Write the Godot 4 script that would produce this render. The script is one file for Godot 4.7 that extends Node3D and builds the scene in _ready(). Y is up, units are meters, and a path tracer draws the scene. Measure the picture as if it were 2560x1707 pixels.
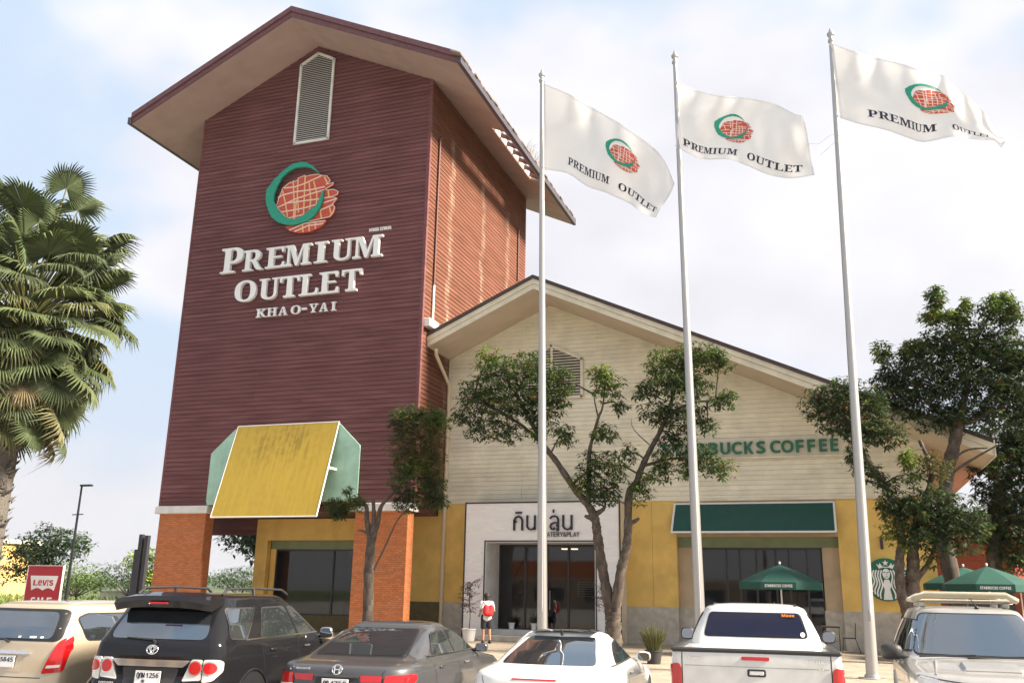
extends Node3D
# Outlet mall front with a brown clapboard tower, seen over a row of parked cars.
# World axes follow the building: +X along the shop fronts, -Z into the building; the car park is y = 0.

const K := 1.08125            # survey units -> metres for the buildings
const TZ := -31.30            # tower front wall
const TXR := -14.93           # tower right wall
const WZ := -34.14            # shop front wall
const PL := 0.15              # paving level (a kerb above the car park)
const EYE := Vector3(0, 1.88, 0)
const FPX := 2260.0

var cam_basis := Basis()
var M := {}                   # materials
var T := {}                   # textures
var rng := RandomNumberGenerator.new()
var taken := {}
var nz := FastNoiseLite.new()

# ------------------------------------------------------------------ mesh builder
class MB:
	var v := PackedVector3Array()
	var n := PackedVector3Array()
	var c := PackedColorArray()
	var u := PackedVector2Array()
	var col := Color(1, 1, 1)
	func tri(a: Vector3, b: Vector3, d: Vector3) -> void:
		var m := (d - a).cross(b - a)
		if m.length_squared() < 1e-16: return
		m = m.normalized()
		v.append(a); v.append(b); v.append(d)
		n.append(m); n.append(m); n.append(m)
		c.append(col); c.append(col); c.append(col)
		u.append(Vector2()); u.append(Vector2()); u.append(Vector2())
	func trin(a: Vector3, b: Vector3, d: Vector3, na: Vector3, nb: Vector3, nd: Vector3) -> void:
		var m := (d - a).cross(b - a)
		if m.length_squared() < 1e-16: return
		v.append(a); n.append(na)
		if m.dot(na + nb + nd) < 0.0:
			v.append(d); v.append(b); n.append(nd); n.append(nb)
		else:
			v.append(b); v.append(d); n.append(nb); n.append(nd)
		c.append(col); c.append(col); c.append(col)
		u.append(Vector2()); u.append(Vector2()); u.append(Vector2())
	func quad(a: Vector3, b: Vector3, d: Vector3, e: Vector3) -> void:
		tri(a, b, d); tri(a, d, e)
	func quadn(a: Vector3, b: Vector3, d: Vector3, e: Vector3, na: Vector3, nb: Vector3, nd: Vector3, ne: Vector3) -> void:
		trin(a, b, d, na, nb, nd); trin(a, d, e, na, nd, ne)
	func quaduv(a: Vector3, b: Vector3, d: Vector3, e: Vector3) -> void:
		quad(a, b, d, e)
		var k := u.size() - 6
		var q := [Vector2(0, 0), Vector2(1, 0), Vector2(1, 1), Vector2(0, 0), Vector2(1, 1), Vector2(0, 1)]
		for i in 6: u[k + i] = q[i]
	func hexa(p: Array) -> void:      # 8 corners: bottom 0-3 round, top 4-7 round
		var f := [[3, 2, 1, 0], [4, 5, 6, 7], [0, 1, 5, 4], [1, 2, 6, 5], [2, 3, 7, 6], [3, 0, 4, 7]]
		for q in f: quad(p[q[0]], p[q[1]], p[q[2]], p[q[3]])
	func box(a: Vector3, b: Vector3) -> void:     # two corners
		hexa([Vector3(a.x, a.y, a.z), Vector3(b.x, a.y, a.z), Vector3(b.x, a.y, b.z), Vector3(a.x, a.y, b.z),
			Vector3(a.x, b.y, a.z), Vector3(b.x, b.y, a.z), Vector3(b.x, b.y, b.z), Vector3(a.x, b.y, b.z)])
	func cbox(c0: Vector3, s: Vector3, bs := Basis()) -> void:
		var p := []
		for q in [[-1, -1, -1], [1, -1, -1], [1, -1, 1], [-1, -1, 1], [-1, 1, -1], [1, 1, -1], [1, 1, 1], [-1, 1, 1]]:
			p.append(c0 + bs * Vector3(q[0] * s.x, q[1] * s.y, q[2] * s.z) * 0.5)
		hexa(p)
	func rbox(c0: Vector3, s: Vector3, r: float, bs := Basis()) -> void:    # chamfered box
		var h := s * 0.5
		var idx := {}
		for sx in [-1, 1]:
			for sy in [-1, 1]:
				for sz in [-1, 1]:
					var o := Vector3(sx, sy, sz)
					for ax in 3:
						var q := Vector3(h.x - r, h.y - r, h.z - r)
						q[ax] = h[ax]
						idx[[sx, sy, sz, ax]] = c0 + bs * (q * o)
		for ax in 3:
			var b1 := (ax + 1) % 3
			var b2 := (ax + 2) % 3
			for s0 in [-1, 1]:
				var ring := []
				for q in [[-1, -1], [1, -1], [1, 1], [-1, 1]]:
					var k := [0, 0, 0]
					k[ax] = s0; k[b1] = q[0]; k[b2] = q[1]
					ring.append(idx[[k[0], k[1], k[2], ax]])
				if s0 > 0: ring.reverse()
				quad(ring[0], ring[1], ring[2], ring[3])
			for s1 in [-1, 1]:
				for s2 in [-1, 1]:
					var ka := [0, 0, 0]; var kb := [0, 0, 0]
					ka[b1] = s1; ka[b2] = s2; ka[ax] = -1
					kb[b1] = s1; kb[b2] = s2; kb[ax] = 1
					quad(idx[[ka[0], ka[1], ka[2], b1]], idx[[kb[0], kb[1], kb[2], b1]], idx[[kb[0], kb[1], kb[2], b2]], idx[[ka[0], ka[1], ka[2], b2]])
		for sx in [-1, 1]:
			for sy in [-1, 1]:
				for sz in [-1, 1]:
					tri(idx[[sx, sy, sz, 0]], idx[[sx, sy, sz, 1]], idx[[sx, sy, sz, 2]])
	var bark := false
	func tube(p: Array, r: Array, sides := 8, cap := true) -> void:
		var m := p.size()
		var rings := []
		var nr := []
		var up := Vector3.UP
		for i in m:
			var d: Vector3 = (p[min(i + 1, m - 1)] - p[max(i - 1, 0)])
			if d.length() < 1e-7: d = Vector3.UP
			d = d.normalized()
			if i == 0:
				up = Vector3.RIGHT if absf(d.dot(Vector3.UP)) > 0.9 else Vector3.UP
			var s := up.cross(d).normalized()
			up = d.cross(s).normalized()
			var rr := PackedVector3Array(); var nn := PackedVector3Array()
			var rad: float = r[min(i, r.size() - 1)]
			for k in sides + 1:
				var a := TAU * k / sides
				var o := s * cos(a) + up * sin(a)
				rr.append(p[i] + o * rad); nn.append(o)
			rings.append(rr); nr.append(nn)
		for i in m - 1:
			for k in sides:
				if bark:      # random flakes of pale and dark bark, the same mix all over
					var flake := (i * 73 + k * 151 + int(absf(p[0].x) * 40.0)) % 7
					col = [Color(.13, .10, .08), Color(.105, .082, .067), Color(.15, .12, .098), Color(.085, .067, .056), Color(.125, .10, .085), Color(.17, .145, .12), Color(.11, .085, .07)][flake]
				quadn(rings[i][k], rings[i][k + 1], rings[i + 1][k + 1], rings[i + 1][k], nr[i][k], nr[i][k + 1], nr[i + 1][k + 1], nr[i + 1][k])
		if cap:
			for k in sides:
				tri(p[0], rings[0][k + 1], rings[0][k]); tri(p[m - 1], rings[m - 1][k], rings[m - 1][k + 1])
	func lathe(o: Vector3, prof: Array, sides := 16, bs := Basis()) -> void:    # prof: Vector2(radius, height) along local y
		for i in prof.size() - 1:
			var a: Vector2 = prof[i]; var b: Vector2 = prof[i + 1]
			var t := (b - a)
			if t.length() < 1e-7: continue
			var nn := Vector2(t.y, -t.x).normalized()
			for k in sides:
				var a0 := TAU * k / sides; var a1 := TAU * (k + 1) / sides
				var d0 := Vector3(cos(a0), 0, sin(a0)); var d1 := Vector3(cos(a1), 0, sin(a1))
				var n0 := bs * (d0 * nn.x + Vector3.UP * nn.y); var n1 := bs * (d1 * nn.x + Vector3.UP * nn.y)
				quadn(o + bs * (d0 * a.x + Vector3.UP * a.y), o + bs * (d1 * a.x + Vector3.UP * a.y), o + bs * (d1 * b.x + Vector3.UP * b.y), o + bs * (d0 * b.x + Vector3.UP * b.y), n0, n1, n1, n0)
	func ball(o: Vector3, r: Vector3, a := 10, b := 7) -> void:
		for i in b:
			for k in a:
				var q := []
				for e in [[i, k], [i, k + 1], [i + 1, k + 1], [i + 1, k]]:
					var t: float = PI * e[0] / b; var f: float = TAU * e[1] / a
					q.append(Vector3(sin(t) * cos(f), cos(t), sin(t) * sin(f)))
				quadn(o + q[0] * r, o + q[1] * r, o + q[2] * r, o + q[3] * r, (q[0] / r).normalized(), (q[1] / r).normalized(), (q[2] / r).normalized(), (q[3] / r).normalized())
	func extrude(poly: PackedVector2Array, x: Transform3D, d: float) -> void:    # poly in local xy, from z = 0 to z = d
		var ix := Geometry2D.triangulate_polygon(poly)
		for i in range(0, ix.size(), 3):
			var a := poly[ix[i]]; var b := poly[ix[i + 1]]; var e := poly[ix[i + 2]]
			var nf := x.basis.z.normalized()
			trin(x * Vector3(a.x, a.y, d), x * Vector3(b.x, b.y, d), x * Vector3(e.x, e.y, d), nf, nf, nf)
			trin(x * Vector3(a.x, a.y, 0), x * Vector3(b.x, b.y, 0), x * Vector3(e.x, e.y, 0), -nf, -nf, -nf)
		for i in poly.size():
			var a := poly[i]; var b := poly[(i + 1) % poly.size()]
			quad(x * Vector3(a.x, a.y, 0), x * Vector3(b.x, b.y, 0), x * Vector3(b.x, b.y, d), x * Vector3(a.x, a.y, d))
	func ribbon(p: Array, w: float, x: Transform3D, d: float) -> void:     # flat stroke in local xy
		for i in p.size() - 1:
			var a: Vector2 = p[i]; var b: Vector2 = p[i + 1]
			var t := (b - a).normalized() * w * 0.5
			var s := Vector2(-t.y, t.x)
			extrude(PackedVector2Array([a - t * 0.6 - s, b + t * 0.6 - s, b + t * 0.6 + s, a - t * 0.6 + s]), x, d + i * 0.0007)
	func add(o: MB, x: Transform3D) -> void:
		for i in o.v.size():
			v.append(x * o.v[i]); n.append((x.basis * o.n[i]).normalized()); c.append(o.c[i]); u.append(o.u[i])
	func mesh(m: Material) -> ArrayMesh:
		var a := []
		a.resize(Mesh.ARRAY_MAX)
		a[Mesh.ARRAY_VERTEX] = v; a[Mesh.ARRAY_NORMAL] = n; a[Mesh.ARRAY_COLOR] = c; a[Mesh.ARRAY_TEX_UV] = u
		var am := ArrayMesh.new()
		am.add_surface_from_arrays(Mesh.PRIMITIVE_TRIANGLES, a)
		am.surface_set_material(0, m)
		return am

# ------------------------------------------------------------------ nodes
func numbered(s: String) -> String:
	if not taken.has(s):
		taken[s] = 0
		return s
	taken[s] += 1
	return "%s_%03d" % [s, taken[s]]

func thing(called: String, label: String, category: String, at := Vector3.ZERO, group := "") -> Node3D:
	var o := Node3D.new()
	o.name = numbered(called)
	add_child(o)
	o.position = at
	o.set_meta("label", label); o.set_meta("category", category)
	if group != "": o.set_meta("group", group)
	return o

func gpos(o: Node) -> Vector3:
	var p := Vector3.ZERO
	while o is Node3D and o != self:
		p += (o as Node3D).position
		o = o.get_parent()
	return p

func inst(parent: Node, called: String, me: Mesh) -> MeshInstance3D:
	var i := MeshInstance3D.new()
	i.name = called
	i.mesh = me
	i.cast_shadow = GeometryInstance3D.SHADOW_CASTING_SETTING_ON
	parent.add_child(i, true)
	return i

func part(parent: Node, called: String, mb: MB, m: Material) -> MeshInstance3D:     # local coordinates
	return inst(parent, called, mb.mesh(m))

func wpart(parent: Node, called: String, mb: MB, m: Material) -> MeshInstance3D:    # world coordinates
	var i := inst(parent, called, mb.mesh(m))
	i.position = -gpos(parent)
	return i

func structure(called: String, mb: MB, m: Material) -> MeshInstance3D:
	var i := inst(self, called, mb.mesh(m))
	i.set_meta("kind", "structure")
	return i

func stuff(i: Node) -> Node:
	i.set_meta("kind", "stuff")
	return i

# ------------------------------------------------------------------ survey: pixel (of 2560 x 1707) -> point on a plane
func ray(x: float, y: float) -> Vector3:
	return cam_basis * Vector3((x - 1280.0) / FPX, -(y - 853.5) / FPX, -1.0)
func pz(x: float, y: float, z: float) -> Vector3:
	var d := ray(x, y)
	return EYE + d * (z / d.z)
func b(x: float, y: float, z: float) -> Vector3:     # survey units of the building -> metres
	return Vector3(x * K, PL + y * K, z * K)
func pairs(a: Array) -> PackedVector2Array:
	var r := PackedVector2Array()
	for i in range(0, a.size(), 2): r.append(Vector2(a[i], a[i + 1]))
	return r

# ------------------------------------------------------------------ materials
func lin(r: float, g: float, bl: float) -> Color:
	return Color(r, g, bl).linear_to_srgb()

func noise_image(sz: int, freq: float, octaves: int, lo: float, hi: float, seed_: int, stretch := 1.0) -> Image:
	var f := FastNoiseLite.new()
	f.seed = seed_; f.frequency = freq; f.fractal_octaves = octaves
	f.noise_type = FastNoiseLite.TYPE_SIMPLEX_SMOOTH
	var im := Image.create(sz, sz, false, Image.FORMAT_RGB8)
	for y in sz:
		for x in sz:
			# blend over the edges so that the tile has no seam
			var fx := float(x) / sz; var fy := float(y) / sz
			var xs := x * stretch; var ss := sz * stretch
			var a := f.get_noise_2d(xs, y) * (1 - fx) * (1 - fy) + f.get_noise_2d(xs - ss, y) * fx * (1 - fy) + f.get_noise_2d(xs, y - sz) * (1 - fx) * fy + f.get_noise_2d(xs - ss, y - sz) * fx * fy
			var t := clampf(lerpf(lo, hi, a * 0.9 + 0.5), 0.0, 1.0)
			im.set_pixel(x, y, Color(t, t, t))
	return im

func tex(im: Image) -> ImageTexture:
	im.generate_mipmaps()
	return ImageTexture.create_from_image(im)

func mat(col: Color, rough := 0.7, o := {}) -> StandardMaterial3D:
	var m := StandardMaterial3D.new()
	m.albedo_color = col
	m.roughness = rough
	m.cull_mode = BaseMaterial3D.CULL_DISABLED
	m.metallic = o.get("metal", 0.0)
	if o.has("spec"): m.metallic_specular = o.spec
	if o.get("vc", false): m.vertex_color_use_as_albedo = true
	if o.has("tex"):
		m.albedo_texture = T[o.tex]
		if not o.get("uv", false):
			m.uv1_triplanar = true; m.uv1_world_triplanar = true
			m.uv1_scale = Vector3.ONE * float(o.get("scale", 0.5))
	if o.has("nrm"):
		m.normal_enabled = true
		m.normal_texture = T[o.nrm]; m.normal_scale = o.get("nstr", 0.4)
		if not o.has("tex"):
			m.uv1_triplanar = true; m.uv1_world_triplanar = true
			m.uv1_scale = Vector3.ONE * float(o.get("scale", 0.5))
	if o.has("rtex"):
		m.roughness_texture = T[o.rtex]
	if o.has("clear"):
		m.clearcoat_enabled = true; m.clearcoat = o.clear; m.clearcoat_roughness = o.get("crough", 0.04)
	if o.has("alpha"):
		m.transparency = BaseMaterial3D.TRANSPARENCY_ALPHA
		m.albedo_color.a = o.alpha
	if o.has("back"):
		m.backlight_enabled = true; m.backlight = o.back
	if o.has("glow"):
		m.emission_enabled = true; m.emission = col; m.emission_energy_multiplier = o.glow
	return m

func make_materials() -> void:
	T.mottle = tex(noise_image(256, 0.02, 4, 0.80, 1.0, 3))
	T.soft = tex(noise_image(256, 0.012, 3, 0.88, 1.0, 5))
	T.grime = tex(noise_image(256, 0.03, 5, 0.62, 1.08, 8))
	T.grain = tex(noise_image(256, 0.05, 4, 0.78, 1.0, 12, 0.08))
	T.rough = tex(noise_image(256, 0.02, 4, 0.35, 0.9, 19))
	var h := noise_image(256, 0.09, 4, 0.2, 0.8, 21)
	h.bump_map_to_normal_map(3.0); T.fine_n = tex(h)
	var h2 := noise_image(256, 0.035, 4, 0.2, 0.8, 23)
	h2.bump_map_to_normal_map(5.0); T.coarse_n = tex(h2)
	M.bounce_concrete = mat(lin(.42, .41, .39), .92, {tex = "grime", scale = .35, nrm = "fine_n", nstr = .5})  # car park concrete, made extra pale to bounce light onto the fronts
	M.paving = mat(lin(.40, .335, .26), .85, {tex = "mottle", scale = .22, nrm = "fine_n", nstr = .3})
	M.concrete = mat(lin(.36, .35, .33), .85, {tex = "mottle", scale = .4, nrm = "fine_n", nstr = .4})
	M.grass = mat(lin(.085, .13, .03), .95, {tex = "grime", scale = .3, nrm = "coarse_n", nstr = .8})
	M.hill = mat(lin(.06, .09, .05), .95, {tex = "grime", scale = .02})
	M.brown = []
	for t in [1.0, 0.93, 1.07, 0.97]:
		M.brown.append(mat(lin(.218 * t, .100 * t, .104 * t), .7, {spec = .15, tex = "grain", scale = .35, nrm = "fine_n", nstr = .15}))
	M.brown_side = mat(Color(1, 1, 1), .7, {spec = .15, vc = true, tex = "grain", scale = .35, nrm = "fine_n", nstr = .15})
	M.brown_trim = mat(lin(.15, .055, .045), .55, {tex = "mottle", scale = .5})
	M.soffit = mat(lin(.46, .34, .31), .8, {tex = "soft", scale = .25})
	M.fascia = mat(lin(.17, .07, .08), .6, {tex = "mottle", scale = .5})
	M.rooftile = mat(lin(.09, .05, .05), .8, {tex = "grime", scale = .6})
	M.tile_pale = mat(lin(.34, .29, .25), .9, {tex = "grime", scale = 1.5, nrm = "coarse_n", nstr = .6})
	M.gutter = mat(lin(.06, .055, .075), .5)
	M.cream = []
	for t in [1.0, 0.965, 1.025]:
		M.cream.append(mat(lin(.84 * t, .785 * t, .62 * t), .7, {tex = "soft", scale = .3, nrm = "fine_n", nstr = .12}))
	M.cream_trim = mat(lin(.76, .70, .56), .6, {tex = "soft", scale = .4})
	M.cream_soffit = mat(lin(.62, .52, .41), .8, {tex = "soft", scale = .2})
	M.wood_soffit = mat(lin(.50, .27, .16), .75, {tex = "soft", scale = .3})
	M.darkroof = mat(lin(.07, .045, .045), .7, {tex = "mottle", scale = .4})
	M.white = mat(lin(.78, .77, .75), .55, {tex = "soft", scale = .5})
	M.whitebrick = mat(Color(1, 1, 1), .6, {vc = true})
	M.brick = mat(Color(1, 1, 1), .85, {vc = true, tex = "mottle", scale = 2.0, nrm = "fine_n", nstr = .35})
	M.mortar = mat(lin(.30, .14, .09), .95, {tex = "mottle", scale = 1.0})
	M.mortar_white = mat(lin(.76, .76, .76), .9)
	M.yellow = mat(lin(.84, .56, .16), .8, {tex = "soft", scale = .35, nrm = "fine_n", nstr = .15})
	M.greywall = mat(lin(.60, .56, .48), .85, {tex = "mottle", scale = .5, nrm = "fine_n", nstr = .3})
	M.olivewall = mat(lin(.16, .13, .055), .85, {tex = "mottle", scale = .5})
	M.beige = mat(lin(.55, .43, .29), .8, {tex = "soft", scale = .35})
	M.sage = mat(lin(.22, .27, .15), .7, {tex = "soft", scale = .4})
	M.darkframe = mat(lin(.02, .018, .022), .4)
	M.inside = mat(lin(.10, .075, .06), .9, {tex = "mottle", scale = .4})
	M.inside_floor = mat(lin(.16, .12, .09), .5, {tex = "mottle", scale = .4})
	M.glass = mat(lin(.012, .013, .015), .03, {alpha = .5, spec = .5})
	M.mint = mat(lin(.42, .68, .55), .6, {tex = "soft", scale = .4})
	M.awn_green = mat(lin(.010, .080, .062), .75, {tex = "soft", scale = .6, nrm = "fine_n", nstr = .2})
	M.sign_green = mat(lin(.008, .13, .07), .45)
	M.sign_white = mat(lin(.80, .80, .80), .4)
	M.sign_black = mat(lin(.015, .015, .03), .4)
	M.teal = mat(lin(.01, .33, .22), .5, {tex = "soft", scale = 2.0})
	M.plaid = mat(lin(.60, .085, .045), .5, {tex = "soft", scale = 2.0})
	M.pink = mat(lin(.80, .58, .50), .5)
	M.sand = mat(lin(.72, .46, .20), .5)
	M.steel = mat(lin(.42, .415, .41), .45, {metal = .75})
	M.chrome = mat(lin(.78, .78, .78), .12, {metal = 1.0})
	M.cloth = mat(lin(.80, .80, .81), .9, {back = lin(.45, .45, .45), nrm = "fine_n", scale = 1.5, nstr = .15})
	M.hem = mat(lin(.70, .70, .72), .9, {back = lin(.3, .3, .3)})
	M.flag_ink = mat(lin(.02, .02, .05), .8)
	M.pvc = mat(lin(.66, .55, .40), .5)
	M.bark = mat(Color(1, 1, 1), .95, {vc = true, tex = "grime", scale = 3.0, nrm = "coarse_n", nstr = 1.0})
	M.palmbark = mat(lin(.15, .135, .12), .95, {tex = "grime", scale = 2.0, nrm = "coarse_n", nstr = 1.0})
	M.leaf = mat(Color(1, 1, 1), .6, {spec = .3, vc = true, back = lin(.55, .60, .30)})
	M.farleaf = mat(Color(1, 1, 1), .7, {vc = true, back = lin(.2, .25, .1)})
	M.palmleaf = mat(Color(1, 1, 1), .75, {spec = .25, vc = true, back = lin(.22, .25, .10)})
	M.black = mat(lin(.012, .012, .014), .5)
	M.rubber = mat(lin(.02, .02, .02), .85)
	M.plastic = mat(lin(.022, .022, .024), .55)
	M.potblack = mat(lin(.03, .03, .03), .6)
	M.redsign = mat(lin(.42, .02, .035), .5)
	M.skin = mat(lin(.42, .22, .14), .6)
	M.metal_dark = mat(lin(.04, .04, .05), .45, {metal = .3})

# ------------------------------------------------------------------ stage: camera, sky, sun
func stage() -> void:
	var cam := Camera3D.new()
	cam.name = "camera"
	add_child(cam)
	cam.rotation_order = EULER_ORDER_YXZ
	cam.rotation_degrees = Vector3(15.465, 19.51, 1.055)
	cam_basis = cam.basis
	cam.position = EYE
	cam.fov = rad_to_deg(2.0 * atan(853.5 / FPX))
	cam.near = 0.1; cam.far = 3000.0
	cam.current = true
	var sun := DirectionalLight3D.new()
	sun.name = "sun"
	add_child(sun)
	var to_sun := Vector3(0.80, 0.60, -0.02).normalized()
	sun.basis = Basis.looking_at(-to_sun, Vector3.UP)
	sun.light_energy = 1.05
	sun.light_color = Color(1.0, 0.945, 0.86)
	sun.light_angular_distance = 11.0
	sun.shadow_enabled = true
	var env := Environment.new()
	env.background_mode = Environment.BG_SKY
	var sky := Sky.new()
	var pm := PanoramaSkyMaterial.new()
	pm.panorama = sky_image()
	pm.energy_multiplier = 1.0
	sky.sky_material = pm
	env.sky = sky
	env.background_energy_multiplier = 1.0
	env.tonemap_mode = Environment.TONE_MAPPER_LINEAR
	env.tonemap_exposure = 4.7
	env.sdfgi_enabled = true; env.ssao_enabled = true; env.ssil_enabled = true
	env.fog_enabled = true
	env.fog_density = 0.00008
	env.fog_light_color = Color(.86, .87, .89)
	var we := WorldEnvironment.new()
	we.name = "environment"
	we.environment = env
	add_child(we)

func sky_image() -> ImageTexture:
	var w := 1024; var h := 512
	var im := Image.create(w, h, false, Image.FORMAT_RGBF)
	var f := FastNoiseLite.new()
	f.seed = 212; f.frequency = 1.1; f.fractal_octaves = 5; f.noise_type = FastNoiseLite.TYPE_SIMPLEX_SMOOTH
	var g := FastNoiseLite.new()
	g.seed = 7; g.frequency = 0.9; g.fractal_octaves = 2; g.noise_type = FastNoiseLite.TYPE_SIMPLEX_SMOOTH
	for j in h:
		var el := (0.5 - (j + 0.5) / h) * PI
		for i in w:
			var az := (i + 0.5) / w * TAU
			var d := Vector3(sin(az) * cos(el), sin(el), -cos(az) * cos(el))
			# thin high cloud with pale blue gaps, hazy towards the horizon
			var q := Vector3(d.x, d.y * 1.7, d.z) * 1.6
			var cover := f.get_noise_3dv(q * 1.3) * 0.75 + g.get_noise_3dv(q * 0.55 + Vector3(3, 1, 2)) * 0.35 + 0.30 * d.x
			var cloud := smoothstep(-0.34, 0.01, cover)
			var blue := Color(0.142, 0.172, 0.212)
			var white := Color(0.213, 0.212, 0.226) * (0.95 + 0.18 * f.get_noise_3dv(q * 2.0 + Vector3(9, 0, 0)))
			var c := blue.lerp(white, cloud)
			var haze := exp(-maxf(d.y, 0.0) * 8.0)
			c = c.lerp(Color(0.172, 0.171, 0.175), haze)
			if d.y < 0.0: c = Color(0.149, 0.141, 0.127).lerp(Color(0.172, 0.171, 0.175), exp(d.y * 40.0))
			im.set_pixel(i, j, c)
	return ImageTexture.create_from_image(im)

# ------------------------------------------------------------------ ground
func ground() -> void:
	var g := MB.new()
	g.quad(Vector3(-900, -0.012, 500), Vector3(900, -0.012, 500), Vector3(900, -0.012, -900), Vector3(-900, -0.012, -900))
	structure("ground", g, M.grass)
	var a := MB.new()
	a.quad(Vector3(-70, 0, 60), Vector3(70, 0, 60), Vector3(70, 0, -16.6), Vector3(-70, 0, -16.6))
	a.quad(Vector3(-70, 0, -16.6), Vector3(-28, 0, -16.6), Vector3(-28, 0, -30), Vector3(-70, 0, -30))
	structure("car_park", a, M.bounce_concrete)
	var p := MB.new()
	p.box(Vector3(-27.9, -0.01, -70), Vector3(60, PL, -16.95))
	structure("paving", p, M.paving)
	var k := MB.new()
	for i in 88:
		k.rbox(Vector3(-27.5 + i, 0.0705, -16.79), Vector3(0.992, 0.165, 0.3), 0.015)
	structure("kerb", k, M.concrete)
	for i in 9:
		var l := MB.new()
		var x := -12.35 + i * 2.52 - 2.52
		l.quad(Vector3(x - .05, .005, -10.2), Vector3(x + .05, .005, -10.2), Vector3(x + .05, .005, -16.2), Vector3(x - .05, .005, -16.2))
		structure(numbered("bay_line"), l, M.white)

# lapped boards: x0/x1 at the lower edge, x0t/x1t at the upper edge, facing +Z from plane z
func board(x0: float, x1: float, x0t: float, x1t: float, h: float, proud := 0.044, fill := 0.91) -> MB:
	var m := MB.new()
	var t := h * fill      # an open shadow groove above every board
	m.hexa([Vector3(x0, 0, 0), Vector3(x1, 0, 0), Vector3(x1, 0, proud), Vector3(x0, 0, proud),
		Vector3(x0t, t, 0), Vector3(x1t, t, 0), Vector3(x1t, t, proud * .55), Vector3(x0t, t, proud * .55)])
	return m

func bricks(m: MB, o: Vector3, ux: Vector3, nn: Vector3, w: float, h: float, base: Color, vary: float, bw := 0.215, bh := 0.065, proud := 0.009) -> void:
	var rows := int(h / (bh + 0.01))
	var rh := h / rows
	for r in rows:
		var x := -bw * 0.5 if r % 2 == 1 else 0.0
		while x < w - 0.005:
			var a := maxf(x, 0.0) + 0.004
			var e := minf(x + bw, w) - 0.004
			x += bw + 0.002
			if e - a < 0.02: continue
			var t := 1.0 + rng.randf_range(-vary, vary)
			m.col = Color(base.r * t, base.g * t * rng.randf_range(.94, 1.05), base.b * t)
			var pr := proud + rng.randf_range(-.002, .002)
			var y0 := r * rh + 0.005; var y1 := (r + 1) * rh - 0.005
			var q := [o + ux * a + Vector3.UP * y0, o + ux * e + Vector3.UP * y0, o + ux * e + Vector3.UP * y1, o + ux * a + Vector3.UP * y1]
			var f := []
			for z in q: f.append(z + nn * pr)
			m.quad(f[3], f[2], f[1], f[0])
			for i in 4: m.quad(q[i], q[(i + 1) % 4], f[(i + 1) % 4], f[i])
	m.col = Color(1, 1, 1)

func slab(m: MB, x0: float, x1: float, z0: float, z1: float, lo: Callable, hi: Callable) -> void:
	m.hexa([Vector3(x0, lo.call(x0), z0), Vector3(x1, lo.call(x1), z0), Vector3(x1, lo.call(x1), z1), Vector3(x0, lo.call(x0), z1),
		Vector3(x0, hi.call(x0), z0), Vector3(x1, hi.call(x1), z0), Vector3(x1, hi.call(x1), z1), Vector3(x0, hi.call(x0), z1)])

func wx(x: float, y: float, plane: float) -> Vector3:
	var d := ray(x, y)
	return EYE + d * (plane / d.x)

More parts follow.
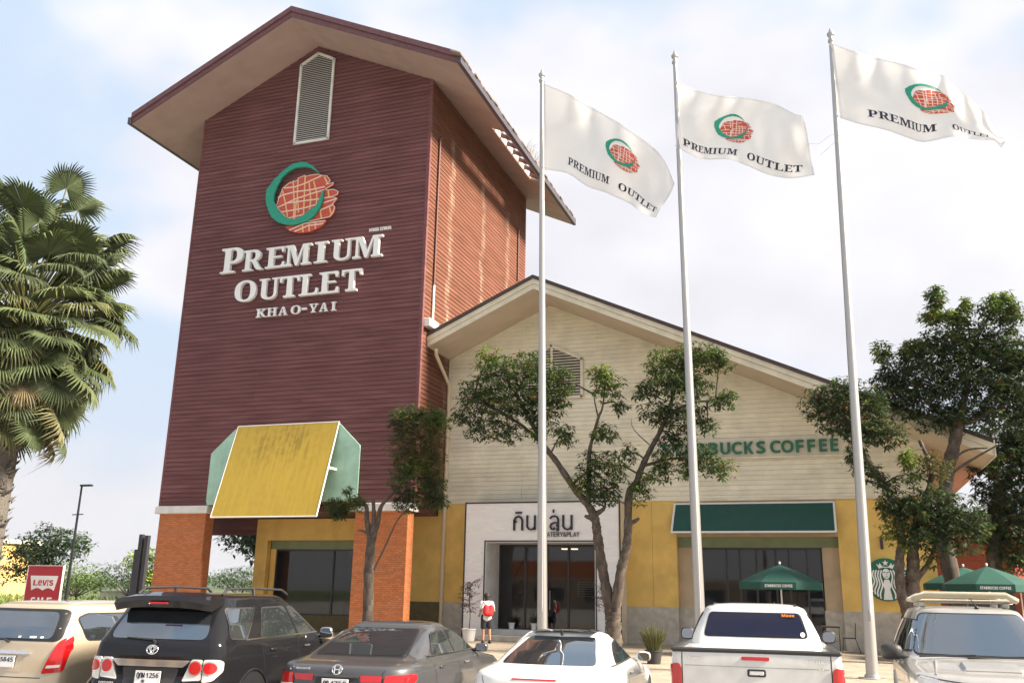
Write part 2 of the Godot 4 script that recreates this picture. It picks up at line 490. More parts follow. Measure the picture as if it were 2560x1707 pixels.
# ------------------------------------------------------------------ tower
func tower() -> void:
	var xl := -24.64 * K; var xr := TXR; var xa := (xl + xr) * 0.5
	var yb := b(0, 4.53, 0).y; var ye := b(0, 21.17, 0).y; var ya := b(0, 23.73, 0).y
	var zb := -40.6 * K
	var sl := (ya - ye) / (xr - xa)
	var t := thing("clapboard_tower", "tall dark brown clapboard tower on orange brick piers with gabled roof", "tower", Vector3(xa, PL, (TZ + zb) / 2))
	# walls behind the boards
	var m := MB.new()
	m.extrude(PackedVector2Array([Vector2(xl, yb), Vector2(xr, yb), Vector2(xr, ye), Vector2(xa, ya), Vector2(xl, ye)]), Transform3D(Basis(), Vector3(0, 0, TZ - .2)), .2)
	var front := wpart(t, "front_wall", m, M.brown_trim)
	m = MB.new()
	m.box(Vector3(xr - .2, yb, zb), Vector3(xr, ye, TZ - .2))
	var side := wpart(t, "side_wall", m, M.brown_trim)
	m = MB.new()
	m.box(Vector3(xl, yb, zb), Vector3(xl + .2, ye, TZ - .2))
	wpart(t, "side_wall", m, M.brown[0])
	m = MB.new()
	m.extrude(PackedVector2Array([Vector2(xl, yb), Vector2(xr, yb), Vector2(xr, ye), Vector2(xa, ya), Vector2(xl, ye)]), Transform3D(Basis(), Vector3(0, 0, zb - .2)), .2)
	wpart(t, "back_wall", m, M.brown[0])
	# boards
	var ph := 0.186
	var cuts := [-22.4, -20.1, -18.6, -17.2]
	var y := yb
	var row := 0
	while y < ya - .05:
		var h0 := minf((ya - y) / sl, xr - xa - .09); var h1 := minf(maxf((ya - y - ph) / sl, 0.0), xr - xa - .09)
		var cut: float = cuts[(row * 7 + row / 3) % 4]
		row += 1
		for q in [[xa - h0, minf(cut, xa + h0), xa - h1, minf(cut, xa + h1)], [maxf(cut + .006, xa - h0), xa + h0, maxf(cut + .006, xa - h1), xa + h1]]:
			if q[1] - q[0] < .05: continue
			var i := inst(front, "clapboard", board(q[0], q[1], minf(q[2], q[3]), maxf(q[2], q[3]), ph).mesh(M.brown[rng.randi_range(0, 3)]))
			i.position = Vector3(0, y, TZ)
			i.rotation.x = rng.randf_range(-.012, .012)
		y += ph
	# the sunny side has pale mineral streaks below three nail rows
	var streaks := [wx(1132.5, 394, xr), wx(1119.7, 792, xr), wx(1210.6, 467, xr), wx(1199, 744, xr), wx(1269.6, 528, xr), wx(1266, 712, xr)]
	var zs := [streaks[0].z, (streaks[2].z + streaks[3].z) * .5, (streaks[4].z + streaks[5].z) * .5]
	var tops := [b(0, 19.6, 0).y, b(0, 19.4, 0).y, b(0, 19.3, 0).y]
	y = yb
	var zf := TZ - .09
	while y < ye - .02:
		var sm := MB.new()
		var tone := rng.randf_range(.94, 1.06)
		var nseg := 56
		var h := minf(ph, ye - y)
		for s in nseg:
			var z0 := lerpf(zf, zb, float(s) / nseg); var z1 := lerpf(zf, zb, float(s + 1) / nseg)
			var zm := (z0 + z1) * .5
			var w := 0.0
			for k in 3:
				if y < tops[k]:
					var dz := absf(zm - zs[k] - nz.get_noise_2d(y * .5, k * 9.0) * .35)
					w = maxf(w, (1.0 - smoothstep(.05, .34, dz)) * clampf(.42 + nz.get_noise_2d(y * 1.9, k * 20 + zm * 3.0) * .75, 0, .85))
			sm.col = Color(.205 * tone, .092 * tone, .064 * tone).lerp(Color(.40, .29, .22), w)  # warmth of the sun is put into this tone, front boards stay plum
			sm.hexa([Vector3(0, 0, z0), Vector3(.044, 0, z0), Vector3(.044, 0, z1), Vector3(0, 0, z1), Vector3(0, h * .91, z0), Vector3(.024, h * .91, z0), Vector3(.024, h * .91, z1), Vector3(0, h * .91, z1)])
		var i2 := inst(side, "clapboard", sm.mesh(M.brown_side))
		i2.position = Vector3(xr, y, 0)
		y += ph
	for q in [[xl, xl + .085, TZ + .002, TZ + .055], [xr - .085, xr + .055, TZ + .002, TZ + .057], [xr + .002, xr + .0575, TZ - .085, TZ]]:
		m = MB.new()
		m.box(Vector3(q[0], yb, q[2]), Vector3(q[1], ye + .02, q[3]))
		wpart(t, "corner_board", m, M.brown[2])
	# roof
	var ra := -19.2 * K
	var ys := func(x): return b(0, 23.75, 0).y - .48 * absf(x - ra)
	var lo := func(x): return ys.call(x)
	var lo2 := func(x): return ys.call(x) + .06
	var mid := func(x): return ys.call(x) + .37
	var hi := func(x): return ys.call(x) + .50
	var zf0 := -26.83 * K; var zf1 := -42.6 * K
	var xe0 := -26.60 * K; var xe1 := -11.80 * K
	var hx0 := -12.48 * K; var hx1 := -11.92 * K; var hz0 := -32.2 * K; var hz1 := -37.4 * K
	var cov := MB.new(); var sof := MB.new()
	for L in [[cov, mid, hi], [sof, lo, lo2]]:
		slab(L[0], xe0, ra, zf0, zf1, L[1], L[2])
		slab(L[0], ra, hx0, zf0, zf1, L[1], L[2])
		slab(L[0], hx0, hx1, zf0, hz0, L[1], L[2])
		slab(L[0], hx0, hx1, hz1, zf1, L[1], L[2])
		slab(L[0], hx1, xe1, zf0, zf1, L[1], L[2])
	var roof := wpart(t, "roof", cov, M.rooftile)
	wpart(t, "soffit", sof, M.soffit)
	for k in 7:
		m = MB.new()
		var z := lerpf(hz0 - .25, hz1 + .2, k / 6.0)
		slab(m, hx0, hx1, z + .045, z - .045, func(x): return ys.call(x) + .10, func(x): return ys.call(x) + .30)
		wpart(t, "rafter", m, M.fascia)
	for q in [[hx0 - .06, hx0 + .02, hz0, hz1], [hx0 + .02, hx1, hz1 - .02, hz1 - .1]]:
		m = MB.new()
		slab(m, q[0], q[1], q[2], q[3], func(x): return ys.call(x) + .065, func(x): return ys.call(x) + .36)
		wpart(t, "torn_edge_board", m, M.cream_trim).set_meta("label", "pale board bared where soffit panels fell out")
	# fascia at the front gable: two stepped boards each side
	for s in [[xe0, ra], [ra, xe1]]:
		for q in [[.02, .27, .05], [.275, .53, .11]]:
			m = MB.new()
			slab(m, s[0], s[1], zf0 + .003, zf0 + q[2], func(x): return ys.call(x) + q[0], func(x): return ys.call(x) + q[1])
			wpart(t, "fascia_board", m, M.fascia)
	# eaves: gutters, and the ragged tile ends along the right eave
	for s in [[xe0, -1.0], [xe1, 1.0]]:
		m = MB.new()
		var x: float = s[0]; var yy: float = ys.call(x)
		m.box(Vector3(x + .002 * s[1], yy - .02, zf0 + .12), Vector3(x + .16 * s[1], yy + .30, zf1))
		wpart(t, "gutter", m, M.gutter)
	var zt := zf0 + .16
	var tile := MB.new()
	tile.rbox(Vector3(0, 0, 0), Vector3(.5, .085, .31), .02)
	var tmesh := tile.mesh(M.tile_pale)
	while zt > zf1:
		var i3 := inst(roof, "roof_tile", tmesh)
		i3.position = Vector3(xe1 - .03 + rng.randf_range(-.03, .03), ys.call(xe1) + .40 + rng.randf_range(-.03, .04), zt)
		i3.rotation = Vector3(rng.randf_range(-.05, .05), rng.randf_range(-.06, .06), -.45 + rng.randf_range(-.05, .05))
		zt -= .335
	# louvred vent under the ridge
	var vp := [pz(756.3, 166.4, TZ), pz(796.3, 139.5, TZ), pz(836.4, 150.1, TZ), pz(822.7, 350.4, TZ), pz(737.8, 361.8, TZ)]
	var vx0: float = (vp[0].x + vp[4].x) * .5; var vx1: float = (vp[2].x + vp[3].x) * .5
	vent(t, vx0, vx1, vp[4].y, (vp[0].y + vp[2].y) * .5, vp[1].y + .06, TZ + .046, 44, M.white)
	# piers, trims, ceiling and the beam at the back of the porch
	var yt := b(0, 4.25, 0).y
	for q in [[-24.56, -22.42], [-16.04, -13.99]]:
		var x0: float = q[0] * K; var x1: float = q[1] * K
		m = MB.new()
		m.box(Vector3(x0, PL, TZ - .52), Vector3(x1, yt, TZ + .0))
		var pier := wpart(t, "brick_pier", m, M.mortar)
		m = MB.new()
		bricks(m, Vector3(x0, PL, TZ), Vector3.RIGHT, Vector3.BACK, x1 - x0, yt - PL, Color(.64, .225, .085), .14)
		bricks(m, Vector3(x1, PL, TZ), Vector3.FORWARD, Vector3.RIGHT, .52, yt - PL, Color(.64, .225, .085), .14)
		bricks(m, Vector3(x0, PL, TZ - .52), Vector3.BACK, Vector3.LEFT, .52, yt - PL, Color(.64, .225, .085), .14)
		stuff(wpart(pier, "bricks", m, M.brick))
		m = MB.new()
		m.rbox(Vector3((x0 + x1) / 2, (yt + yb) / 2, TZ - .22), Vector3(x1 - x0 + .30, yb - yt + .004, .80), .02)
		wpart(t, "pier_cap", m, M.white)
	for q in [[-24.56, -23.4], [-14.9, -13.99]]:
		m = MB.new()
		m.box(Vector3(q[0] * K, PL, zb), Vector3(q[1] * K, yb - .3, zb + 1.1))
		wpart(t, "brick_pier", m, M.mortar)
	m = MB.new()
	m.box(Vector3(xl + .21, yb - .28, zb + .01), Vector3(xr - .21, yb - .02, TZ - .55))
	wpart(t, "porch_ceiling", m, M.brown[1])
	m = MB.new()
	m.box(Vector3(xl + .25, b(0, 3.62, 0).y, WZ - .4), Vector3(-22.0 * K, yb - .29, WZ - .1))
	wpart(t, "porch_beam", m, M.brown[1])
	# downpipes on the sunny side
	for q in [[wx(1100.6, 346, xr + .1), wx(1078.3, 802, xr + .1)], [wx(1296.6, 575.5, xr + .1), wx(1296.6, 703, xr + .1)]]:
		m = MB.new()
		var top: Vector3 = q[0]; var bot := Vector3(xr + .1, q[1].y, q[0].z)
		m.tube([top + Vector3(.0, .12, -.22), top, bot], [.05], 8)
		var dp := wpart(t, "downpipe", m, M.brown_trim)
		if top.z > -36:
			m = MB.new()
			m.tube([Vector3(bot.x, bot.y, bot.z), Vector3(bot.x, bot.y + 1.55, bot.z)], [.056], 8)
			wpart(dp, "pipe_sleeve", m, M.white)
	m = MB.new()
	var fb := wx(1068, 800, xr + .15)
	m.rbox(fb + Vector3(.02, -.1, -.35), Vector3(.3, .34, .9), .02)
	wpart(t, "flashing_box", m, M.white)
	# dry weeds rooted among the eave tiles
	var g := thing("weed_tuft", "dry grass tuft growing from the tower's eave tiles", "weeds", Vector3(xe1 + .05, ys.call(xe1) + .45, -38.6))
	m = MB.new()
	for k in 26:
		var o := Vector3(rng.randf_range(-.12, .15), 0, rng.randf_range(-1.0, 1.0))
		var d := Vector3(rng.randf_range(-.1, .4), 1, rng.randf_range(-.4, .4)) * rng.randf_range(.35, .75)
		m.tube([o, o + d * .6, o + d + Vector3(.12, -.06, 0)], [.012, .008, .004], 4)
	stuff(part(g, "blades", m, mat(lin(.30, .24, .17), .9)))

func vent(t: Node, x0: float, x1: float, y0: float, ys: float, yp: float, z: float, n: int, m0: Material) -> void:
	var xm := (x0 + x1) * .5
	var m := MB.new()
	m.extrude(PackedVector2Array([Vector2(x0, y0), Vector2(x1, y0), Vector2(x1, ys), Vector2(xm, yp), Vector2(x0, ys)]), Transform3D(Basis(), Vector3(0, 0, z)), .012)
	var v := wpart(t, "vent", m, M.darkframe)
	var w := .11
	for q in [[[x0, y0], [x1, y0]], [[x1, y0], [x1, ys]], [[x1, ys], [xm, yp]], [[xm, yp], [x0, ys]], [[x0, ys], [x0, y0]]]:
		m = MB.new()
		m.ribbon([Vector2(q[0][0], q[0][1]), Vector2(q[1][0], q[1][1])], w, Transform3D(Basis(), Vector3(0, 0, z + .013)), .07)
		wpart(v, "vent_frame", m, m0)
	for k in n:
		var y := lerpf(y0 + .08, yp - .12, (k + .5) / n)
		var hw := (x1 - x0) * .5 - .06
		if y > ys: hw *= clampf((yp - y) / (yp - ys), 0.05, 1)
		m = MB.new()
		m.cbox(Vector3(xm, y, z + .045), Vector3(hw * 2, .012, (yp - y0) / n * .75), Basis(Vector3.RIGHT, .75))
		wpart(v, "slat", m, m0)

# ------------------------------------------------------------------ lettering
var fonts := {}
func font(nm: String, bold: bool) -> Font:
	var k := nm + str(bold)
	if not fonts.has(k):
		var f := SystemFont.new()
		f.font_names = PackedStringArray([nm])
		f.font_weight = 700 if bold else 400
		fonts[k] = f
	return fonts[k]

func text_mb(s: String, f: Font, depth: float) -> MB:
	var tm := TextMesh.new()
	tm.text = s; tm.font = f; tm.font_size = 64; tm.pixel_size = 0.01; tm.depth = depth
	tm.curve_step = 2.0
	var a := tm.get_mesh_arrays()
	var vv: PackedVector3Array = a[Mesh.ARRAY_VERTEX]
	var nn: PackedVector3Array = a[Mesh.ARRAY_NORMAL]
	var ix = a[Mesh.ARRAY_INDEX]
	var m := MB.new()
	var cnt: int = ix.size() if ix != null and ix.size() > 0 else vv.size()
	for i in cnt:
		var j: int = ix[i] if ix != null and ix.size() > 0 else i
		m.v.append(vv[j]); m.n.append(nn[j]); m.c.append(Color(1, 1, 1)); m.u.append(Vector2())
	return m

func fit(m: MB, x0: float, x1: float, y0: float, y1: float, z: float) -> MB:       # scale the mesh into a rectangle of the xy plane
	var lo := Vector3(1e9, 1e9, 1e9); var hi := -lo
	for p in m.v:
		lo = lo.min(p); hi = hi.max(p)
	var s := Vector3((x1 - x0) / maxf(hi.x - lo.x, 1e-5), (y1 - y0) / maxf(hi.y - lo.y, 1e-5), 1)
	for i in m.v.size():
		m.v[i] = Vector3(x0 + (m.v[i].x - lo.x) * s.x, y0 + (m.v[i].y - lo.y) * s.y, z + m.v[i].z - lo.z)
	return m

# hand-drawn strokes for the Thai letters, unit height, [width, strokes...]
const THAI := {
	"ก": [.62, [.06, 0, .06, .72, .16, .92, .32, 1, .48, .92, .56, .72, .56, 0], [.06, .62, .18, .60]],
	"น": [.66, [.02, .98, .10, .98, .14, .86, .14, 0, .22, .0, .40, .22, .56, .30], [.56, 1, .56, 0], [.44, .10, .56, .16]],
	"นu": [.66, [.08, 1, .08, .22, .18, .04, .32, 0, .48, .04, .58, .22], [.58, 1, .58, 0]],
	"เ": [.22, [.10, 1, .10, .08, .16, .02]],
	"ล": [.64, [.06, .84, .18, .97, .34, 1, .5, .94, .57, .76, .57, 0], [.57, .5, .36, .52, .14, .44, .06, .24, .14, .06, .28, .04, .34, .14]],
	"ค": [.62, [.06, 0, .06, .75, .18, .95, .34, 1, .5, .94, .56, .75, .56, 0], [.30, .45, .2, .5, .24, .64]],
	"ม": [.62, [.05, .98, .12, .9, .12, .1, .05, .02], [.12, .1, .52, .22], [.54, 1, .54, 0]],
	"พ": [.74, [.05, .98, .05, 0, .36, .7, .66, 0, .66, 1]],
	"ร": [.5, [.08, .8, .24, .98, .42, .9, .40, .1, .28, .02]],
	"ย": [.6, [.12, 1, .06, .7, .16, .54, .06, .4, .1, .06, .54, 0, .54, 1]],
	"อ": [.6, [.08, .8, .3, 1, .54, .84, .54, 0, .08, 0, .08, .4]],
	"า": [.45, [.05, .8, .2, 1, .36, .86, .36, 0]],
	"ท": [.62, [.06, 1, .12, 0, .44, .98, .54, .9, .54, 0]],
	"ต": [.62, [.1, .1, .06, .75, .2, 1, .3, .86, .4, 1, .55, .75, .55, 0]],
	"ฎ": [.66, [.1, .1, .06, .75, .2, 1, .42, 1, .58, .75, .58, -.25, .34, -.1]],
	"ผ": [.66, [.08, 1, .08, 0, .32, .5, .56, 0, .56, 1]],
	"-": [.3, [.02, .45, .26, .45]],
}
func thai(m: MB, s: String, x: float, y: float, h: float, w: float, z: float, d: float) -> float:
	var i := 0
	while i < s.length():
		var ch := s[i]
		if i + 1 < s.length() and s[i + 1] == "u": ch += "u"; i += 1
		i += 1
		if not THAI.has(ch):
			x += h * .3
			continue
		var g: Array = THAI[ch]
		for k in range(1, g.size()):
			var q := []
			for p in pairs(g[k]): q.append(Vector2(x + p.x * h, y + p.y * h))
			m.ribbon(q, w, Transform3D(Basis(), Vector3(0, 0, z)), d)
		x += (g[0] + .08) * h
	return x

const LOGO_RING := [0.92,0.92,0.56,1.32,0.2,1.54,-0.12,1.62,-0.5,1.57,-0.85,1.38,-1.05,1.25,-1.19,1.1,-1.36,.98,-1.43,0.89,-1.6,0.66,-1.74,0.48,-1.73,0.09,-1.68,-0.16,-1.6,-.33,-1.52,-0.55,-1.33,-0.86,-0.97,-1.15,-0.59,-1.29,-0.28,-1.36,0,-1.34,0.48,-1.25,0.81,-1.06,1.06,-0.73,1.18,-0.37,1.19,0.09,1.14,0.09,1.06,-0.13,1,-0.34,0.85,-0.61,0.53,-0.76,0.42,-0.86,0.2,-1,-0.02,-1.07,-0.25,-1.1,-0.63,-0.93,-0.94,-0.67,-1.15,-0.38,-1.31,-0.09,-1.31,0.23,-1.19,0.61,-0.97,1,-0.68,1.23,-0.3,1.37,0.09,1.35,0.46,1.24,0.76,1.02]
const LOGO_GLOBE := [-1.21,-0.3,-1.12,0.08,-0.96,0.53,-0.61,0.76,-0.56,0.71,-0.44,0.8,-0.37,0.75,-0.22,0.82,-0.21,0.9,0.12,0.98,0.13,0.92,0.38,0.95,0.74,0.95,1,0.84,1.24,0.79,1.42,0.54,1.22,0.4,1.58,0.43,1.55,0.33,1.21,0.18,1.29,0.12,1.62,0.11,1.85,-0.03,1.81,-0.16,1.57,-0.23,1.82,-0.34,1.67,-0.5,1.62,-0.57,1.74,-0.75,1.66,-1,1.52,-1.15,1.15,-1.19,0.83,-1.22,0.47,-1.23,-0.19,-1.17,-0.62,-0.95,-1.03,-0.51]
const LOGO_LOW := [-0.69,-1.35,-0.49,-1.28,0.07,-1.27,0.58,-1.27,1.36,-1.29,1.22,-1.44,1.06,-1.58,0.62,-1.72,0.04,-1.72,-0.41,-1.57]
const LOGO_PINK := [[-1.14,0.09,-0.94,0.18,-0.33,0.25,0.45,0.24,1.15,0.29],[-1.12,-0.38,-0.69,-0.24,-0.29,-0.1,0.46,0.04,1.14,0.14],[-0.87,0.51,-0.35,0.49,0.16,0.59,0.93,0.83],[-0.69,-0.24,0.23,-0.24,0.99,-0.25,1.57,-0.23],[-0.94,-0.63,-0.25,-0.61,0.26,-0.58,0.86,-0.49],[-0.52,-0.96,0.04,-0.91,0.42,-0.86],[1.06,-0.78,1.63,-0.61],[1.19,-0.46,1.78,-0.35],[-0.15,-1.63,0.47,-1.44,1.22,-1.43],[-0.42,-1.53,0.33,-1.31,1.31,-1.31]]
const LOGO_SAND := [[-0.96,0.38,-0.74,-0.28,-0.57,-0.96],[-0.45,0.73,-0.3,-0.34,-0.28,-1.06],[-0.22,0.82,-0.19,0.13,-0.05,-0.73],[0.13,0.92,0.17,0.08,0.21,-0.84],[0.36,0.59,0.51,-0.21,0.5,-0.71],[0.59,0.63,0.8,0,0.81,-0.44],[-0.21,-0.16,-0.22,-1.16],[1.11,0.75,1.26,0.49],[1.35,0.07,1.42,-0.23],[1.04,-0.82,1.12,-1.17],[1.48,-0.71,1.58,-1.01],[0.2,-1.34,0.26,-1.7],[0.53,-1.31,0.56,-1.69],[0.83,-1.3,0.86,-1.61]]

func k8(x: float, y: float) -> Vector3: return pz(540 + x * 560 / 1756.0, 360 + y * 560 / 1756.0, TZ)

func tower_signs() -> void:
	var c := Vector3(-19.35 * K, 16.8 * K + .15, TZ + .03)
	var t := thing("emblem_sign", "round emblem of a green brush ring around a red plaid globe, on the brown tower", "sign", c)
	var m := MB.new()
	m.extrude(pairs(LOGO_GLOBE), Transform3D(Basis(), Vector3(0, 0, .04)), .10)
	m.extrude(pairs(LOGO_LOW), Transform3D(Basis(), Vector3(0, 0, .04)), .10)
	var gl := part(t, "globe", m, M.plaid)
	for q in [["pale_stripe", LOGO_PINK, M.pink, .055, .158], ["sand_stripe", LOGO_SAND, M.sand, .06, .146]]:
		for s in q[1]:
			m = MB.new()
			m.ribbon(Array(pairs(s)), q[3], Transform3D(Basis(), Vector3(0, 0, .139)), q[4] - .139 + .004)
			part(gl, q[0], m, q[2])
	m = MB.new()
	var e := Array(pairs(LOGO_GLOBE)); e.append(e[0])
	m.ribbon(e, .03, Transform3D(Basis(), Vector3(0, 0, .1385)), .01)
	part(gl, "pale_edge", m, M.pink)
	m = MB.new()
	m.extrude(pairs(LOGO_RING), Transform3D(Basis(), Vector3(0, 0, .17)), .09)
	part(t, "ring", m, M.teal)
	var rows := [
		["PREMIUM", [62, 230, 232, 385, 408, 555, 556, 758, 785, 885, 915, 1083, 1084, 1312], 13.83, [14.90, 14.70, 14.70, 14.70, 14.70, 14.70, 14.70], .16, "big white raised letters of the upper row, below the emblem"],
		["OUTLET", [175, 337, 360, 515, 520, 672, 675, 817, 825, 977, 1000, 1155], 12.53, [13.42, 13.40, 13.40, 13.40, 13.40, 13.40], .16, "big white raised letters of the middle row on the tower"],
		["KHAO-YAI", [330, 410, 415, 492, 505, 572, 600, 676, 686, 722, 742, 808, 822, 888, 912, 950], 11.83, [12.18, 12.18, 12.18, 12.18, 12.05, 12.18, 12.18, 12.18], .09, "small white raised place name, lowest row on the tower"]]
	for r in rows:
		var y0: float = b(0, r[2], 0).y
		var first := k8(r[1][0], 1000); 
		var s := thing("letter_sign", r[5], "sign", Vector3(first.x, y0, TZ), "white letter rows on the tower")
		for i in r[0].length():
			var yy := 930.0 if r[0] == "PREMIUM" else (1110.0 if r[0] == "OUTLET" else 1300.0)
			var x0 := k8(r[1][i * 2], yy).x; var x1 := k8(r[1][i * 2 + 1], yy).x
			var y1: float = b(0, r[3][i], 0).y
			var ya := y0; 
			if r[0][i] == "-": ya = y0 + .15; y1 = y0 + .24
			var lm := fit(text_mb(r[0][i], font("Droid Serif", true), r[4]), x0, x1, ya, y1, TZ + .07)
			wpart(s, "letter", lm, M.sign_white)
	var s2 := thing("small_letter_sign", "tiny white line of Thai script above the upper letter row", "sign", k8(1205, 690))
	m = MB.new()
	var p0 := k8(1205, 690)
	var xx := thai(m, "พรมยม", p0.x, p0.y, .13, .022, TZ + .03, .03)
	thai(m, "เอาทเลต", xx + .05, p0.y, .13, .022, TZ + .03, .03)
	wpart(s2, "letters", m, M.sign_white)

# ------------------------------------------------------------------ yellow awning
func yellow_awning() -> void:
	var zt := -28.8 * K; var zb := -27.7 * K
	var x0 := -21.25 * K; var x1 := -16.88 * K
	var y1 := b(0, 7.49, 0).y; var y0 := b(0, 3.99, 0).y
	var t := thing("yellow_awning", "weather-stained yellow tilted awning panel over mint green board on the tower", "awning", Vector3((x0 + x1) / 2, y0, TZ))
	var m := MB.new()
	m.extrude(PackedVector2Array([Vector2(-22.35 * K, b(0, 4.55, 0).y), Vector2(-15.98 * K, b(0, 4.62, 0).y), Vector2(-15.98 * K, b(0, 6.6, 0).y), Vector2(-16.9 * K, b(0, 7.47, 0).y), Vector2(-21.38 * K, b(0, 7.40, 0).y), Vector2(-22.35 * K, b(0, 6.53, 0).y)]), Transform3D(Basis(), Vector3(0, 0, TZ + .046)), .10)
	var bd := wpart(t, "back_board", m, M.mint)
	for i in 22:
		m = MB.new()
		var x := lerpf(-22.25 * K, -16.08 * K, i / 21.0)
		m.box(Vector3(x - .14, b(0, 4.65, 0).y, TZ + .147), Vector3(x + .14, b(0, 6.5, 0).y, TZ + .154))
		wpart(bd, "board", m, M.mint)
	# stained yellow skin
	var im := Image.create(256, 256, false, Image.FORMAT_RGB8)
	var f := FastNoiseLite.new(); f.seed = 77; f.frequency = .05; f.fractal_octaves = 4
	for j in 256:
		for i in 256:
			var uu := i / 255.0; var vv := j / 255.0
			var c := Color(.40, .275, .03)
			var streak := f.get_noise_2d(i * 1.6, j * .16) * .5 + .5
			var blot := f.get_noise_2d(i * 1.2 + 300, j * .9) * .5 + .5
			var top := (1 - smoothstep(.0, .42, absf(vv - .20))) * (1 - smoothstep(.12, .46, absf(uu - .50)))
			var mould := clampf(smoothstep(.42, .80, streak * .65 + blot * .45) * (.30 + .9 * top), 0, 1)
			c = c.lerp(Color(.20, .15, .015), mould * .75)
			var rust := smoothstep(.60, .80, f.get_noise_2d(i * 3.0 + 900, j * 3.0) * .5 + .5) * top
			c = c.lerp(Color(.35, .13, .02), rust * .8)
			c = c.lerp(Color(.47, .345, .045), .35 * smoothstep(.55, .75, f.get_noise_2d(i * 2.2 + 50, j * .1 + 70) * .5 + .5))
			im.set_pixel(i, j, c.linear_to_srgb())
	T.awning = tex(im)
	var am := mat(Color(1, 1, 1), .6, {tex = "awning", uv = true})
	m = MB.new()
	var a := Vector3(x0, y1, zt); var d := Vector3(x1, y1, zt); var e := Vector3(x1, y0, zb); var g := Vector3(x0, y0, zb)
	var nn := (e - a).cross(d - a).normalized()
	if nn.z < 0: nn = -nn
	m.quaduv(a + nn * .02, d + nn * .02, e + nn * .02, g + nn * .02)
	m.quaduv(a - nn * .02, d - nn * .02, e - nn * .02, g - nn * .02)
	wpart(t, "panel", m, am)
	for q in [[a, d], [d, e], [e, g], [g, a]]:
		m = MB.new()
		m.tube([q[0], q[1]], [.032], 6)
		wpart(t, "frame_bar", m, M.white)
	var ym := b(0, 5.75, 0).y
	for x in [x0 + .05, x1 - .02]:
		m = MB.new()
		var zz := lerpf(zb, zt, (ym - y0) / (y1 - y0))
		m.cbox(Vector3(x, ym, (zz + TZ) / 2 + .05), Vector3(.1, .09, zz - TZ - .12))
		wpart(t, "strut", m, M.white)

# ------------------------------------------------------------------ shop building
func wall_piece(t: Node, called: String, x0: float, x1: float, y0: float, y1: float, m0: Material, z := WZ, d := .25) -> MeshInstance3D:
	var m := MB.new()
	m.box(Vector3(x0, y0, z - d), Vector3(x1, y1, z))
	return wpart(t, called, m, m0)

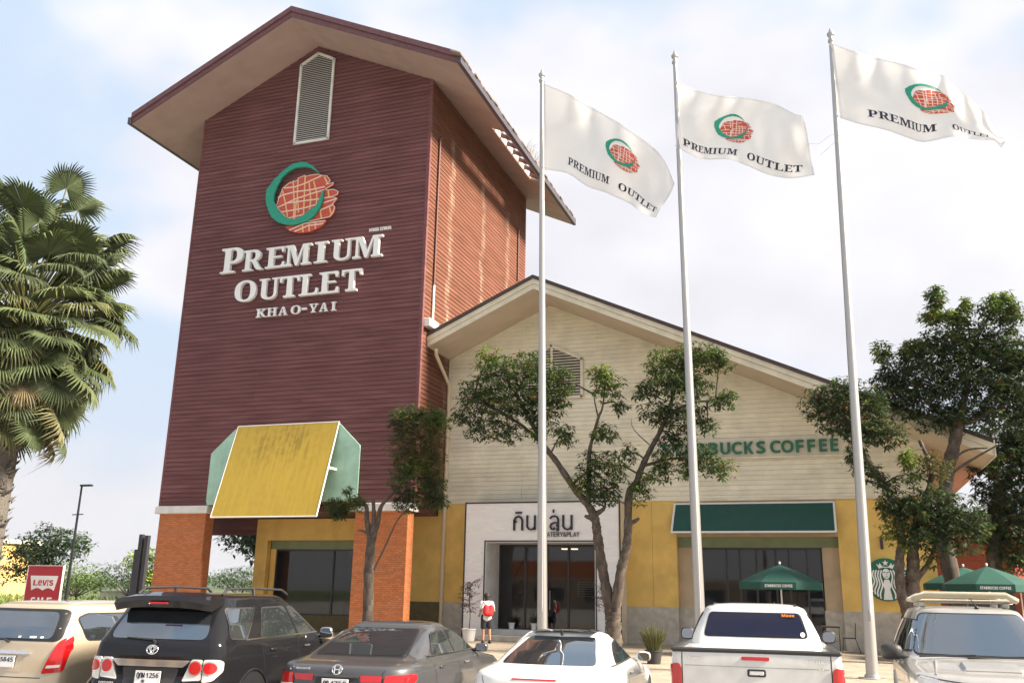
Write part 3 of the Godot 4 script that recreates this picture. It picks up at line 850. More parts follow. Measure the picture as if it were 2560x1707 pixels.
func shop() -> void:
	var xr := 2.93 * K; var xa := -9.66 * K
	var y47 := b(0, 4.72, 0).y; var ypk := b(0, 12.18, 0).y; var sl := .457
	var zb := -46.0 * K
	var t := thing("shop_building", "cream clapboard gabled shop building with yellow ground floor beside the tower", "building", Vector3(-5, PL, WZ))
	var yw := b(0, 1.19, 0).y
	# yellow ground floor with its openings
	wall_piece(t, "yellow_wall", -23.7, -23.1, PL, 4.72, M.yellow)
	wall_piece(t, "yellow_wall", -23.1, -17.2, 3.83, 4.72, M.yellow)
	wall_piece(t, "yellow_wall", -17.2, -13.45, yw, y47, M.yellow)
	wall_piece(t, "yellow_wall", -7.44, -6.42, yw, y47, M.yellow)
	wall_piece(t, "yellow_wall", -6.41, -5.52, yw, y47, M.yellow)
	wall_piece(t, "yellow_wall", .11, xr, yw, y47, M.yellow)
	wall_piece(t, "yellow_wall", -13.45, -7.44, 4.6, y47, M.yellow)
	wall_piece(t, "beige_lintel", -5.52, .11, b(0, 3.5, 0).y, y47, M.beige)
	wall_piece(t, "skirting_wall", -17.2, -14.86, PL, yw, M.olivewall, WZ + .015, .26)
	wall_piece(t, "skirting_wall", -14.86, -13.45, PL, yw, M.greywall, WZ + .015, .26)
	wall_piece(t, "skirting_wall", -7.44, -5.52, PL, yw, M.greywall, WZ + .015, .26)
	wall_piece(t, "skirting_wall", .11, xr, PL, yw, M.greywall, WZ + .015, .26)
	# display window under the tower
	wall_piece(t, "sage_lintel", -23.1, -17.2, 3.47, 3.83, M.sage, WZ - .30, .2)
	wall_piece(t, "window_reveal", -23.1, -22.82, PL, 3.47, M.yellow, WZ - .28, .2)
	wall_piece(t, "skirting_wall", -22.82, -17.2, PL, .78, M.olivewall, WZ - .28, .2)
	glazing(t, [-22.81, -20.0, -17.2], .78, 3.47, WZ - .36, [])
	# coffee shop recess
	var rz := WZ - .32
	var yh := b(0, 3.16, 0).y
	wall_piece(t, "recess_wall", -5.52, -4.70, yw, yh, M.beige, rz, .15)
	wall_piece(t, "recess_wall", -.50, .11, yw, yh, M.beige, rz, .15)
	wall_piece(t, "skirting_wall", -5.52, -4.70, PL, yw, M.greywall, rz + .01, .16)
	wall_piece(t, "skirting_wall", -.50, .11, PL, yw, M.greywall, rz + .01, .16)
	wall_piece(t, "sage_lintel", -5.52, .11, yh, b(0, 3.5, 0).y, M.sage, rz + .06, .2)
	wall_piece(t, "recess_cheek", -5.62, -5.523, PL, b(0, 3.5, 0).y, M.beige, WZ - .251, .3)
	wall_piece(t, "recess_cheek", .113, .21, PL, b(0, 3.5, 0).y, M.beige, WZ - .251, .3)
	glazing(t, [-4.70, -3.78, -3.32, -2.74, -2.06, -1.60, -1.0, -.50], PL + .08, yh, rz - .05, [4])
	# rooms behind the glass
	for q in [[-23.65, -13.7], [-13.6, -6.6], [-6.5, 2.9]]:
		var m := MB.new()
		m.box(Vector3(q[0], PL - .05, -42), Vector3(q[1], PL + .02, WZ - .5)); wpart(t, "room_floor", m, M.inside_floor)
		m = MB.new()
		m.box(Vector3(q[0], PL + .02, -42.2), Vector3(q[1], 4.7, -42)); wpart(t, "room_wall", m, M.inside)
		m = MB.new()
		m.box(Vector3(q[0] - .04, PL + .02, -42), Vector3(q[0] + .06, 4.7, WZ - .62)); wpart(t, "room_wall", m, M.inside)
		m = MB.new()
		m.box(Vector3(q[1] - .06, PL + .02, -42), Vector3(q[1] + .04, 4.7, WZ - .62)); wpart(t, "room_wall", m, M.inside)
		m = MB.new()
		m.box(Vector3(q[0], 4.7, -42.2), Vector3(q[1], 4.85, WZ - .26)); wpart(t, "room_ceiling", m, M.inside)
	var ms := MB.new()
	ms.box(Vector3(xr - .25, PL, zb), Vector3(xr, b(0, 6.4, 0).y, WZ - .25))
	var sw := wpart(t, "side_wall", ms, M.mortar)
	ms = MB.new()
	bricks(ms, Vector3(xr, PL, WZ - .25), Vector3.FORWARD, Vector3.RIGHT, 15.0, 5.6, Color(.30, .10, .06), .14, .45, .13)
	stuff(wpart(sw, "bricks", ms, M.brick))
	# gable
	var ml := MB.new()
	var yat := func(x): return ypk - sl * absf(x - xa)
	ml.extrude(PackedVector2Array([Vector2(TXR + .04, y47), Vector2(xr, y47), Vector2(xr, yat.call(xr)), Vector2(xa, ypk), Vector2(TXR + .04, yat.call(TXR + .04))]), Transform3D(Basis(), Vector3(0, 0, WZ - .2)), .2)
	var gw := wpart(t, "gable_wall", ml, M.cream[1])
	var seams := [TXR + .04, -11.57, -8.54, -5.32, -2.0, .95, xr]
	var ph := .176
	var y := y47
	while y < ypk - .05:
		for i in seams.size() - 1:
			var a: float = seams[i] + (.004 if i > 0 else 0.0); var e: float = seams[i + 1] - (.004 if i < seams.size() - 2 else 0.0)
			var l0 := xa - (ypk - y) / sl; var r0 := xa + (ypk - y) / sl
			var l1 := xa - (ypk - y - ph) / sl; var r1 := xa + (ypk - y - ph) / sl
			if l1 > r1: l1 = xa; r1 = xa
			var x0 := clampf(l0, a, e); var x1 := clampf(r0, a, e)
			var x0t := clampf(l1, a, e); var x1t := clampf(r1, a, e)
			if x1 - x0 < .05: continue
			var bi := inst(gw, "clapboard", board(x0, x1, x0t, x1t, ph, .03, .94).mesh(M.cream[rng.randi_range(0, 2)]))
			bi.position = Vector3(0, y, WZ)
		y += ph
	vent(t, -10.78 * K, -8.40 * K, b(0, 8.55, 0).y, b(0, 9.98, 0).y, b(0, 10.56, 0).y, WZ + .036, 17, M.cream_trim)
	var vm := MB.new()
	vm.box(Vector3(xa + .06, b(0, 8.6, 0).y, WZ + .115), Vector3(xa + .16, b(0, 10.5, 0).y, WZ + .135))
	wpart(t, "vent_mullion", vm, M.cream_trim)
	# roof
	var zf := -29.5 * K; var xe := 4.58 * K; var x00 := TXR + .04
	var cov := MB.new(); var sof := MB.new()
	for s in [[x00, xa], [xa, xe]]:
		slab(cov, s[0], s[1], zf + .16, zb, func(x): return yat.call(x) + .40, func(x): return yat.call(x) + .54)
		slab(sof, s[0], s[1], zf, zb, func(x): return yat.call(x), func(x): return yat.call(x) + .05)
		for q in [[-.01, .20, .05], [.205, .397, .10]]:
			var fm := MB.new()
			slab(fm, s[0], s[1], zf + .002, zf + q[2], func(x): return yat.call(x) + q[0], func(x): return yat.call(x) + q[1])
			wpart(t, "fascia_board", fm, M.cream_trim)
	wpart(t, "roof", cov, M.darkroof)
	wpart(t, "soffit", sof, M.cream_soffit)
	var em := MB.new()
	em.box(Vector3(xe + .002, yat.call(xe) - .03, zb), Vector3(xe + .05, yat.call(xe) + .5, zf + .1))
	wpart(t, "eave_board", em, M.cream_trim)
	# downpipe in the corner by the tower
	var dp := MB.new()
	var d0 := pz(1086, 868, zf + .05) + Vector3(0, -.02, -.15)
	var d1 := pz(1123, 965, WZ + .12)
	dp.tube([d0, d0 + Vector3(.0, -.25, -.05), d1, Vector3(d1.x, PL, d1.z)], [.075], 10)
	wpart(t, "downpipe", dp, M.pvc)
	var ld := MB.new()
	ld.box(Vector3(-5.6, y47 - .03, WZ + .037), Vector3(xr + .02, y47 + .06, WZ + .07))
	wpart(t, "drip_ledge", ld, M.cream_trim)

func glazing(t: Node, xs: Array, y0: float, y1: float, z: float, dark: Array) -> void:
	for i in xs.size() - 1:
		var m := MB.new()
		m.box(Vector3(xs[i] + .03, y0 + .04, z - .005), Vector3(xs[i + 1] - .03, y1 - .04, z + .005))
		wpart(t, "pane", m, M.glass)
	var f := MB.new()
	for i in xs.size():
		var x: float = xs[i]
		f.box(Vector3(x - .035, y0, z - .05), Vector3(x + .035, y1, z + .05))
	f.box(Vector3(xs[0], y0, z - .049), Vector3(xs[-1], y0 + .07, z + .049))
	f.box(Vector3(xs[0], y1 - .08, z - .049), Vector3(xs[-1], y1, z + .049))
	wpart(t, "window_frame", f, M.darkframe)
	for i in dark:
		for sx in [-.12, .12]:
			var hm := MB.new()
			hm.tube([Vector3(xs[i] + sx, y0 + .75, z + .06), Vector3(xs[i] + sx, y0 + 1.45, z + .06)], [.016], 8)
			wpart(t, "door_handle", hm, M.steel)

# ------------------------------------------------------------------ white portal
func kk(x: float, y: float, z: float) -> Vector3: return pz(1040 + x * 600 / 2138.0, 1200 + y * 600 / 2138.0, z)

func portal() -> void:
	var zf := -33.0; var zg := -34.55
	var x0 := -13.44; var x1 := -7.44; var yt := 5.14
	var ox0 := -12.61; var ox1 := -8.30; var oy := 3.70
	var t := thing("white_portal", "white brick portal framing a glass shop front between two yellow wall panels", "shop front", Vector3((x0 + x1) / 2, PL, zf))
	for q in [[x0, ox0, PL, yt, "left"], [ox1, x1, PL, yt, "right"], [ox0, ox1, oy, yt, "top"]]:
		var m := MB.new()
		m.box(Vector3(q[0], q[2], zg if q[4] != "top" else zg), Vector3(q[1], q[3], zf))
		var p := wpart(t, "portal_lintel" if q[4] == "top" else "portal_jamb", m, M.mortar_white)
		m = MB.new()
		bricks(m, Vector3(q[0], q[2], zf), Vector3.RIGHT, Vector3.BACK, q[1] - q[0], q[3] - q[2], Color(.82, .82, .82), .015, .30, .075, .003)
		stuff(wpart(p, "bricks", m, M.whitebrick))
	var m2 := MB.new()
	m2.box(Vector3(ox0 + .002, PL, zg), Vector3(ox0 + .03, oy, zf + .004)); wpart(t, "jamb_lining", m2, M.white)
	m2 = MB.new()
	m2.box(Vector3(ox1 - .03, PL, zg), Vector3(ox1 - .002, oy, zf + .004)); wpart(t, "jamb_lining", m2, M.white)
	m2 = MB.new()
	m2.box(Vector3(ox0 + .03, oy - .03, zg), Vector3(ox1 - .03, oy - .002, zf + .004)); wpart(t, "head_lining", m2, M.white)
	m2 = MB.new()
	m2.box(Vector3(x1 + .001, PL, WZ + .02), Vector3(x1 + .03, yt, zf)); wpart(t, "side_cladding", m2, M.cream_trim)
	for q in [[x0 - .05, x0, PL, yt + .05, zf - .3], [x1 + .031, x1 + .075, PL, yt + .05, zf - .05], [x0, x1 + .031, yt, yt + .05, zf - 1.0], [ox0 - .045, ox0 - .001, PL, oy + .045, zf - .02], [ox1 + .001, ox1 + .045, PL, oy + .045, zf - .02], [ox0 - .001, ox1 + .001, oy + .001, oy + .045, zf - .02]]:
		m2 = MB.new()
		m2.box(Vector3(q[0], q[2], q[4]), Vector3(q[1], q[3], zf + .03))
		wpart(t, "edge_trim", m2, M.darkframe)
	m2 = MB.new()
	m2.rbox(Vector3((ox0 + ox1) / 2, PL + .17, -34.2), Vector3(ox1 - ox0 - .07, .34, .7), .015); wpart(t, "sill", m2, M.white)
	m2 = MB.new()
	m2.rbox(Vector3(-11.4, PL + .10, -32.55), Vector3(2.2, .20, .85), .02); wpart(t, "step", m2, M.greywall)
	glazing(t, [ox0 + .04, -11.5, -10.6, -9.75, ox1 - .04], .50, 3.66, zg + .02, [2])
	# glowing down-lights just inside
	for x in [-10.35, -9.95]:
		m2 = MB.new()
		m2.box(Vector3(x - .12, 3.56, -36.2), Vector3(x + .12, 3.60, -36.0))
		wpart(t, "down_light", m2, mat(Color(1, .93, .8), .5, {glow = 1.6}))
	# wall sign in Thai and its English line
	var s := thing("thai_sign", "dark navy raised Thai lettering over the white portal's doorway", "sign", kk(868, 450, zf))
	var h := .56
	var y0 := kk(868, 450, zf).y
	for q in [["ก", 868, 960], ["นu", 985, 1072], ["เ", 1100, 1130], ["ล", 1190, 1280], ["นu", 1305, 1400]]:
		m2 = MB.new()
		var a := kk(q[1], 440, zf).x; var e := kk(q[2], 440, zf).x
		thai(m2, q[0], 0, 0, 1.0, .12, 0, .05)
		var fm := fit(m2, a, e, y0, y0 + h, zf + .03)
		wpart(s, "letter", fm, M.sign_black)
	m2 = MB.new()
	var q1 := kk(890, 292, zf); var q2 := kk(948, 292, zf)
	m2.box(Vector3(q1.x, q1.y - .035, zf + .03), Vector3(q2.x, q1.y + .035, zf + .08))
	wpart(s, "vowel_mark", m2, M.sign_black)
	m2 = MB.new()
	q1 = kk(1229, 292, zf); q2 = kk(1229, 262, zf)
	m2.box(Vector3(q1.x - .03, q1.y, zf + .03), Vector3(q1.x + .03, q2.y, zf + .08))
	wpart(s, "tone_mark", m2, M.sign_black)
	m2 = MB.new()
	q1 = kk(1266, 405, zf); q2 = kk(1266, 440, zf)
	m2.lathe(Vector3(q1.x, q1.y, zf + .03), [Vector2(.065, 0), Vector2(.065, .055), Vector2(0, .055)], 14, Basis(Vector3.RIGHT, PI / 2))
	m2.lathe(Vector3(q2.x, q2.y, zf + .03), [Vector2(.065, 0), Vector2(.065, .055), Vector2(0, .055)], 14, Basis(Vector3.RIGHT, PI / 2))
	wpart(s, "dots", m2, M.sign_black)
	var s2 := thing("eatery_sign", "thin dark capital letters below the Thai lettering on the portal", "sign", kk(1145, 505, zf))
	var word := "EATERY&PLAY"
	var xa := kk(1140, 500, zf).x; var xb := kk(1462, 500, zf).x
	var ya := kk(1300, 505, zf).y; var yb := kk(1300, 463, zf).y
	for i in word.length():
		var w := (xb - xa) / word.length()
		wpart(s2, "letter", fit(text_mb(word[i], font("Droid Sans", false), .03), xa + w * i + .006, xa + w * (i + 1) - .012, ya, yb, zf + .03), M.sign_black)
	# framed price board inside the window
	var pb := thing("menu_board", "white-ruled dark menu board behind the portal's right-hand pane", "board", kk(1445, 1030, zg - .1))
	var c0 := kk(1445, 1032, zg - .12); var c1 := kk(1592, 912, zg - .12)
	m2 = MB.new(); m2.box(c0 - Vector3(0, 0, .02), c1); wpart(pb, "board", m2, M.inside)
	for i in 7:
		m2 = MB.new()
		var yy := lerpf(c0.y, c1.y, i / 6.0)
		m2.box(Vector3(c0.x, yy - .008, c0.z + .001), Vector3(c1.x, yy + .008, c0.z + .012)); wpart(pb, "rule", m2, M.sign_white)
	for x in [c0.x, c1.x]:
		m2 = MB.new(); m2.box(Vector3(x - .01, c0.y, c0.z + .013), Vector3(x + .01, c1.y, c0.z + .02)); wpart(pb, "rule", m2, M.sign_white)

# ------------------------------------------------------------------ coffee shop front
func k6(x: float, y: float, z: float) -> Vector3: return pz(1500 + x * 600 / 1568.0, 800 + y * 600 / 1568.0, z)

func coffee_front() -> void:
	var x0 := -5.12 * K; var x1 := .05 * K
	var y1 := b(0, 4.60, 0).y; var y0 := b(0, 3.60, 0).y
	var za := WZ + .03; var zb := WZ + .95
	var t := thing("green_awning", "dark green sloping awning with white edging over the coffee shop window", "awning", Vector3((x0 + x1) / 2, y0, WZ))
	var m := MB.new()
	m.quad(Vector3(x0, y1, za), Vector3(x1, y1, za), Vector3(x1 + .0, y0, zb), Vector3(x0, y0, zb))
	m.quad(Vector3(x0, y1 - .03, za), Vector3(x1, y1 - .03, za), Vector3(x1, y0 - .03, zb - .01), Vector3(x0, y0 - .03, zb - .01))
	wpart(t, "canopy", m, M.awn_green)
	for x in [x0, x1]:
		m = MB.new()
		m.tri(Vector3(x, y1, za), Vector3(x, y0, zb), Vector3(x, y0, za))
		wpart(t, "canopy_side", m, M.awn_green)
	for q in [[Vector3(x0, y0, zb), Vector3(x1, y0, zb)], [Vector3(x0, y1, za), Vector3(x0, y0, zb)], [Vector3(x1, y1, za), Vector3(x1, y0, zb)], [Vector3(x0, y1, za), Vector3(x1, y1, za)]]:
		m = MB.new(); m.tube(q, [.038], 6); wpart(t, "edge_bar", m, M.sign_white)
	# letter board
	var s := thing("coffee_sign", "green capital letters on a cream ledge of the cream gable", "sign", Vector3(-3, b(0, 6.12, 0).y, WZ))
	m = MB.new()
	var lx0 := k6(385, 890, WZ).x; var lx1 := k6(1640, 880, WZ).x
	m.box(Vector3(lx0 - .1, b(0, 6.14, 0).y, WZ + .036), Vector3(lx1 + .1, b(0, 6.80, 0).y, WZ + .058)); wpart(s, "backing", m, M.cream_trim)
	m = MB.new()
	m.box(Vector3(lx0 - .12, b(0, 6.08, 0).y, WZ + .036), Vector3(lx1 + .12, b(0, 6.14, 0).y, WZ + .14)); wpart(s, "ledge", m, M.cream_trim)
	var ly0 := b(0, 6.25, 0).y; var ly1 := b(0, 6.66, 0).y
	var px := [410, 470, 476, 545, 548, 628, 634, 700, 712, 774, 790, 855, 865, 932, 945, 1006, 1025, 1085, 1115, 1185, 1188, 1268, 1283, 1337, 1358, 1412, 1435, 1488, 1508, 1562]
	var word := "STARBUCKSCOFFEE"
	for i in word.length():
		var fm := fit(text_mb(word[i], font("Droid Sans", true), .10), k6(px[i * 2], 840, WZ).x, k6(px[i * 2 + 1], 840, WZ).x, ly0, ly1, WZ + .068)
		wpart(s, "letter", fm, M.sign_green)
	# round emblem
	var c := Vector3(1.44 * K, b(0, 2.17, 0).y, WZ + .05)
	var e := thing("round_sign", "round green and white wall emblem of a crowned long-haired figure", "sign", c)
	var R := .655 * K
	m = MB.new()
	m.lathe(Vector3.ZERO, [Vector2(0, 0), Vector2(R - .01, 0), Vector2(R, .01), Vector2(R, .09), Vector2(R - .012, .10), Vector2(0, .10)], 48, Basis(Vector3.RIGHT, PI / 2))
	part(e, "disc", m, M.sign_green)
	var W = M.sign_white
	var tr := Transform3D(Basis().scaled(Vector3(R, R, 1)), Vector3(0, 0, .101))
	var star := PackedVector2Array()
	for i in 10:
		var rr := .15 if i % 2 == 0 else .065
		star.append(Vector2(sin(PI * i / 5) * rr, .77 + cos(PI * i / 5) * rr))
	m = MB.new(); m.extrude(star, tr, .012); part(e, "star", m, W)
	m = MB.new(); m.extrude(pairs([-.30, .50, -.42, .74, -.30, .66, -.26, .78, -.16, .64, -.10, .60, .10, .60, .16, .64, .26, .78, .30, .66, .42, .74, .30, .50, .15, .56, -.15, .56]), tr, .012); part(e, "crown", m, W)
	var face := PackedVector2Array()
	for i in 20: face.append(Vector2(sin(TAU * i / 20) * .17, .27 + cos(TAU * i / 20) * .24))
	m = MB.new(); m.extrude(face, tr, .012); part(e, "face", m, W)
	m = MB.new()
	for sgn in [-1.0, 1.0]:
		m.ribbon([Vector2(.04 * sgn, .33), Vector2(.13 * sgn, .34)], .035, tr, .016)
	m.ribbon([Vector2(-.05, .13), Vector2(.05, .13)], .03, tr, .016)
	m.ribbon([Vector2(.03, .32), Vector2(.02, .21)], .02, tr, .016)
	part(e, "features", m, M.sign_green)
	m = MB.new(); m.extrude(pairs([-.10, .0, .10, .0, .19, -.25, .12, -.45, .17, -.70, .20, -.93, -.20, -.93, -.17, -.70, -.12, -.45, -.19, -.25]), tr, .012); part(e, "body", m, W)
	for sgn in [-1.0, 1.0]:
		for k in 4:
			m = MB.new()
			var q := []
			for i in 15:
				var v := i / 14.0
				var yy := .42 - v * (1.28 - k * .10)
				var xx: float = (.20 + k * .115 + .10 * v + .05 * sin(v * 9.0)) * sgn
				if Vector2(xx, yy).length() < .95: q.append(Vector2(xx, yy))
			m.ribbon(q, .062, tr, .012); part(e, "hair_strand", m, W)
		for k in 6:
			m = MB.new()
			var yy := .30 - k * .13
			m.ribbon([Vector2(.74 * sgn, yy), Vector2(.90 * sgn, yy + .05)], .06, tr, .012)
			part(e, "tail_fin", m, W)

# ------------------------------------------------------------------ flagpoles and flags
func catmull(p: Array, t: float):
	var n := p.size() - 1
	var f := clampf(t, 0, 1) * n
	var i := mini(int(f), n - 1)
	var s := f - i
	var a = p[maxi(i - 1, 0)]; var b0 = p[i]; var c = p[i + 1]; var d = p[mini(i + 2, n)]
	return (b0 * 2.0 + (c - a) * s + (a * 2.0 - b0 * 5.0 + c * 4.0 - d) * s * s + (b0 * 3.0 - a - c * 3.0 + d) * s * s * s) * 0.5

func flags() -> void:
	var zp := -22.87
	# top and foot of each pole, then the flag's upper and lower edge, in photo pixels
	var defs := [
		{top = Vector2(1355, 182), x = -7.14, label = "steel flagpole in front of the white portal, its flag drooping most", flabel = "white emblem flag drooping steeply from the pole before the white portal",
			o = Vector2(1320, 160), s = 460 / 1717.0, hi = [145, 180, 380, 285, 620, 412, 850, 545, 1080, 712, 1262, 885, 1368, 1110], lo = [158, 985, 370, 1028, 560, 1150, 740, 1205, 930, 1285, 1070, 1395, 1200, 1442], wave = [0, .18, -.10, .20, .05, -.25, .05], tx = [.17, .50, .57, .95], ty = .17, logo = [.56, .60, .38]},
		{top = Vector2(1687, 135), x = -3.18, label = "steel flagpole in front of the green awning's left end", flabel = "white emblem flag with a torn fly corner on the pole before the green awning",
			o = Vector2(1640, 100), s = 460 / 1898.0, hi = [215, 415, 420, 520, 640, 583, 850, 600, 1040, 605, 1250, 660, 1440, 760, 1530, 800], lo = [212, 1110, 400, 1200, 545, 1228, 760, 1242, 950, 1310, 1150, 1388, 1400, 1412, 1640, 1390], wave = [0, -.15, .15, -.08, .16, -.06, .2, .0], tx = [.06, .48, .56, .92], ty = .14, logo = [.43, .53, .43]},
		{top = Vector2(2077, 80), x = .57, label = "steel flagpole standing beside the round green emblem's wall", flabel = "white emblem flag with a curled tail on the pole nearest the round green emblem",
			o = Vector2(2040, 60), s = 520 / 2352.0, hi = [165, 212, 440, 312, 700, 372, 960, 440, 1220, 520, 1440, 600, 1640, 780, 1900, 985, 2045, 1200, 2182, 1300], lo = [278, 1062, 500, 1142, 800, 1212, 1060, 1290, 1230, 1320, 1540, 1268, 1720, 1300, 1880, 1325, 2010, 1332, 2100, 1400], wave = [0, .2, -.1, .15, .05, -.2, .15, -.15, .1, 0], tx = [.15, .50, .57, .84], ty = .18, logo = [.47, .58, .40]}]
	for d in defs:
		var tp := pz(d.top.x, d.top.y, zp)
		var foot := Vector3(d.x, PL, zp)
		var t := thing("flagpole", d.label, "flagpole", foot, "flagpoles in a row")
		var m := MB.new()
		var H := tp.y - PL
		var ax := (tp - foot) / H      # slight lean
		var r := [.135, .115, .095, .075, .055]
		var prof := []
		for i in 4:
			var y0 := H * i / 4.0; var y1 := H * (i + 1) / 4.0
			prof.append([y0, r[i]]); prof.append([y1 - .03, lerpf(r[i], r[i + 1], .85)])
		var pp := []; var rr := []
		for q in prof:
			pp.append(ax * q[0]); rr.append(q[1])
		m.tube(pp, rr, 18)
		part(t, "pole", m, M.steel)
		m = MB.new()
		m.lathe(ax * H, [Vector2(.056, -.32), Vector2(.085, -.30), Vector2(.085, -.24), Vector2(.045, -.21), Vector2(.05, -.16), Vector2(.095, -.10), Vector2(.10, -.05), Vector2(.06, .0), Vector2(.035, .07), Vector2(.0, .14)], 14)
		part(t, "finial", m, M.steel)
		m = MB.new()
		m.lathe(Vector3.ZERO, [Vector2(.30, 0), Vector2(.30, .025), Vector2(.17, .03), Vector2(.16, .09), Vector2(.12, .10)], 18)
		part(t, "base_plate", m, M.steel)
		m = MB.new()
		m.rbox(ax * 1.35 + Vector3(.03, 0, .16), Vector3(.05, .22, .05), .01)
		part(t, "cleat", m, M.steel)
		m = MB.new()
		m.tube([ax * 1.35 + Vector3(.05, 0, .15), ax * (H * .6) + Vector3(.08, 0, .10), ax * (H - .3) + Vector3(.06, 0, .06)], [.008], 5)
		part(t, "halyard", m, M.sign_white)
		flag(d, zp)

func flag(d: Dictionary, zp: float) -> void:
	var up := []; var dn := []
	for i in range(0, d.hi.size(), 2):
		var k := i / 2
		var sag: float = d.wave[k] * .55
		var a := pz(d.o.x + d.hi[i] * d.s, d.o.y + d.hi[i + 1] * d.s, zp + sag + .04)
		var e := pz(d.o.x + d.lo[i] * d.s, d.o.y + d.lo[i + 1] * d.s, zp - sag * .5 + .04)
		up.append(a); dn.append(e)
	var S := func(u: float, v: float) -> Vector3:
		var a: Vector3 = catmull(dn, u); var e: Vector3 = catmull(up, u)
		var p := a.lerp(e, v)
		var amp := .07 * smoothstep(0.0, .25, u)
		p.z += amp * sin(u * 9.0 - v * 4.5 + d.x) + .03 * u * sin(u * 21.0 + v * 6.0 + d.x * 2.0) + .025 * pow(absf(sin(v * 7.0 - u * 9.0)), .5) * (1 - u)
		return p
	var base: Vector3 = S.call(0.0, 0.0)
	var t := thing("flag", d.flabel, "flag", base, "white emblem flags")
	var m := MB.new()
	grid(m, S, 48, 26, 0.0)
	wpart(t, "cloth", m, M.cloth)
	# stitched hems and hoist toggles
	var hem := MB.new()
	for e in [[0.0, 0.0, 1.0, .018], [0.0, .982, 1.0, 1.0], [0.0, 0.0, .022, 1.0], [.982, 0.0, 1.0, 1.0]]:
		var E := func(a: float, c: float) -> Vector3: return S.call(lerpf(e[0], e[2], a), lerpf(e[1], e[3], c))
		grid(hem, E, 40 if e[2] - e[0] > .5 else 2, 24 if e[3] - e[1] > .5 else 2, .004)
	wpart(t, "hem", hem, M.hem)
	for v in [.03, .97]:
		m = MB.new()
		var hp: Vector3 = S.call(0.0, v)
		m.tube([hp, hp + Vector3(-.05, .01, 0)], [.012], 6)
		wpart(t, "toggle", m, M.sign_white)
	var nrm := func(u: float, v: float) -> Vector3:
		var p: Vector3 = S.call(u, v)
		var n: Vector3 = (S.call(u + .01, v) - p).cross(S.call(u, v + .01) - p).normalized()
		return n if n.z > 0 else -n
	# print: words, then the emblem
	for side in [.006, -.006]:
		var ink := MB.new()
		for wd in [["PREMIUM", d.tx[0], d.tx[1]], ["OUTLET", d.tx[2], d.tx[3]]]:
			var tm := text_mb(wd[0], font("Droid Serif", true), 0.0)
			fit(tm, wd[1], wd[2], d.ty - .05, d.ty + .05, 0)
			for i in range(0, tm.v.size(), 3):
				var q := []
				for j in 3:
					var p := tm.v[i + j]
					q.append(S.call(p.x, p.y) + nrm.call(p.x, p.y) * side)
				ink.tri(q[0], q[1], q[2])
		wpart(t, "printed_words", ink, M.flag_ink)
		var sc: float = d.logo[2] / 3.3
		var asp: float = sc * .62
		for L in [[[LOGO_GLOBE, LOGO_LOW], M.plaid, 1.0, "printed_globe"], [[LOGO_RING], M.teal, 1.7, "printed_ring"]]:
			var lg := MB.new()
			for poly in L[0]:
				var pp := PackedVector2Array()
				for p in pairs(poly): pp.append(Vector2(d.logo[0] + p.x * asp, d.logo[1] + p.y * sc))
				fabric_poly(lg, pp, S, nrm, side * L[2])
			wpart(t, L[3], lg, L[1])
		var st := MB.new()
		for L in LOGO_PINK + LOGO_SAND:
			var q := pairs(L)
			for i in q.size() - 1:
				var w := Vector2(-(q[i + 1] - q[i]).y, (q[i + 1] - q[i]).x).normalized() * .035
				var pp := PackedVector2Array()
				for p in [q[i] - w, q[i + 1] - w, q[i + 1] + w, q[i] + w]: pp.append(Vector2(d.logo[0] + p.x * asp, d.logo[1] + p.y * sc))
				fabric_poly(st, pp, S, nrm, side * 1.35)
		wpart(t, "printed_stripes", st, M.pink)
	if d.x > -4 and d.x < -1:
		m = MB.new()
		var e: Vector3 = S.call(1.0, .55)
		m.tube([e, e + Vector3(.25, -.05, 0), e + Vector3(.55, .14, .05), e + Vector3(.80, .12, .05)], [.006], 4)
		m.tube([e + Vector3(.8, .12, .05), e + Vector3(.6, -.12, .05), e + Vector3(.25, -.38, 0)], [.006], 4)
		wpart(t, "loose_thread", m, M.cloth)

func grid(m: MB, S: Callable, nu: int, nv: int, off: float) -> void:
	var P := []; var N := []
	for i in nu + 1:
		var r := PackedVector3Array()
		for j in nv + 1: r.append(S.call(float(i) / nu, float(j) / nv))
		P.append(r)
	for i in nu + 1:
		var r := PackedVector3Array()
		for j in nv + 1:
			var du: Vector3 = P[mini(i + 1, nu)][j] - P[maxi(i - 1, 0)][j]
			var dv: Vector3 = P[i][mini(j + 1, nv)] - P[i][maxi(j - 1, 0)]
			r.append(du.cross(dv).normalized())
		N.append(r)
	for i in nu:
		for j in nv:
			m.quadn(P[i][j] + N[i][j] * off, P[i + 1][j] + N[i + 1][j] * off, P[i + 1][j + 1] + N[i + 1][j + 1] * off, P[i][j + 1] + N[i][j + 1] * off, N[i][j], N[i + 1][j], N[i + 1][j + 1], N[i][j + 1])

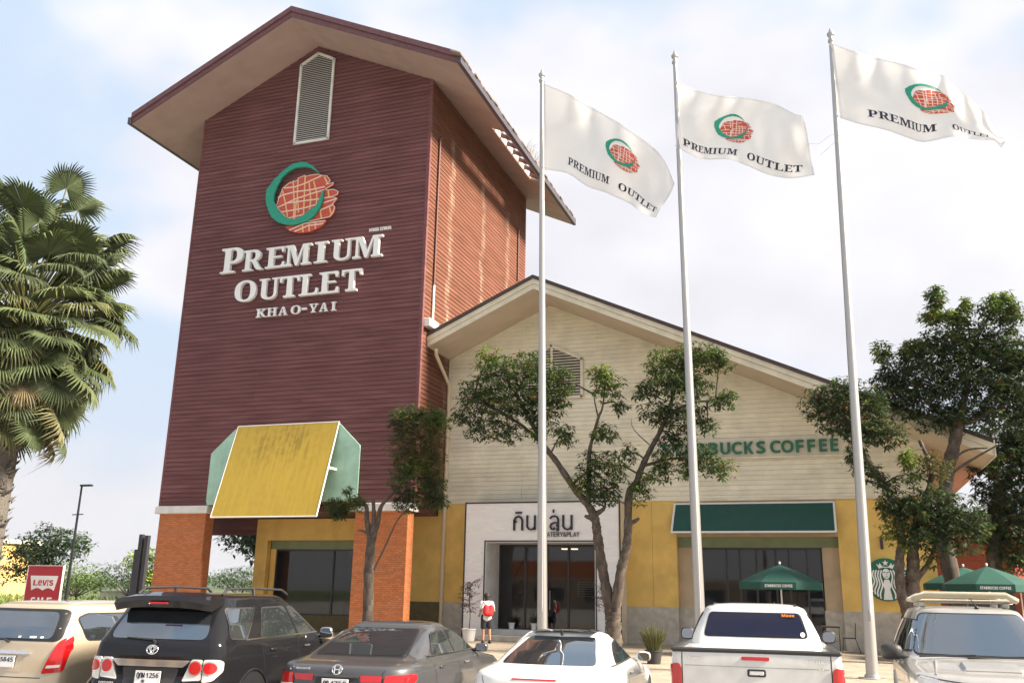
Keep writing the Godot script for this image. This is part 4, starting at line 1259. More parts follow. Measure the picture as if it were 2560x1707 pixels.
# a polygon of cloth coordinates cut into cells and laid on the cloth
func fabric_poly(m: MB, poly: PackedVector2Array, S: Callable, nrm: Callable, off: float) -> void:
	var lo := Vector2(9, 9); var hi := Vector2(-9, -9)
	for p in poly: lo = lo.min(p); hi = hi.max(p)
	var nx := maxi(1, int(ceil((hi.x - lo.x) / .03))); var ny := maxi(1, int(ceil((hi.y - lo.y) / .045)))
	for i in nx:
		for j in ny:
			var a := lo + (hi - lo) * Vector2(float(i) / nx, float(j) / ny)
			var e := lo + (hi - lo) * Vector2(float(i + 1) / nx, float(j + 1) / ny)
			var cell := PackedVector2Array([a, Vector2(e.x, a.y), e, Vector2(a.x, e.y)])
			for q in Geometry2D.intersect_polygons(poly, cell):
				var ix := Geometry2D.triangulate_polygon(q)
				for k in range(0, ix.size(), 3):
					var w := []
					for l in 3:
						var p: Vector2 = q[ix[k + l]]
						w.append(S.call(p.x, p.y) + nrm.call(p.x, p.y) * off)
					m.tri(w[0], w[1], w[2])

# ------------------------------------------------------------------ cars
# A body is a stack of rounded outlines. Local axes: the rear face is at z = 0, the nose at -z, the ground at y = 0.
# ring: [y, half width, rear z, front z, rear corner radius, front corner radius, rear crown, front crown]
class Body:
	var rings := []
	var barrel := 0.03
	func at(y: float) -> Array:
		if y <= rings[0][0]: return rings[0]
		for i in rings.size() - 1:
			var a: Array = rings[i]; var e: Array = rings[i + 1]
			if y <= e[0]:
				var t: float = (y - a[0]) / maxf(e[0] - a[0], 1e-5)
				var r := []
				for k in 8: r.append(lerpf(a[k], e[k], t))
				return r
		return rings[-1]
	func side_x(y: float, z: float) -> float:
		var r := at(y)
		var mid: float = (r[2] + r[3]) * .5; var half: float = (r[2] - r[3]) * .5
		var x: float = r[1] * (1.0 - barrel * pow(absf(z - mid) / half, 2.5))
		var dr: float = z - (r[2] - r[6] - r[4])
		if dr > 0: x -= r[4] - sqrt(maxf(r[4] * r[4] - dr * dr, 0))
		var df: float = (r[3] + r[7] + r[5]) - z
		if df > 0: x -= r[5] - sqrt(maxf(r[5] * r[5] - df * df, 0))
		return maxf(x, 0)
	func end_z(y: float, x: float, front: bool) -> float:
		var r := at(y)
		var rad: float = r[5] if front else r[4]
		var crown: float = r[7] if front else r[6]
		var hw: float = r[1] * (1.0 - barrel)
		var ax := absf(x)
		var d: float = crown * pow(ax / hw, 2.0)
		var dx: float = ax - (hw - rad)
		if dx > 0: d += rad - sqrt(maxf(rad * rad - dx * dx, 0))
		return r[3] + d if front else r[2] - d
	func outline(y: float) -> PackedVector3Array:      # half outline, rear middle -> right side -> front middle
		var r := at(y)
		var p := PackedVector3Array()
		var hw: float = r[1] * (1.0 - barrel)
		for i in 8:
			var x: float = (hw - r[4]) * i / 7.0
			p.append(Vector3(x, y, end_z(y, x, false)))
		for i in range(1, 13):
			var a := PI / 2 * i / 12.0
			var x: float = hw - r[4] + r[4] * sin(a)
			var zc: float = r[2] - r[6] * pow(x / hw, 2.0) - r[4] + r[4] * cos(a)
			p.append(Vector3(x, y, zc))
		var z0: float = p[-1].z
		var xf: float = hw - r[5]
		var z1: float = r[3] + r[7] + r[5]
		for i in range(1, 19):
			var z := lerpf(z0, z1, i / 18.0)
			var mid: float = (r[2] + r[3]) * .5; var half: float = (r[2] - r[3]) * .5
			p.append(Vector3(r[1] * (1.0 - barrel * pow(absf(z - mid) / half, 2.5)), y, z))
		for i in range(1, 13):
			var a := PI / 2 * i / 12.0
			var x: float = xf + r[5] * cos(a)
			p.append(Vector3(x, y, r[3] + r[7] * pow(x / hw, 2.0) + r[5] - r[5] * sin(a)))
		for i in range(1, 8):
			var x: float = xf * (1.0 - i / 7.0)
			p.append(Vector3(x, y, end_z(y, x, true)))
		return p

func body_mesh(B: Body, roof_rise: float) -> MB:
	var ys := []
	for i in B.rings.size() - 1:
		var a: float = B.rings[i][0]; var e: float = B.rings[i + 1][0]
		var n := maxi(1, int(ceil((e - a) / .05)))
		for k in n: ys.append(lerpf(a, e, float(k) / n))
	ys.append(B.rings[-1][0])
	var P := []
	for y in ys:
		var h := B.outline(y)
		var full := PackedVector3Array(h)
		for i in range(h.size() - 2, 0, -1): full.append(Vector3(-h[i].x, h[i].y, h[i].z))
		P.append(full)
	# roof: shrink the last outline towards its middle
	var last: PackedVector3Array = P[-1]
	var c := Vector3.ZERO
	for p in last: c += p
	c /= last.size()
	for q in [[.985, .16], [.95, .36], [.88, .60], [.75, .82], [.5, .96], [.0, 1.0]]:
		var r := PackedVector3Array()
		for p in last:
			r.append(Vector3(c.x + (p.x - c.x) * q[0], p.y + roof_rise * q[1], c.z + (p.z - c.z) * (1.0 - (1.0 - q[0]) * .9)) if q[0] > 0 else Vector3(0, p.y + roof_rise, c.z + (p.z - c.z) * .1))
		P.append(r)
	# floor
	var fl := PackedVector3Array()
	for p in P[0]: fl.append(Vector3(0, p.y, c.z + (p.z - c.z) * .4))
	P.insert(0, fl)
	var m := MB.new()
	var n: int = last.size(); var R := P.size()
	var N := []
	for i in R:
		var r := PackedVector3Array()
		for j in n:
			var du: Vector3 = P[i][(j + 1) % n] - P[i][(j + n - 1) % n]
			var dv: Vector3 = P[mini(i + 1, R - 1)][j] - P[maxi(i - 1, 0)][j]
			var q := dv.cross(du)
			if q.length() < 1e-6: q = Vector3.UP if i > R / 2 else Vector3.DOWN
			r.append(q.normalized())
		N.append(r)
	# outward check
	var flip := 1.0 if N[R / 3][0].z > 0 else -1.0
	for i in R - 1:
		for j in n:
			var k := (j + 1) % n
			var up := Vector3.UP
			var na: Vector3 = N[i][j] * flip; var nb: Vector3 = N[i][k] * flip; var nc: Vector3 = N[i + 1][k] * flip; var nd: Vector3 = N[i + 1][j] * flip
			if i >= R - 2: nc = up; nd = up
			m.quadn(P[i][j], P[i][k], P[i + 1][k], P[i + 1][j], na, nb, nc, nd)
	return m

func rounded(p: PackedVector2Array, r: float) -> PackedVector2Array:
	var o := PackedVector2Array()
	var n := p.size()
	for i in n:
		var a := p[(i + n - 1) % n]; var c := p[i]; var e := p[(i + 1) % n]
		var da := minf(r, (a - c).length() * .45); var de := minf(r, (e - c).length() * .45)
		var s := c + (a - c).normalized() * da; var f := c + (e - c).normalized() * de
		for k in 5:
			var t := k / 4.0
			o.append(s * (1 - t) * (1 - t) + c * 2 * t * (1 - t) + f * t * t)
	return o

func mirror2(p: PackedVector2Array) -> PackedVector2Array:
	var o := PackedVector2Array()
	for i in range(p.size() - 1, -1, -1): o.append(Vector2(-p[i].x, p[i].y))
	return o

# lay a flat outline on the body: face "r" rear (x, y), "f" front (x, y), "s" right side (z, y), "l" left side (z, y)
func patch(B: Body, face: String, poly: PackedVector2Array, off: float, skirt := true) -> MB:
	var m := MB.new()
	var S := func(p: Vector2) -> Vector3:
		if face == "r": return Vector3(p.x, p.y, B.end_z(p.y, p.x, false))
		if face == "f": return Vector3(p.x, p.y, B.end_z(p.y, p.x, true))
		var x := B.side_x(p.y, p.x)
		return Vector3(x if face == "s" else -x, p.y, p.x)
	var nrm := func(p: Vector2) -> Vector3:
		var a: Vector3 = S.call(p + Vector2(.012, 0)) - S.call(p - Vector2(.012, 0))
		var e: Vector3 = S.call(p + Vector2(0, .012)) - S.call(p - Vector2(0, .012))
		var n := a.cross(e).normalized()
		var w := Vector3.BACK if face == "r" else (Vector3.FORWARD if face == "f" else (Vector3.RIGHT if face == "s" else Vector3.LEFT))
		return n if n.dot(w) > 0 else -n
	var lo := Vector2(99, 99); var hi := -lo
	for p in poly: lo = lo.min(p); hi = hi.max(p)
	var nx := maxi(1, int(ceil((hi.x - lo.x) / .05))); var ny := maxi(1, int(ceil((hi.y - lo.y) / .04)))
	for i in nx:
		for j in ny:
			var a := lo + (hi - lo) * Vector2(float(i) / nx, float(j) / ny)
			var e := lo + (hi - lo) * Vector2(float(i + 1) / nx, float(j + 1) / ny)
			for q in Geometry2D.intersect_polygons(poly, PackedVector2Array([a, Vector2(e.x, a.y), e, Vector2(a.x, e.y)])):
				var ix := Geometry2D.triangulate_polygon(q)
				if q.size() == 4: ix = PackedInt32Array([0, 1, 2, 0, 2, 3])
				for k in range(0, ix.size(), 3):
					var v := []; var w := []
					for l in 3:
						var p: Vector2 = q[ix[k + l]]
						var n: Vector3 = nrm.call(p)
						w.append(n); v.append(S.call(p) + n * off)
					m.trin(v[0], v[1], v[2], w[0], w[1], w[2])
	if skirt:
		for i in poly.size():
			var a := poly[i]; var e := poly[(i + 1) % poly.size()]
			var na: Vector3 = nrm.call(a); var ne: Vector3 = nrm.call(e)
			m.quad(S.call(a) - na * .004, S.call(e) - ne * .004, S.call(e) + ne * off, S.call(a) + na * off)
	return m

func strip(B: Body, face: String, pts: Array, w: float, off: float) -> MB:      # thin line laid on the body
	var m := MB.new()
	for i in pts.size() - 1:
		var a: Vector2 = pts[i]; var e: Vector2 = pts[i + 1]
		var s := Vector2(-(e - a).y, (e - a).x).normalized() * w * .5
		m.add(patch(B, face, PackedVector2Array([a - s, e - s, e + s, a + s]), off), Transform3D())
	return m

func frame_ring(B: Body, face: String, poly: PackedVector2Array, w: float, off: float) -> MB:     # border round an outline
	var o := Geometry2D.offset_polygon(poly, w)
	if o.is_empty(): return patch(B, face, poly, off)
	return patch(B, face, o[0], off)

func wheel(t: Node, c: Vector3, r: float, w: float, sgn: float) -> void:
	var bs := Basis(Vector3.BACK, -PI / 2 * sgn)
	var m := MB.new()
	m.lathe(c, [Vector2(r * .62, -w), Vector2(r * .93, -w), Vector2(r, -w * .85), Vector2(r, -.03), Vector2(r * .93, 0), Vector2(r * .66, .0), Vector2(r * .64, -.02)], 28, bs)
	var ty := part(t, "wheel", m, M.rubber)
	m = MB.new()
	m.lathe(c, [Vector2(r * .66, -.03), Vector2(r * .66, -.005), Vector2(r * .61, -.005), Vector2(r * .58, -.06), Vector2(r * .1, -.05), Vector2(0, -.05)], 24, bs)
	for k in 6:
		var d := Basis(Vector3.RIGHT, TAU * k / 6.0)
		m.cbox(c + d * Vector3(0, r * .34, 0) + Vector3(-.028 * sgn, 0, 0), Vector3(.05, r * .56, r * .17), d)
	m.lathe(c, [Vector2(r * .14, -.05), Vector2(r * .14, .0), Vector2(0, .004)], 12, bs)
	part(ty, "rim", m, M.alloy)

func plate(t: Node, c: Vector3, tilt: float, th: String, digits: String, prov: String, bg: Material, ink: Material) -> void:
	var m := MB.new()
	m.rbox(Vector3.ZERO, Vector3(.345, .155, .012), .004)
	var p := part(t, "number_plate", m, bg)
	p.position = c; p.rotation.x = tilt
	m = MB.new()
	var x := -.15
	if th != "": x = thai(m, th, -.145, .0, .052, .011, .0062, .002)
	x = maxf(x + .012, -.10)
	m.add(fit(text_mb(digits, font("Droid Sans", true), .002), x, .15, -.002, .055, .0062), Transform3D())
	if prov != "": thai(m, prov, -.07, -.055, .030, .006, .0062, .002)
	for q in [[-.166, -.072, .166, -.070], [-.166, .070, .166, .072], [-.168, -.072, -.166, .072], [.166, -.072, .168, .072]]:
		m.box(Vector3(q[0], q[1], .0061), Vector3(q[2], q[3], .0075))
	part(p, "plate_text", m, ink)

func ellipse_ring(m: MB, c: Vector3, rx: float, ry: float, w: float) -> void:
	var q := []
	for i in 25: q.append(c + Vector3(cos(TAU * i / 24) * rx, sin(TAU * i / 24) * ry, 0))
	m.tube(q, [w], 6)

func car_text(t: Node, called: String, s: String, c: Vector3, w: float, h: float, tilt: float, m0: Material) -> void:
	var p := part(t, called, fit(text_mb(s, font("Droid Sans", true), .006), -w / 2, w / 2, -h / 2, h / 2, 0), m0)
	p.position = c; p.rotation.x = tilt

func mirror_part(t: Node, c: Vector3, sgn: float, s: Vector3, paint: Material) -> void:
	var m := MB.new()
	m.ball(Vector3.ZERO, Vector3.ONE, 18, 12)
	for i in m.v.size():
		var q := m.v[i]
		m.v[i] = Vector3(signf(q.x) * pow(absf(q.x), .62), signf(q.y) * pow(absf(q.y), .62), signf(q.z) * pow(absf(q.z), .8)) * s * .5
	for i in m.v.size():      # flatten the rear side where the glass sits
		m.v[i].z = minf(m.v[i].z, s.z * .26)
	m.tube([Vector3(-sgn * s.x * .4, -s.y * .25, -.02), Vector3(-sgn * (s.x * .5 + .10), -s.y * .45, -.05)], [.03], 6)
	var p := part(t, "door_mirror", m, paint)
	p.position = c
	m = MB.new()
	m.ball(Vector3.ZERO, Vector3.ONE, 18, 6)
	for i in m.v.size():
		var q := m.v[i]
		m.v[i] = Vector3(signf(q.x) * pow(absf(q.x), .6) * s.x * .42, signf(q.y) * pow(absf(q.y), .6) * s.y * .40, s.z * .265 + q.z * .004)
		m.n[i] = Vector3(0, .05, 1).normalized()
	part(p, "mirror_glass", m, M.mirror)

# parts common to every car
func car(called: String, label: String, B: Body, roof_rise: float, paint: Material, at: Vector3, wheels: Array, face_viewer := false) -> Node3D:
	var t := thing(called, label, "car", at, "cars parked nose-in along the kerb" if not face_viewer else "")
	t.rotation.y = PI if face_viewer else deg_to_rad({gold_van = 3.0, black_suv = 7.5, grey_sedan = 5.0, white_coupe = 4.0, white_pickup = 4.2}[called])
	part(t, "body", body_mesh(B, roof_rise), paint)
	for wq in wheels:      # [z, radius]
		for sgn in [-1.0, 1.0]:
			var face := "s" if sgn > 0 else "l"
			var arch := PackedVector2Array()
			for i in 17:
				var a := PI * i / 16.0 * 1.16 - PI * .08
				arch.append(Vector2(wq[0] + cos(a) * (wq[1] + .07), wq[1] + sin(a) * (wq[1] + .08)))
			for p in arch.size(): arch[p].y = maxf(arch[p].y, B.rings[0][0] + .01)
			part(t, "wheel_arch", patch(B, face, arch, .003, false), M.black)
			var x := B.side_x(wq[1], wq[0])
			wheel(t, Vector3((x - .0) * sgn, wq[1], wq[0]), wq[1], .21, sgn)
			var lip := MB.new()
			var q := []
			for i in 17:
				var a := PI * i / 16.0 * 1.12 - PI * .06
				var yy: float = maxf(wq[1] + sin(a) * (wq[1] + .085), B.rings[0][0] + .01)
				var zz: float = wq[0] + cos(a) * (wq[1] + .075)
				q.append(Vector3((B.side_x(yy, zz) + .0) * sgn, yy, zz))
			lip.tube(q, [.022], 6)
			part(t, "arch_lip", lip, paint)
	return t

func car_materials() -> void:
	M.alloy = mat(lin(.48, .48, .49), .3, {metal = .9})
	M.mirror = mat(lin(.30, .31, .33), .03, {metal = 1.0})
	M.carglass = mat(lin(.21, .245, .28), .02, {metal = .92})
	M.tintglass = mat(lin(.045, .045, .075), .05, {metal = .9})
	M.lampred = mat(lin(.42, .006, .008), .12, {clear = .8})
	M.lampwhite = mat(lin(.62, .61, .60), .12, {clear = .8, metal = .2})
	M.lampamber = mat(lin(.60, .18, .02), .15, {clear = .8})
	M.plate = mat(lin(.70, .70, .70), .5)
	M.plate_red = mat(lin(.50, .03, .04), .5)
	M.gold = mat(lin(.50, .415, .30), .38, {metal = .35, clear = 1.0, crough = .05})
	M.blackpaint = mat(lin(.010, .010, .012), .4, {spec = .1, clear = .7, crough = .03})
	M.greypaint = mat(lin(.072, .073, .078), .4, {metal = .4, spec = .2, clear = 1.0, crough = .06})
	M.whitepaint = mat(lin(.70, .70, .69), .45, {spec = .2, clear = 1.0, crough = .04})
	M.whitetruck = mat(lin(.70, .695, .67), .4, {clear = .8, crough = .08, tex = "soft", scale = .8})
	M.silver = mat(lin(.46, .45, .43), .38, {metal = .4, clear = .9, crough = .08, tex = "soft", scale = .9})

func side_glass(t: Node, B: Body, polys: Array, rim: float, rim_mat: Material, glass: Material) -> void:
	for sgn in ["s", "l"]:
		for p in polys:
			var pp := rounded(pairs(p), .05)
			part(t, "window_surround", frame_ring(B, sgn, pp, rim, .003), rim_mat)
			part(t, "side_window", patch(B, sgn, pp, .008), glass)

func handles(t: Node, B: Body, zs: Array, y: float, m0: Material) -> void:
	for z in zs:
		for sgn in [-1.0, 1.0]:
			var m := MB.new()
			m.rbox(Vector3((B.side_x(y, z) + .022) * sgn, y, z), Vector3(.022, .028, .18), .008)
			part(t, "door_handle", m, m0)

func seams(t: Node, B: Body, lines: Array) -> void:
	for s in ["s", "l"]:
		for l in lines: part(t, "door_gap", strip(B, s, Array(pairs(l)), .009, .0015), M.black)

func parked_cars() -> void:
	car_materials()
	gold_van(); black_suv(); grey_sedan(); white_coupe(); white_pickup(); silver_suv()

func gold_van() -> void:
	var B := Body.new()
	B.rings = [[.26, .80, -.10, -4.45, .22, .35, .06, .12], [.40, .865, -.01, -4.54, .20, .40, .07, .16], [.60, .88, 0, -4.56, .20, .42, .07, .18], [.72, .885, -.03, -4.55, .18, .42, .07, .18], [.92, .882, -.05, -4.45, .17, .42, .06, .18], [1.0, .875, -.06, -4.10, .17, .40, .06, .16], [1.08, .865, -.07, -3.62, .16, .34, .06, .14], [1.12, .86, -.075, -3.50, .15, .30, .06, .12], [1.30, .80, -.14, -3.10, .15, .28, .06, .10], [1.47, .73, -.24, -2.72, .15, .26, .06, .10], [1.575, .675, -.32, -2.45, .17, .26, .06, .10]]
	var t := car("gold_van", "champagne gold people carrier beside the black four-wheel drive", B, .07, M.gold, Vector3(-10.55, 0, -9.75), [[-.95, .33], [-3.70, .33]])
	part(t, "window_surround", patch(B, "r", rounded(pairs([-.77, 1.13, .77, 1.13, .73, 1.35, .66, 1.54, -.66, 1.54, -.73, 1.35]), .10), .004), M.black)
	part(t, "rear_window", patch(B, "r", rounded(pairs([-.64, 1.16, .64, 1.16, .62, 1.34, .57, 1.50, -.57, 1.50, -.62, 1.34]), .10), .009), M.carglass)
	for q in [[.30, .1], [.46, .05], [.12, .04]]:
		part(t, "sticker", patch(B, "r", rounded(pairs([q[0], 1.168, q[0] + q[1], 1.168, q[0] + q[1], 1.192, q[0], 1.192]), .01), .011), M.sign_white)
	for s in [1.0, -1.0]:
		var p := pairs([.60, .73, .83, .76, .845, 1.00, .845, 1.17, .80, 1.20, .74, 1.11, .67, .93])
		var p2 := pairs([.605, .735, .825, .765, .835, .88, .655, .87])
		var lamp := part(t, "tail_lamp", patch(B, "r", rounded(p if s > 0 else mirror2(p), .03), .022), M.lampred)
		part(lamp, "lamp_lens", patch(B, "r", rounded(pairs([.655, .80, .80, .815, .805, .85, .668, .835]) if s > 0 else mirror2(pairs([.655, .80, .80, .815, .805, .85, .668, .835])), .01), .026), M.lampwhite)
	part(t, "tailgate_gap", strip(B, "r", [Vector2(-.60, .68), Vector2(.60, .68)], .01, .002), M.black)
	part(t, "garnish", patch(B, "r", rounded(pairs([-.38, .965, .38, .965, .35, 1.01, -.35, 1.01]), .02), .03), M.chrome)
	part(t, "plate_recess", patch(B, "r", rounded(pairs([-.30, .745, .30, .745, .27, .955, -.27, .955]), .03), .002, false), M.gold)
	plate(t, Vector3(0, .87, -.025), -.12, "ฎก", "5845", "ก", M.plate, M.sign_black)
	var m := MB.new()
	m.tube([Vector3(.0, 1.115, -.06), Vector3(-.10, 1.15, -.07), Vector3(-.55, 1.165, -.10)], [.018, .012, .008], 6)
	part(t, "rear_wiper", m, M.plastic)
	part(t, "bumper_trim", strip(B, "r", [Vector2(-.82, .50), Vector2(.82, .50)], .03, .01), M.gold)
	side_glass(t, B, [[-.55, 1.15, -.45, 1.42, -.62, 1.47, -1.42, 1.47, -1.46, 1.13], [-1.56, 1.13, -1.52, 1.47, -2.10, 1.47, -2.42, 1.13], [-2.52, 1.13, -2.24, 1.46, -2.52, 1.46, -3.25, 1.16]], .02, M.black, M.carglass)
	seams(t, B, [[-1.51, .40, -1.51, 1.12], [-2.47, .38, -2.47, 1.12], [-3.40, .40, -3.40, 1.05]])
	handles(t, B, [-1.72, -2.72], 1.0, M.gold)
	for s in [1.0, -1.0]: mirror_part(t, Vector3(.965 * s, 1.16, -3.15), s, Vector3(.19, .15, .12), M.gold)
	nose_details(t, B, .62, .80, .50, .82)

func nose_details(t: Node, B: Body, y0: float, y1: float, x0: float, x1: float) -> void:
	var ws := rounded(pairs([-.72, B.rings[7][0] + .02, .72, B.rings[7][0] + .02, .60, B.rings[-1][0] - .03, -.60, B.rings[-1][0] - .03]), .06)
	part(t, "windscreen", patch(B, "f", ws, .006), M.carglass)
	for s in [1.0, -1.0]:
		var p := pairs([x0, y0, x1 - .03, y0 + .04, x1 - .05, y1 + .02, x0 + .08, y1])
		part(t, "head_lamp", patch(B, "f", rounded(p if s > 0 else mirror2(p), .03), .01), M.lampwhite)
	part(t, "grille", patch(B, "f", rounded(pairs([-.42, y0 - .02, .42, y0 - .02, .46, y1 - .03, -.46, y1 - .03]), .03), .006), M.plastic)

func black_suv() -> void:
	var B := Body.new()
	B.rings = [[.34, .82, -.16, -4.52, .22, .34, .06, .12], [.46, .885, -.03, -4.64, .20, .42, .07, .16], [.62, .905, 0, -4.69, .20, .44, .07, .18], [.72, .91, -.02, -4.69, .18, .44, .07, .18], [.78, .912, -.06, -4.68, .17, .44, .06, .18], [.98, .91, -.07, -4.62, .16, .44, .06, .18], [1.06, .905, -.075, -4.35, .16, .42, .06, .16], [1.16, .89, -.09, -3.52, .15, .34, .06, .12], [1.20, .88, -.10, -3.44, .15, .30, .06, .12], [1.42, .80, -.24, -3.02, .15, .28, .06, .10], [1.62, .71, -.38, -2.68, .15, .26, .06, .10], [1.72, .66, -.44, -2.5, .17, .26, .06, .10]]
	var t := car("black_suv", "glossy black four-wheel drive with roof spoiler and clear round-lens tail lamps", B, .075, M.blackpaint, Vector3(-7.98, 0, -9.5), [[-.98, .385], [-3.72, .385]])
	part(t, "rear_window", patch(B, "r", rounded(pairs([-.62, 1.24, .62, 1.24, .655, 1.30, .60, 1.50, .56, 1.56, -.56, 1.56, -.60, 1.50, -.655, 1.30]), .06), .006), M.carglass)
	# spoiler
	var m := MB.new()
	var sp := PackedVector2Array([Vector2(-.45, 1.80), Vector2(-.12, 1.755), Vector2(-.085, 1.70), Vector2(-.15, 1.615), Vector2(-.30, 1.66), Vector2(-.45, 1.70)])
	for i in 10:
		var x0 := lerpf(-.66, .66, i / 10.0); var x1 := lerpf(-.66, .66, (i + 1) / 10.0)
		var q := []
		for x in [x0, x1]:
			var tr := Transform3D(Basis(), Vector3(x, -.05 * pow(absf(x) / .66, 3.0), -.06 * pow(absf(x) / .66, 2.0)))
			var r := []
			for p in sp: r.append(tr * Vector3(0, p.y, p.x))
			q.append(r)
		for k in sp.size():
			var l := (k + 1) % sp.size()
			m.quad(q[0][k], q[0][l], q[1][l], q[1][k])
		if i == 0 or i == 9:
			var r: Array = q[0] if i == 0 else q[1]
			for k in range(1, sp.size() - 1): m.tri(r[0], r[k], r[k + 1])
	part(t, "roof_spoiler", m, M.blackpaint)
	m = MB.new(); m.rbox(Vector3(0, 1.665, -.085), Vector3(.26, .02, .02), .004); part(t, "brake_light", m, M.lampred)
	# tail lamps: clear housing with a round red lens, in two halves
	for s in [1.0, -1.0]:
		for q in [[pairs([.44, .76, .68, .78, .67, 1.02, .54, 1.02]), Vector2(.595, .92), .074], [pairs([.695, .75, .80, .77, .872, .88, .872, 1.0, .82, 1.02, .69, 1.02]), Vector2(.765, .92), .066]]:
			var hp: PackedVector2Array = q[0] if s > 0 else mirror2(q[0])
			var lamp := part(t, "tail_lamp", patch(B, "r", rounded(hp, .03), .022), M.lampwhite)
			var c: Vector2 = q[1] * Vector2(s, 1)
			var ring := PackedVector2Array(); var disc := PackedVector2Array()
			for i in 20:
				ring.append(c + Vector2(cos(TAU * i / 20), sin(TAU * i / 20)) * (q[2] + .014))
				disc.append(c + Vector2(cos(TAU * i / 20), sin(TAU * i / 20)) * q[2])
			part(lamp, "lens_ring", patch(B, "r", ring, .027), M.chrome)
			part(lamp, "lamp_lens", patch(B, "r", disc, .033), M.lampred)
	part(t, "garnish", patch(B, "r", rounded(pairs([-.44, .925, .44, .925, .53, 1.005, -.53, 1.005]), .02), .028), M.chrome)
	part(t, "plate_recess", patch(B, "r", rounded(pairs([-.33, .70, .33, .70, .38, .915, -.38, .915]), .03), .002, false), M.plastic)
	plate(t, Vector3(0, .80, -.03), -.08, "ฎกผ", "1256", "กอ", M.plate, M.sign_black)
	m = MB.new()
	ellipse_ring(m, Vector3.ZERO, .075, .052, .009); ellipse_ring(m, Vector3(0, .012, 0), .046, .022, .008); ellipse_ring(m, Vector3(0, -.004, 0), .022, .045, .008)
	var bg := part(t, "badge", m, M.chrome); bg.position = Vector3(0, 1.12, -.068); bg.rotation.x = -.18
	car_text(t, "name_badge", "FORTUNER", Vector3(-.56, .725, -.045), .20, .028, 0, M.chrome)
	car_text(t, "name_badge", "VVT-i", Vector3(.52, .725, -.045), .11, .026, 0, M.chrome)
	car_text(t, "name_badge", "V", Vector3(.40, .55, .005), .05, .026, 0, M.chrome)
	m = MB.new()
	m.tube([Vector3(.03, 1.195, -.08), Vector3(-.02, 1.235, -.10), Vector3(-.40, 1.25, -.13)], [.02, .013, .008], 6)
	part(t, "rear_wiper", m, M.plastic)
	part(t, "tailgate_gap", strip(B, "r", [Vector2(-.70, .66), Vector2(.70, .66)], .01, .002), M.black)
	side_glass(t, B, [[-.42, 1.26, -.50, 1.60, -1.18, 1.60, -.80, 1.24], [-1.20, 1.23, -1.42, 1.60, -2.10, 1.61, -2.26, 1.23], [-2.36, 1.23, -2.20, 1.61, -2.55, 1.60, -3.22, 1.26]], .018, M.plastic, M.carglass)
	for s in ["s", "l"]:
		part(t, "window_trim", strip(B, s, [Vector2(-.78, 1.222), Vector2(-3.25, 1.245)], .018, .012), M.chrome)
		part(t, "window_trim", strip(B, s, [Vector2(-.79, 1.225), Vector2(-1.22, 1.62)], .02, .012), M.chrome)
	seams(t, B, [[-1.30, .80, -1.18, 1.22], [-2.31, .42, -2.31, 1.22], [-3.36, .46, -3.36, 1.15]])
	handles(t, B, [-1.50, -2.55], 1.08, M.chrome)
	for s in [1.0, -1.0]:
		m = MB.new()
		m.tube([Vector3(.60 * s, 1.77, -.55), Vector3(.59 * s, 1.845, -.68), Vector3(.585 * s, 1.86, -1.4), Vector3(.59 * s, 1.845, -2.25), Vector3(.60 * s, 1.78, -2.42)], [.018], 6)
		m.tube([Vector3(.60 * s, 1.77, -1.4), Vector3(.585 * s, 1.86, -1.4)], [.02], 6)
		part(t, "roof_rail", m, M.plastic)
		mirror_part(t, Vector3(.985 * s, 1.235, -3.10), s, Vector3(.20, .16, .13), M.chrome)
	m = MB.new(); m.rbox(Vector3(0, .41, .0), Vector3(1.5, .10, .12), .03); part(t, "rear_step", m, M.plastic)
	nose_details(t, B, .80, 1.0, .5, .84)

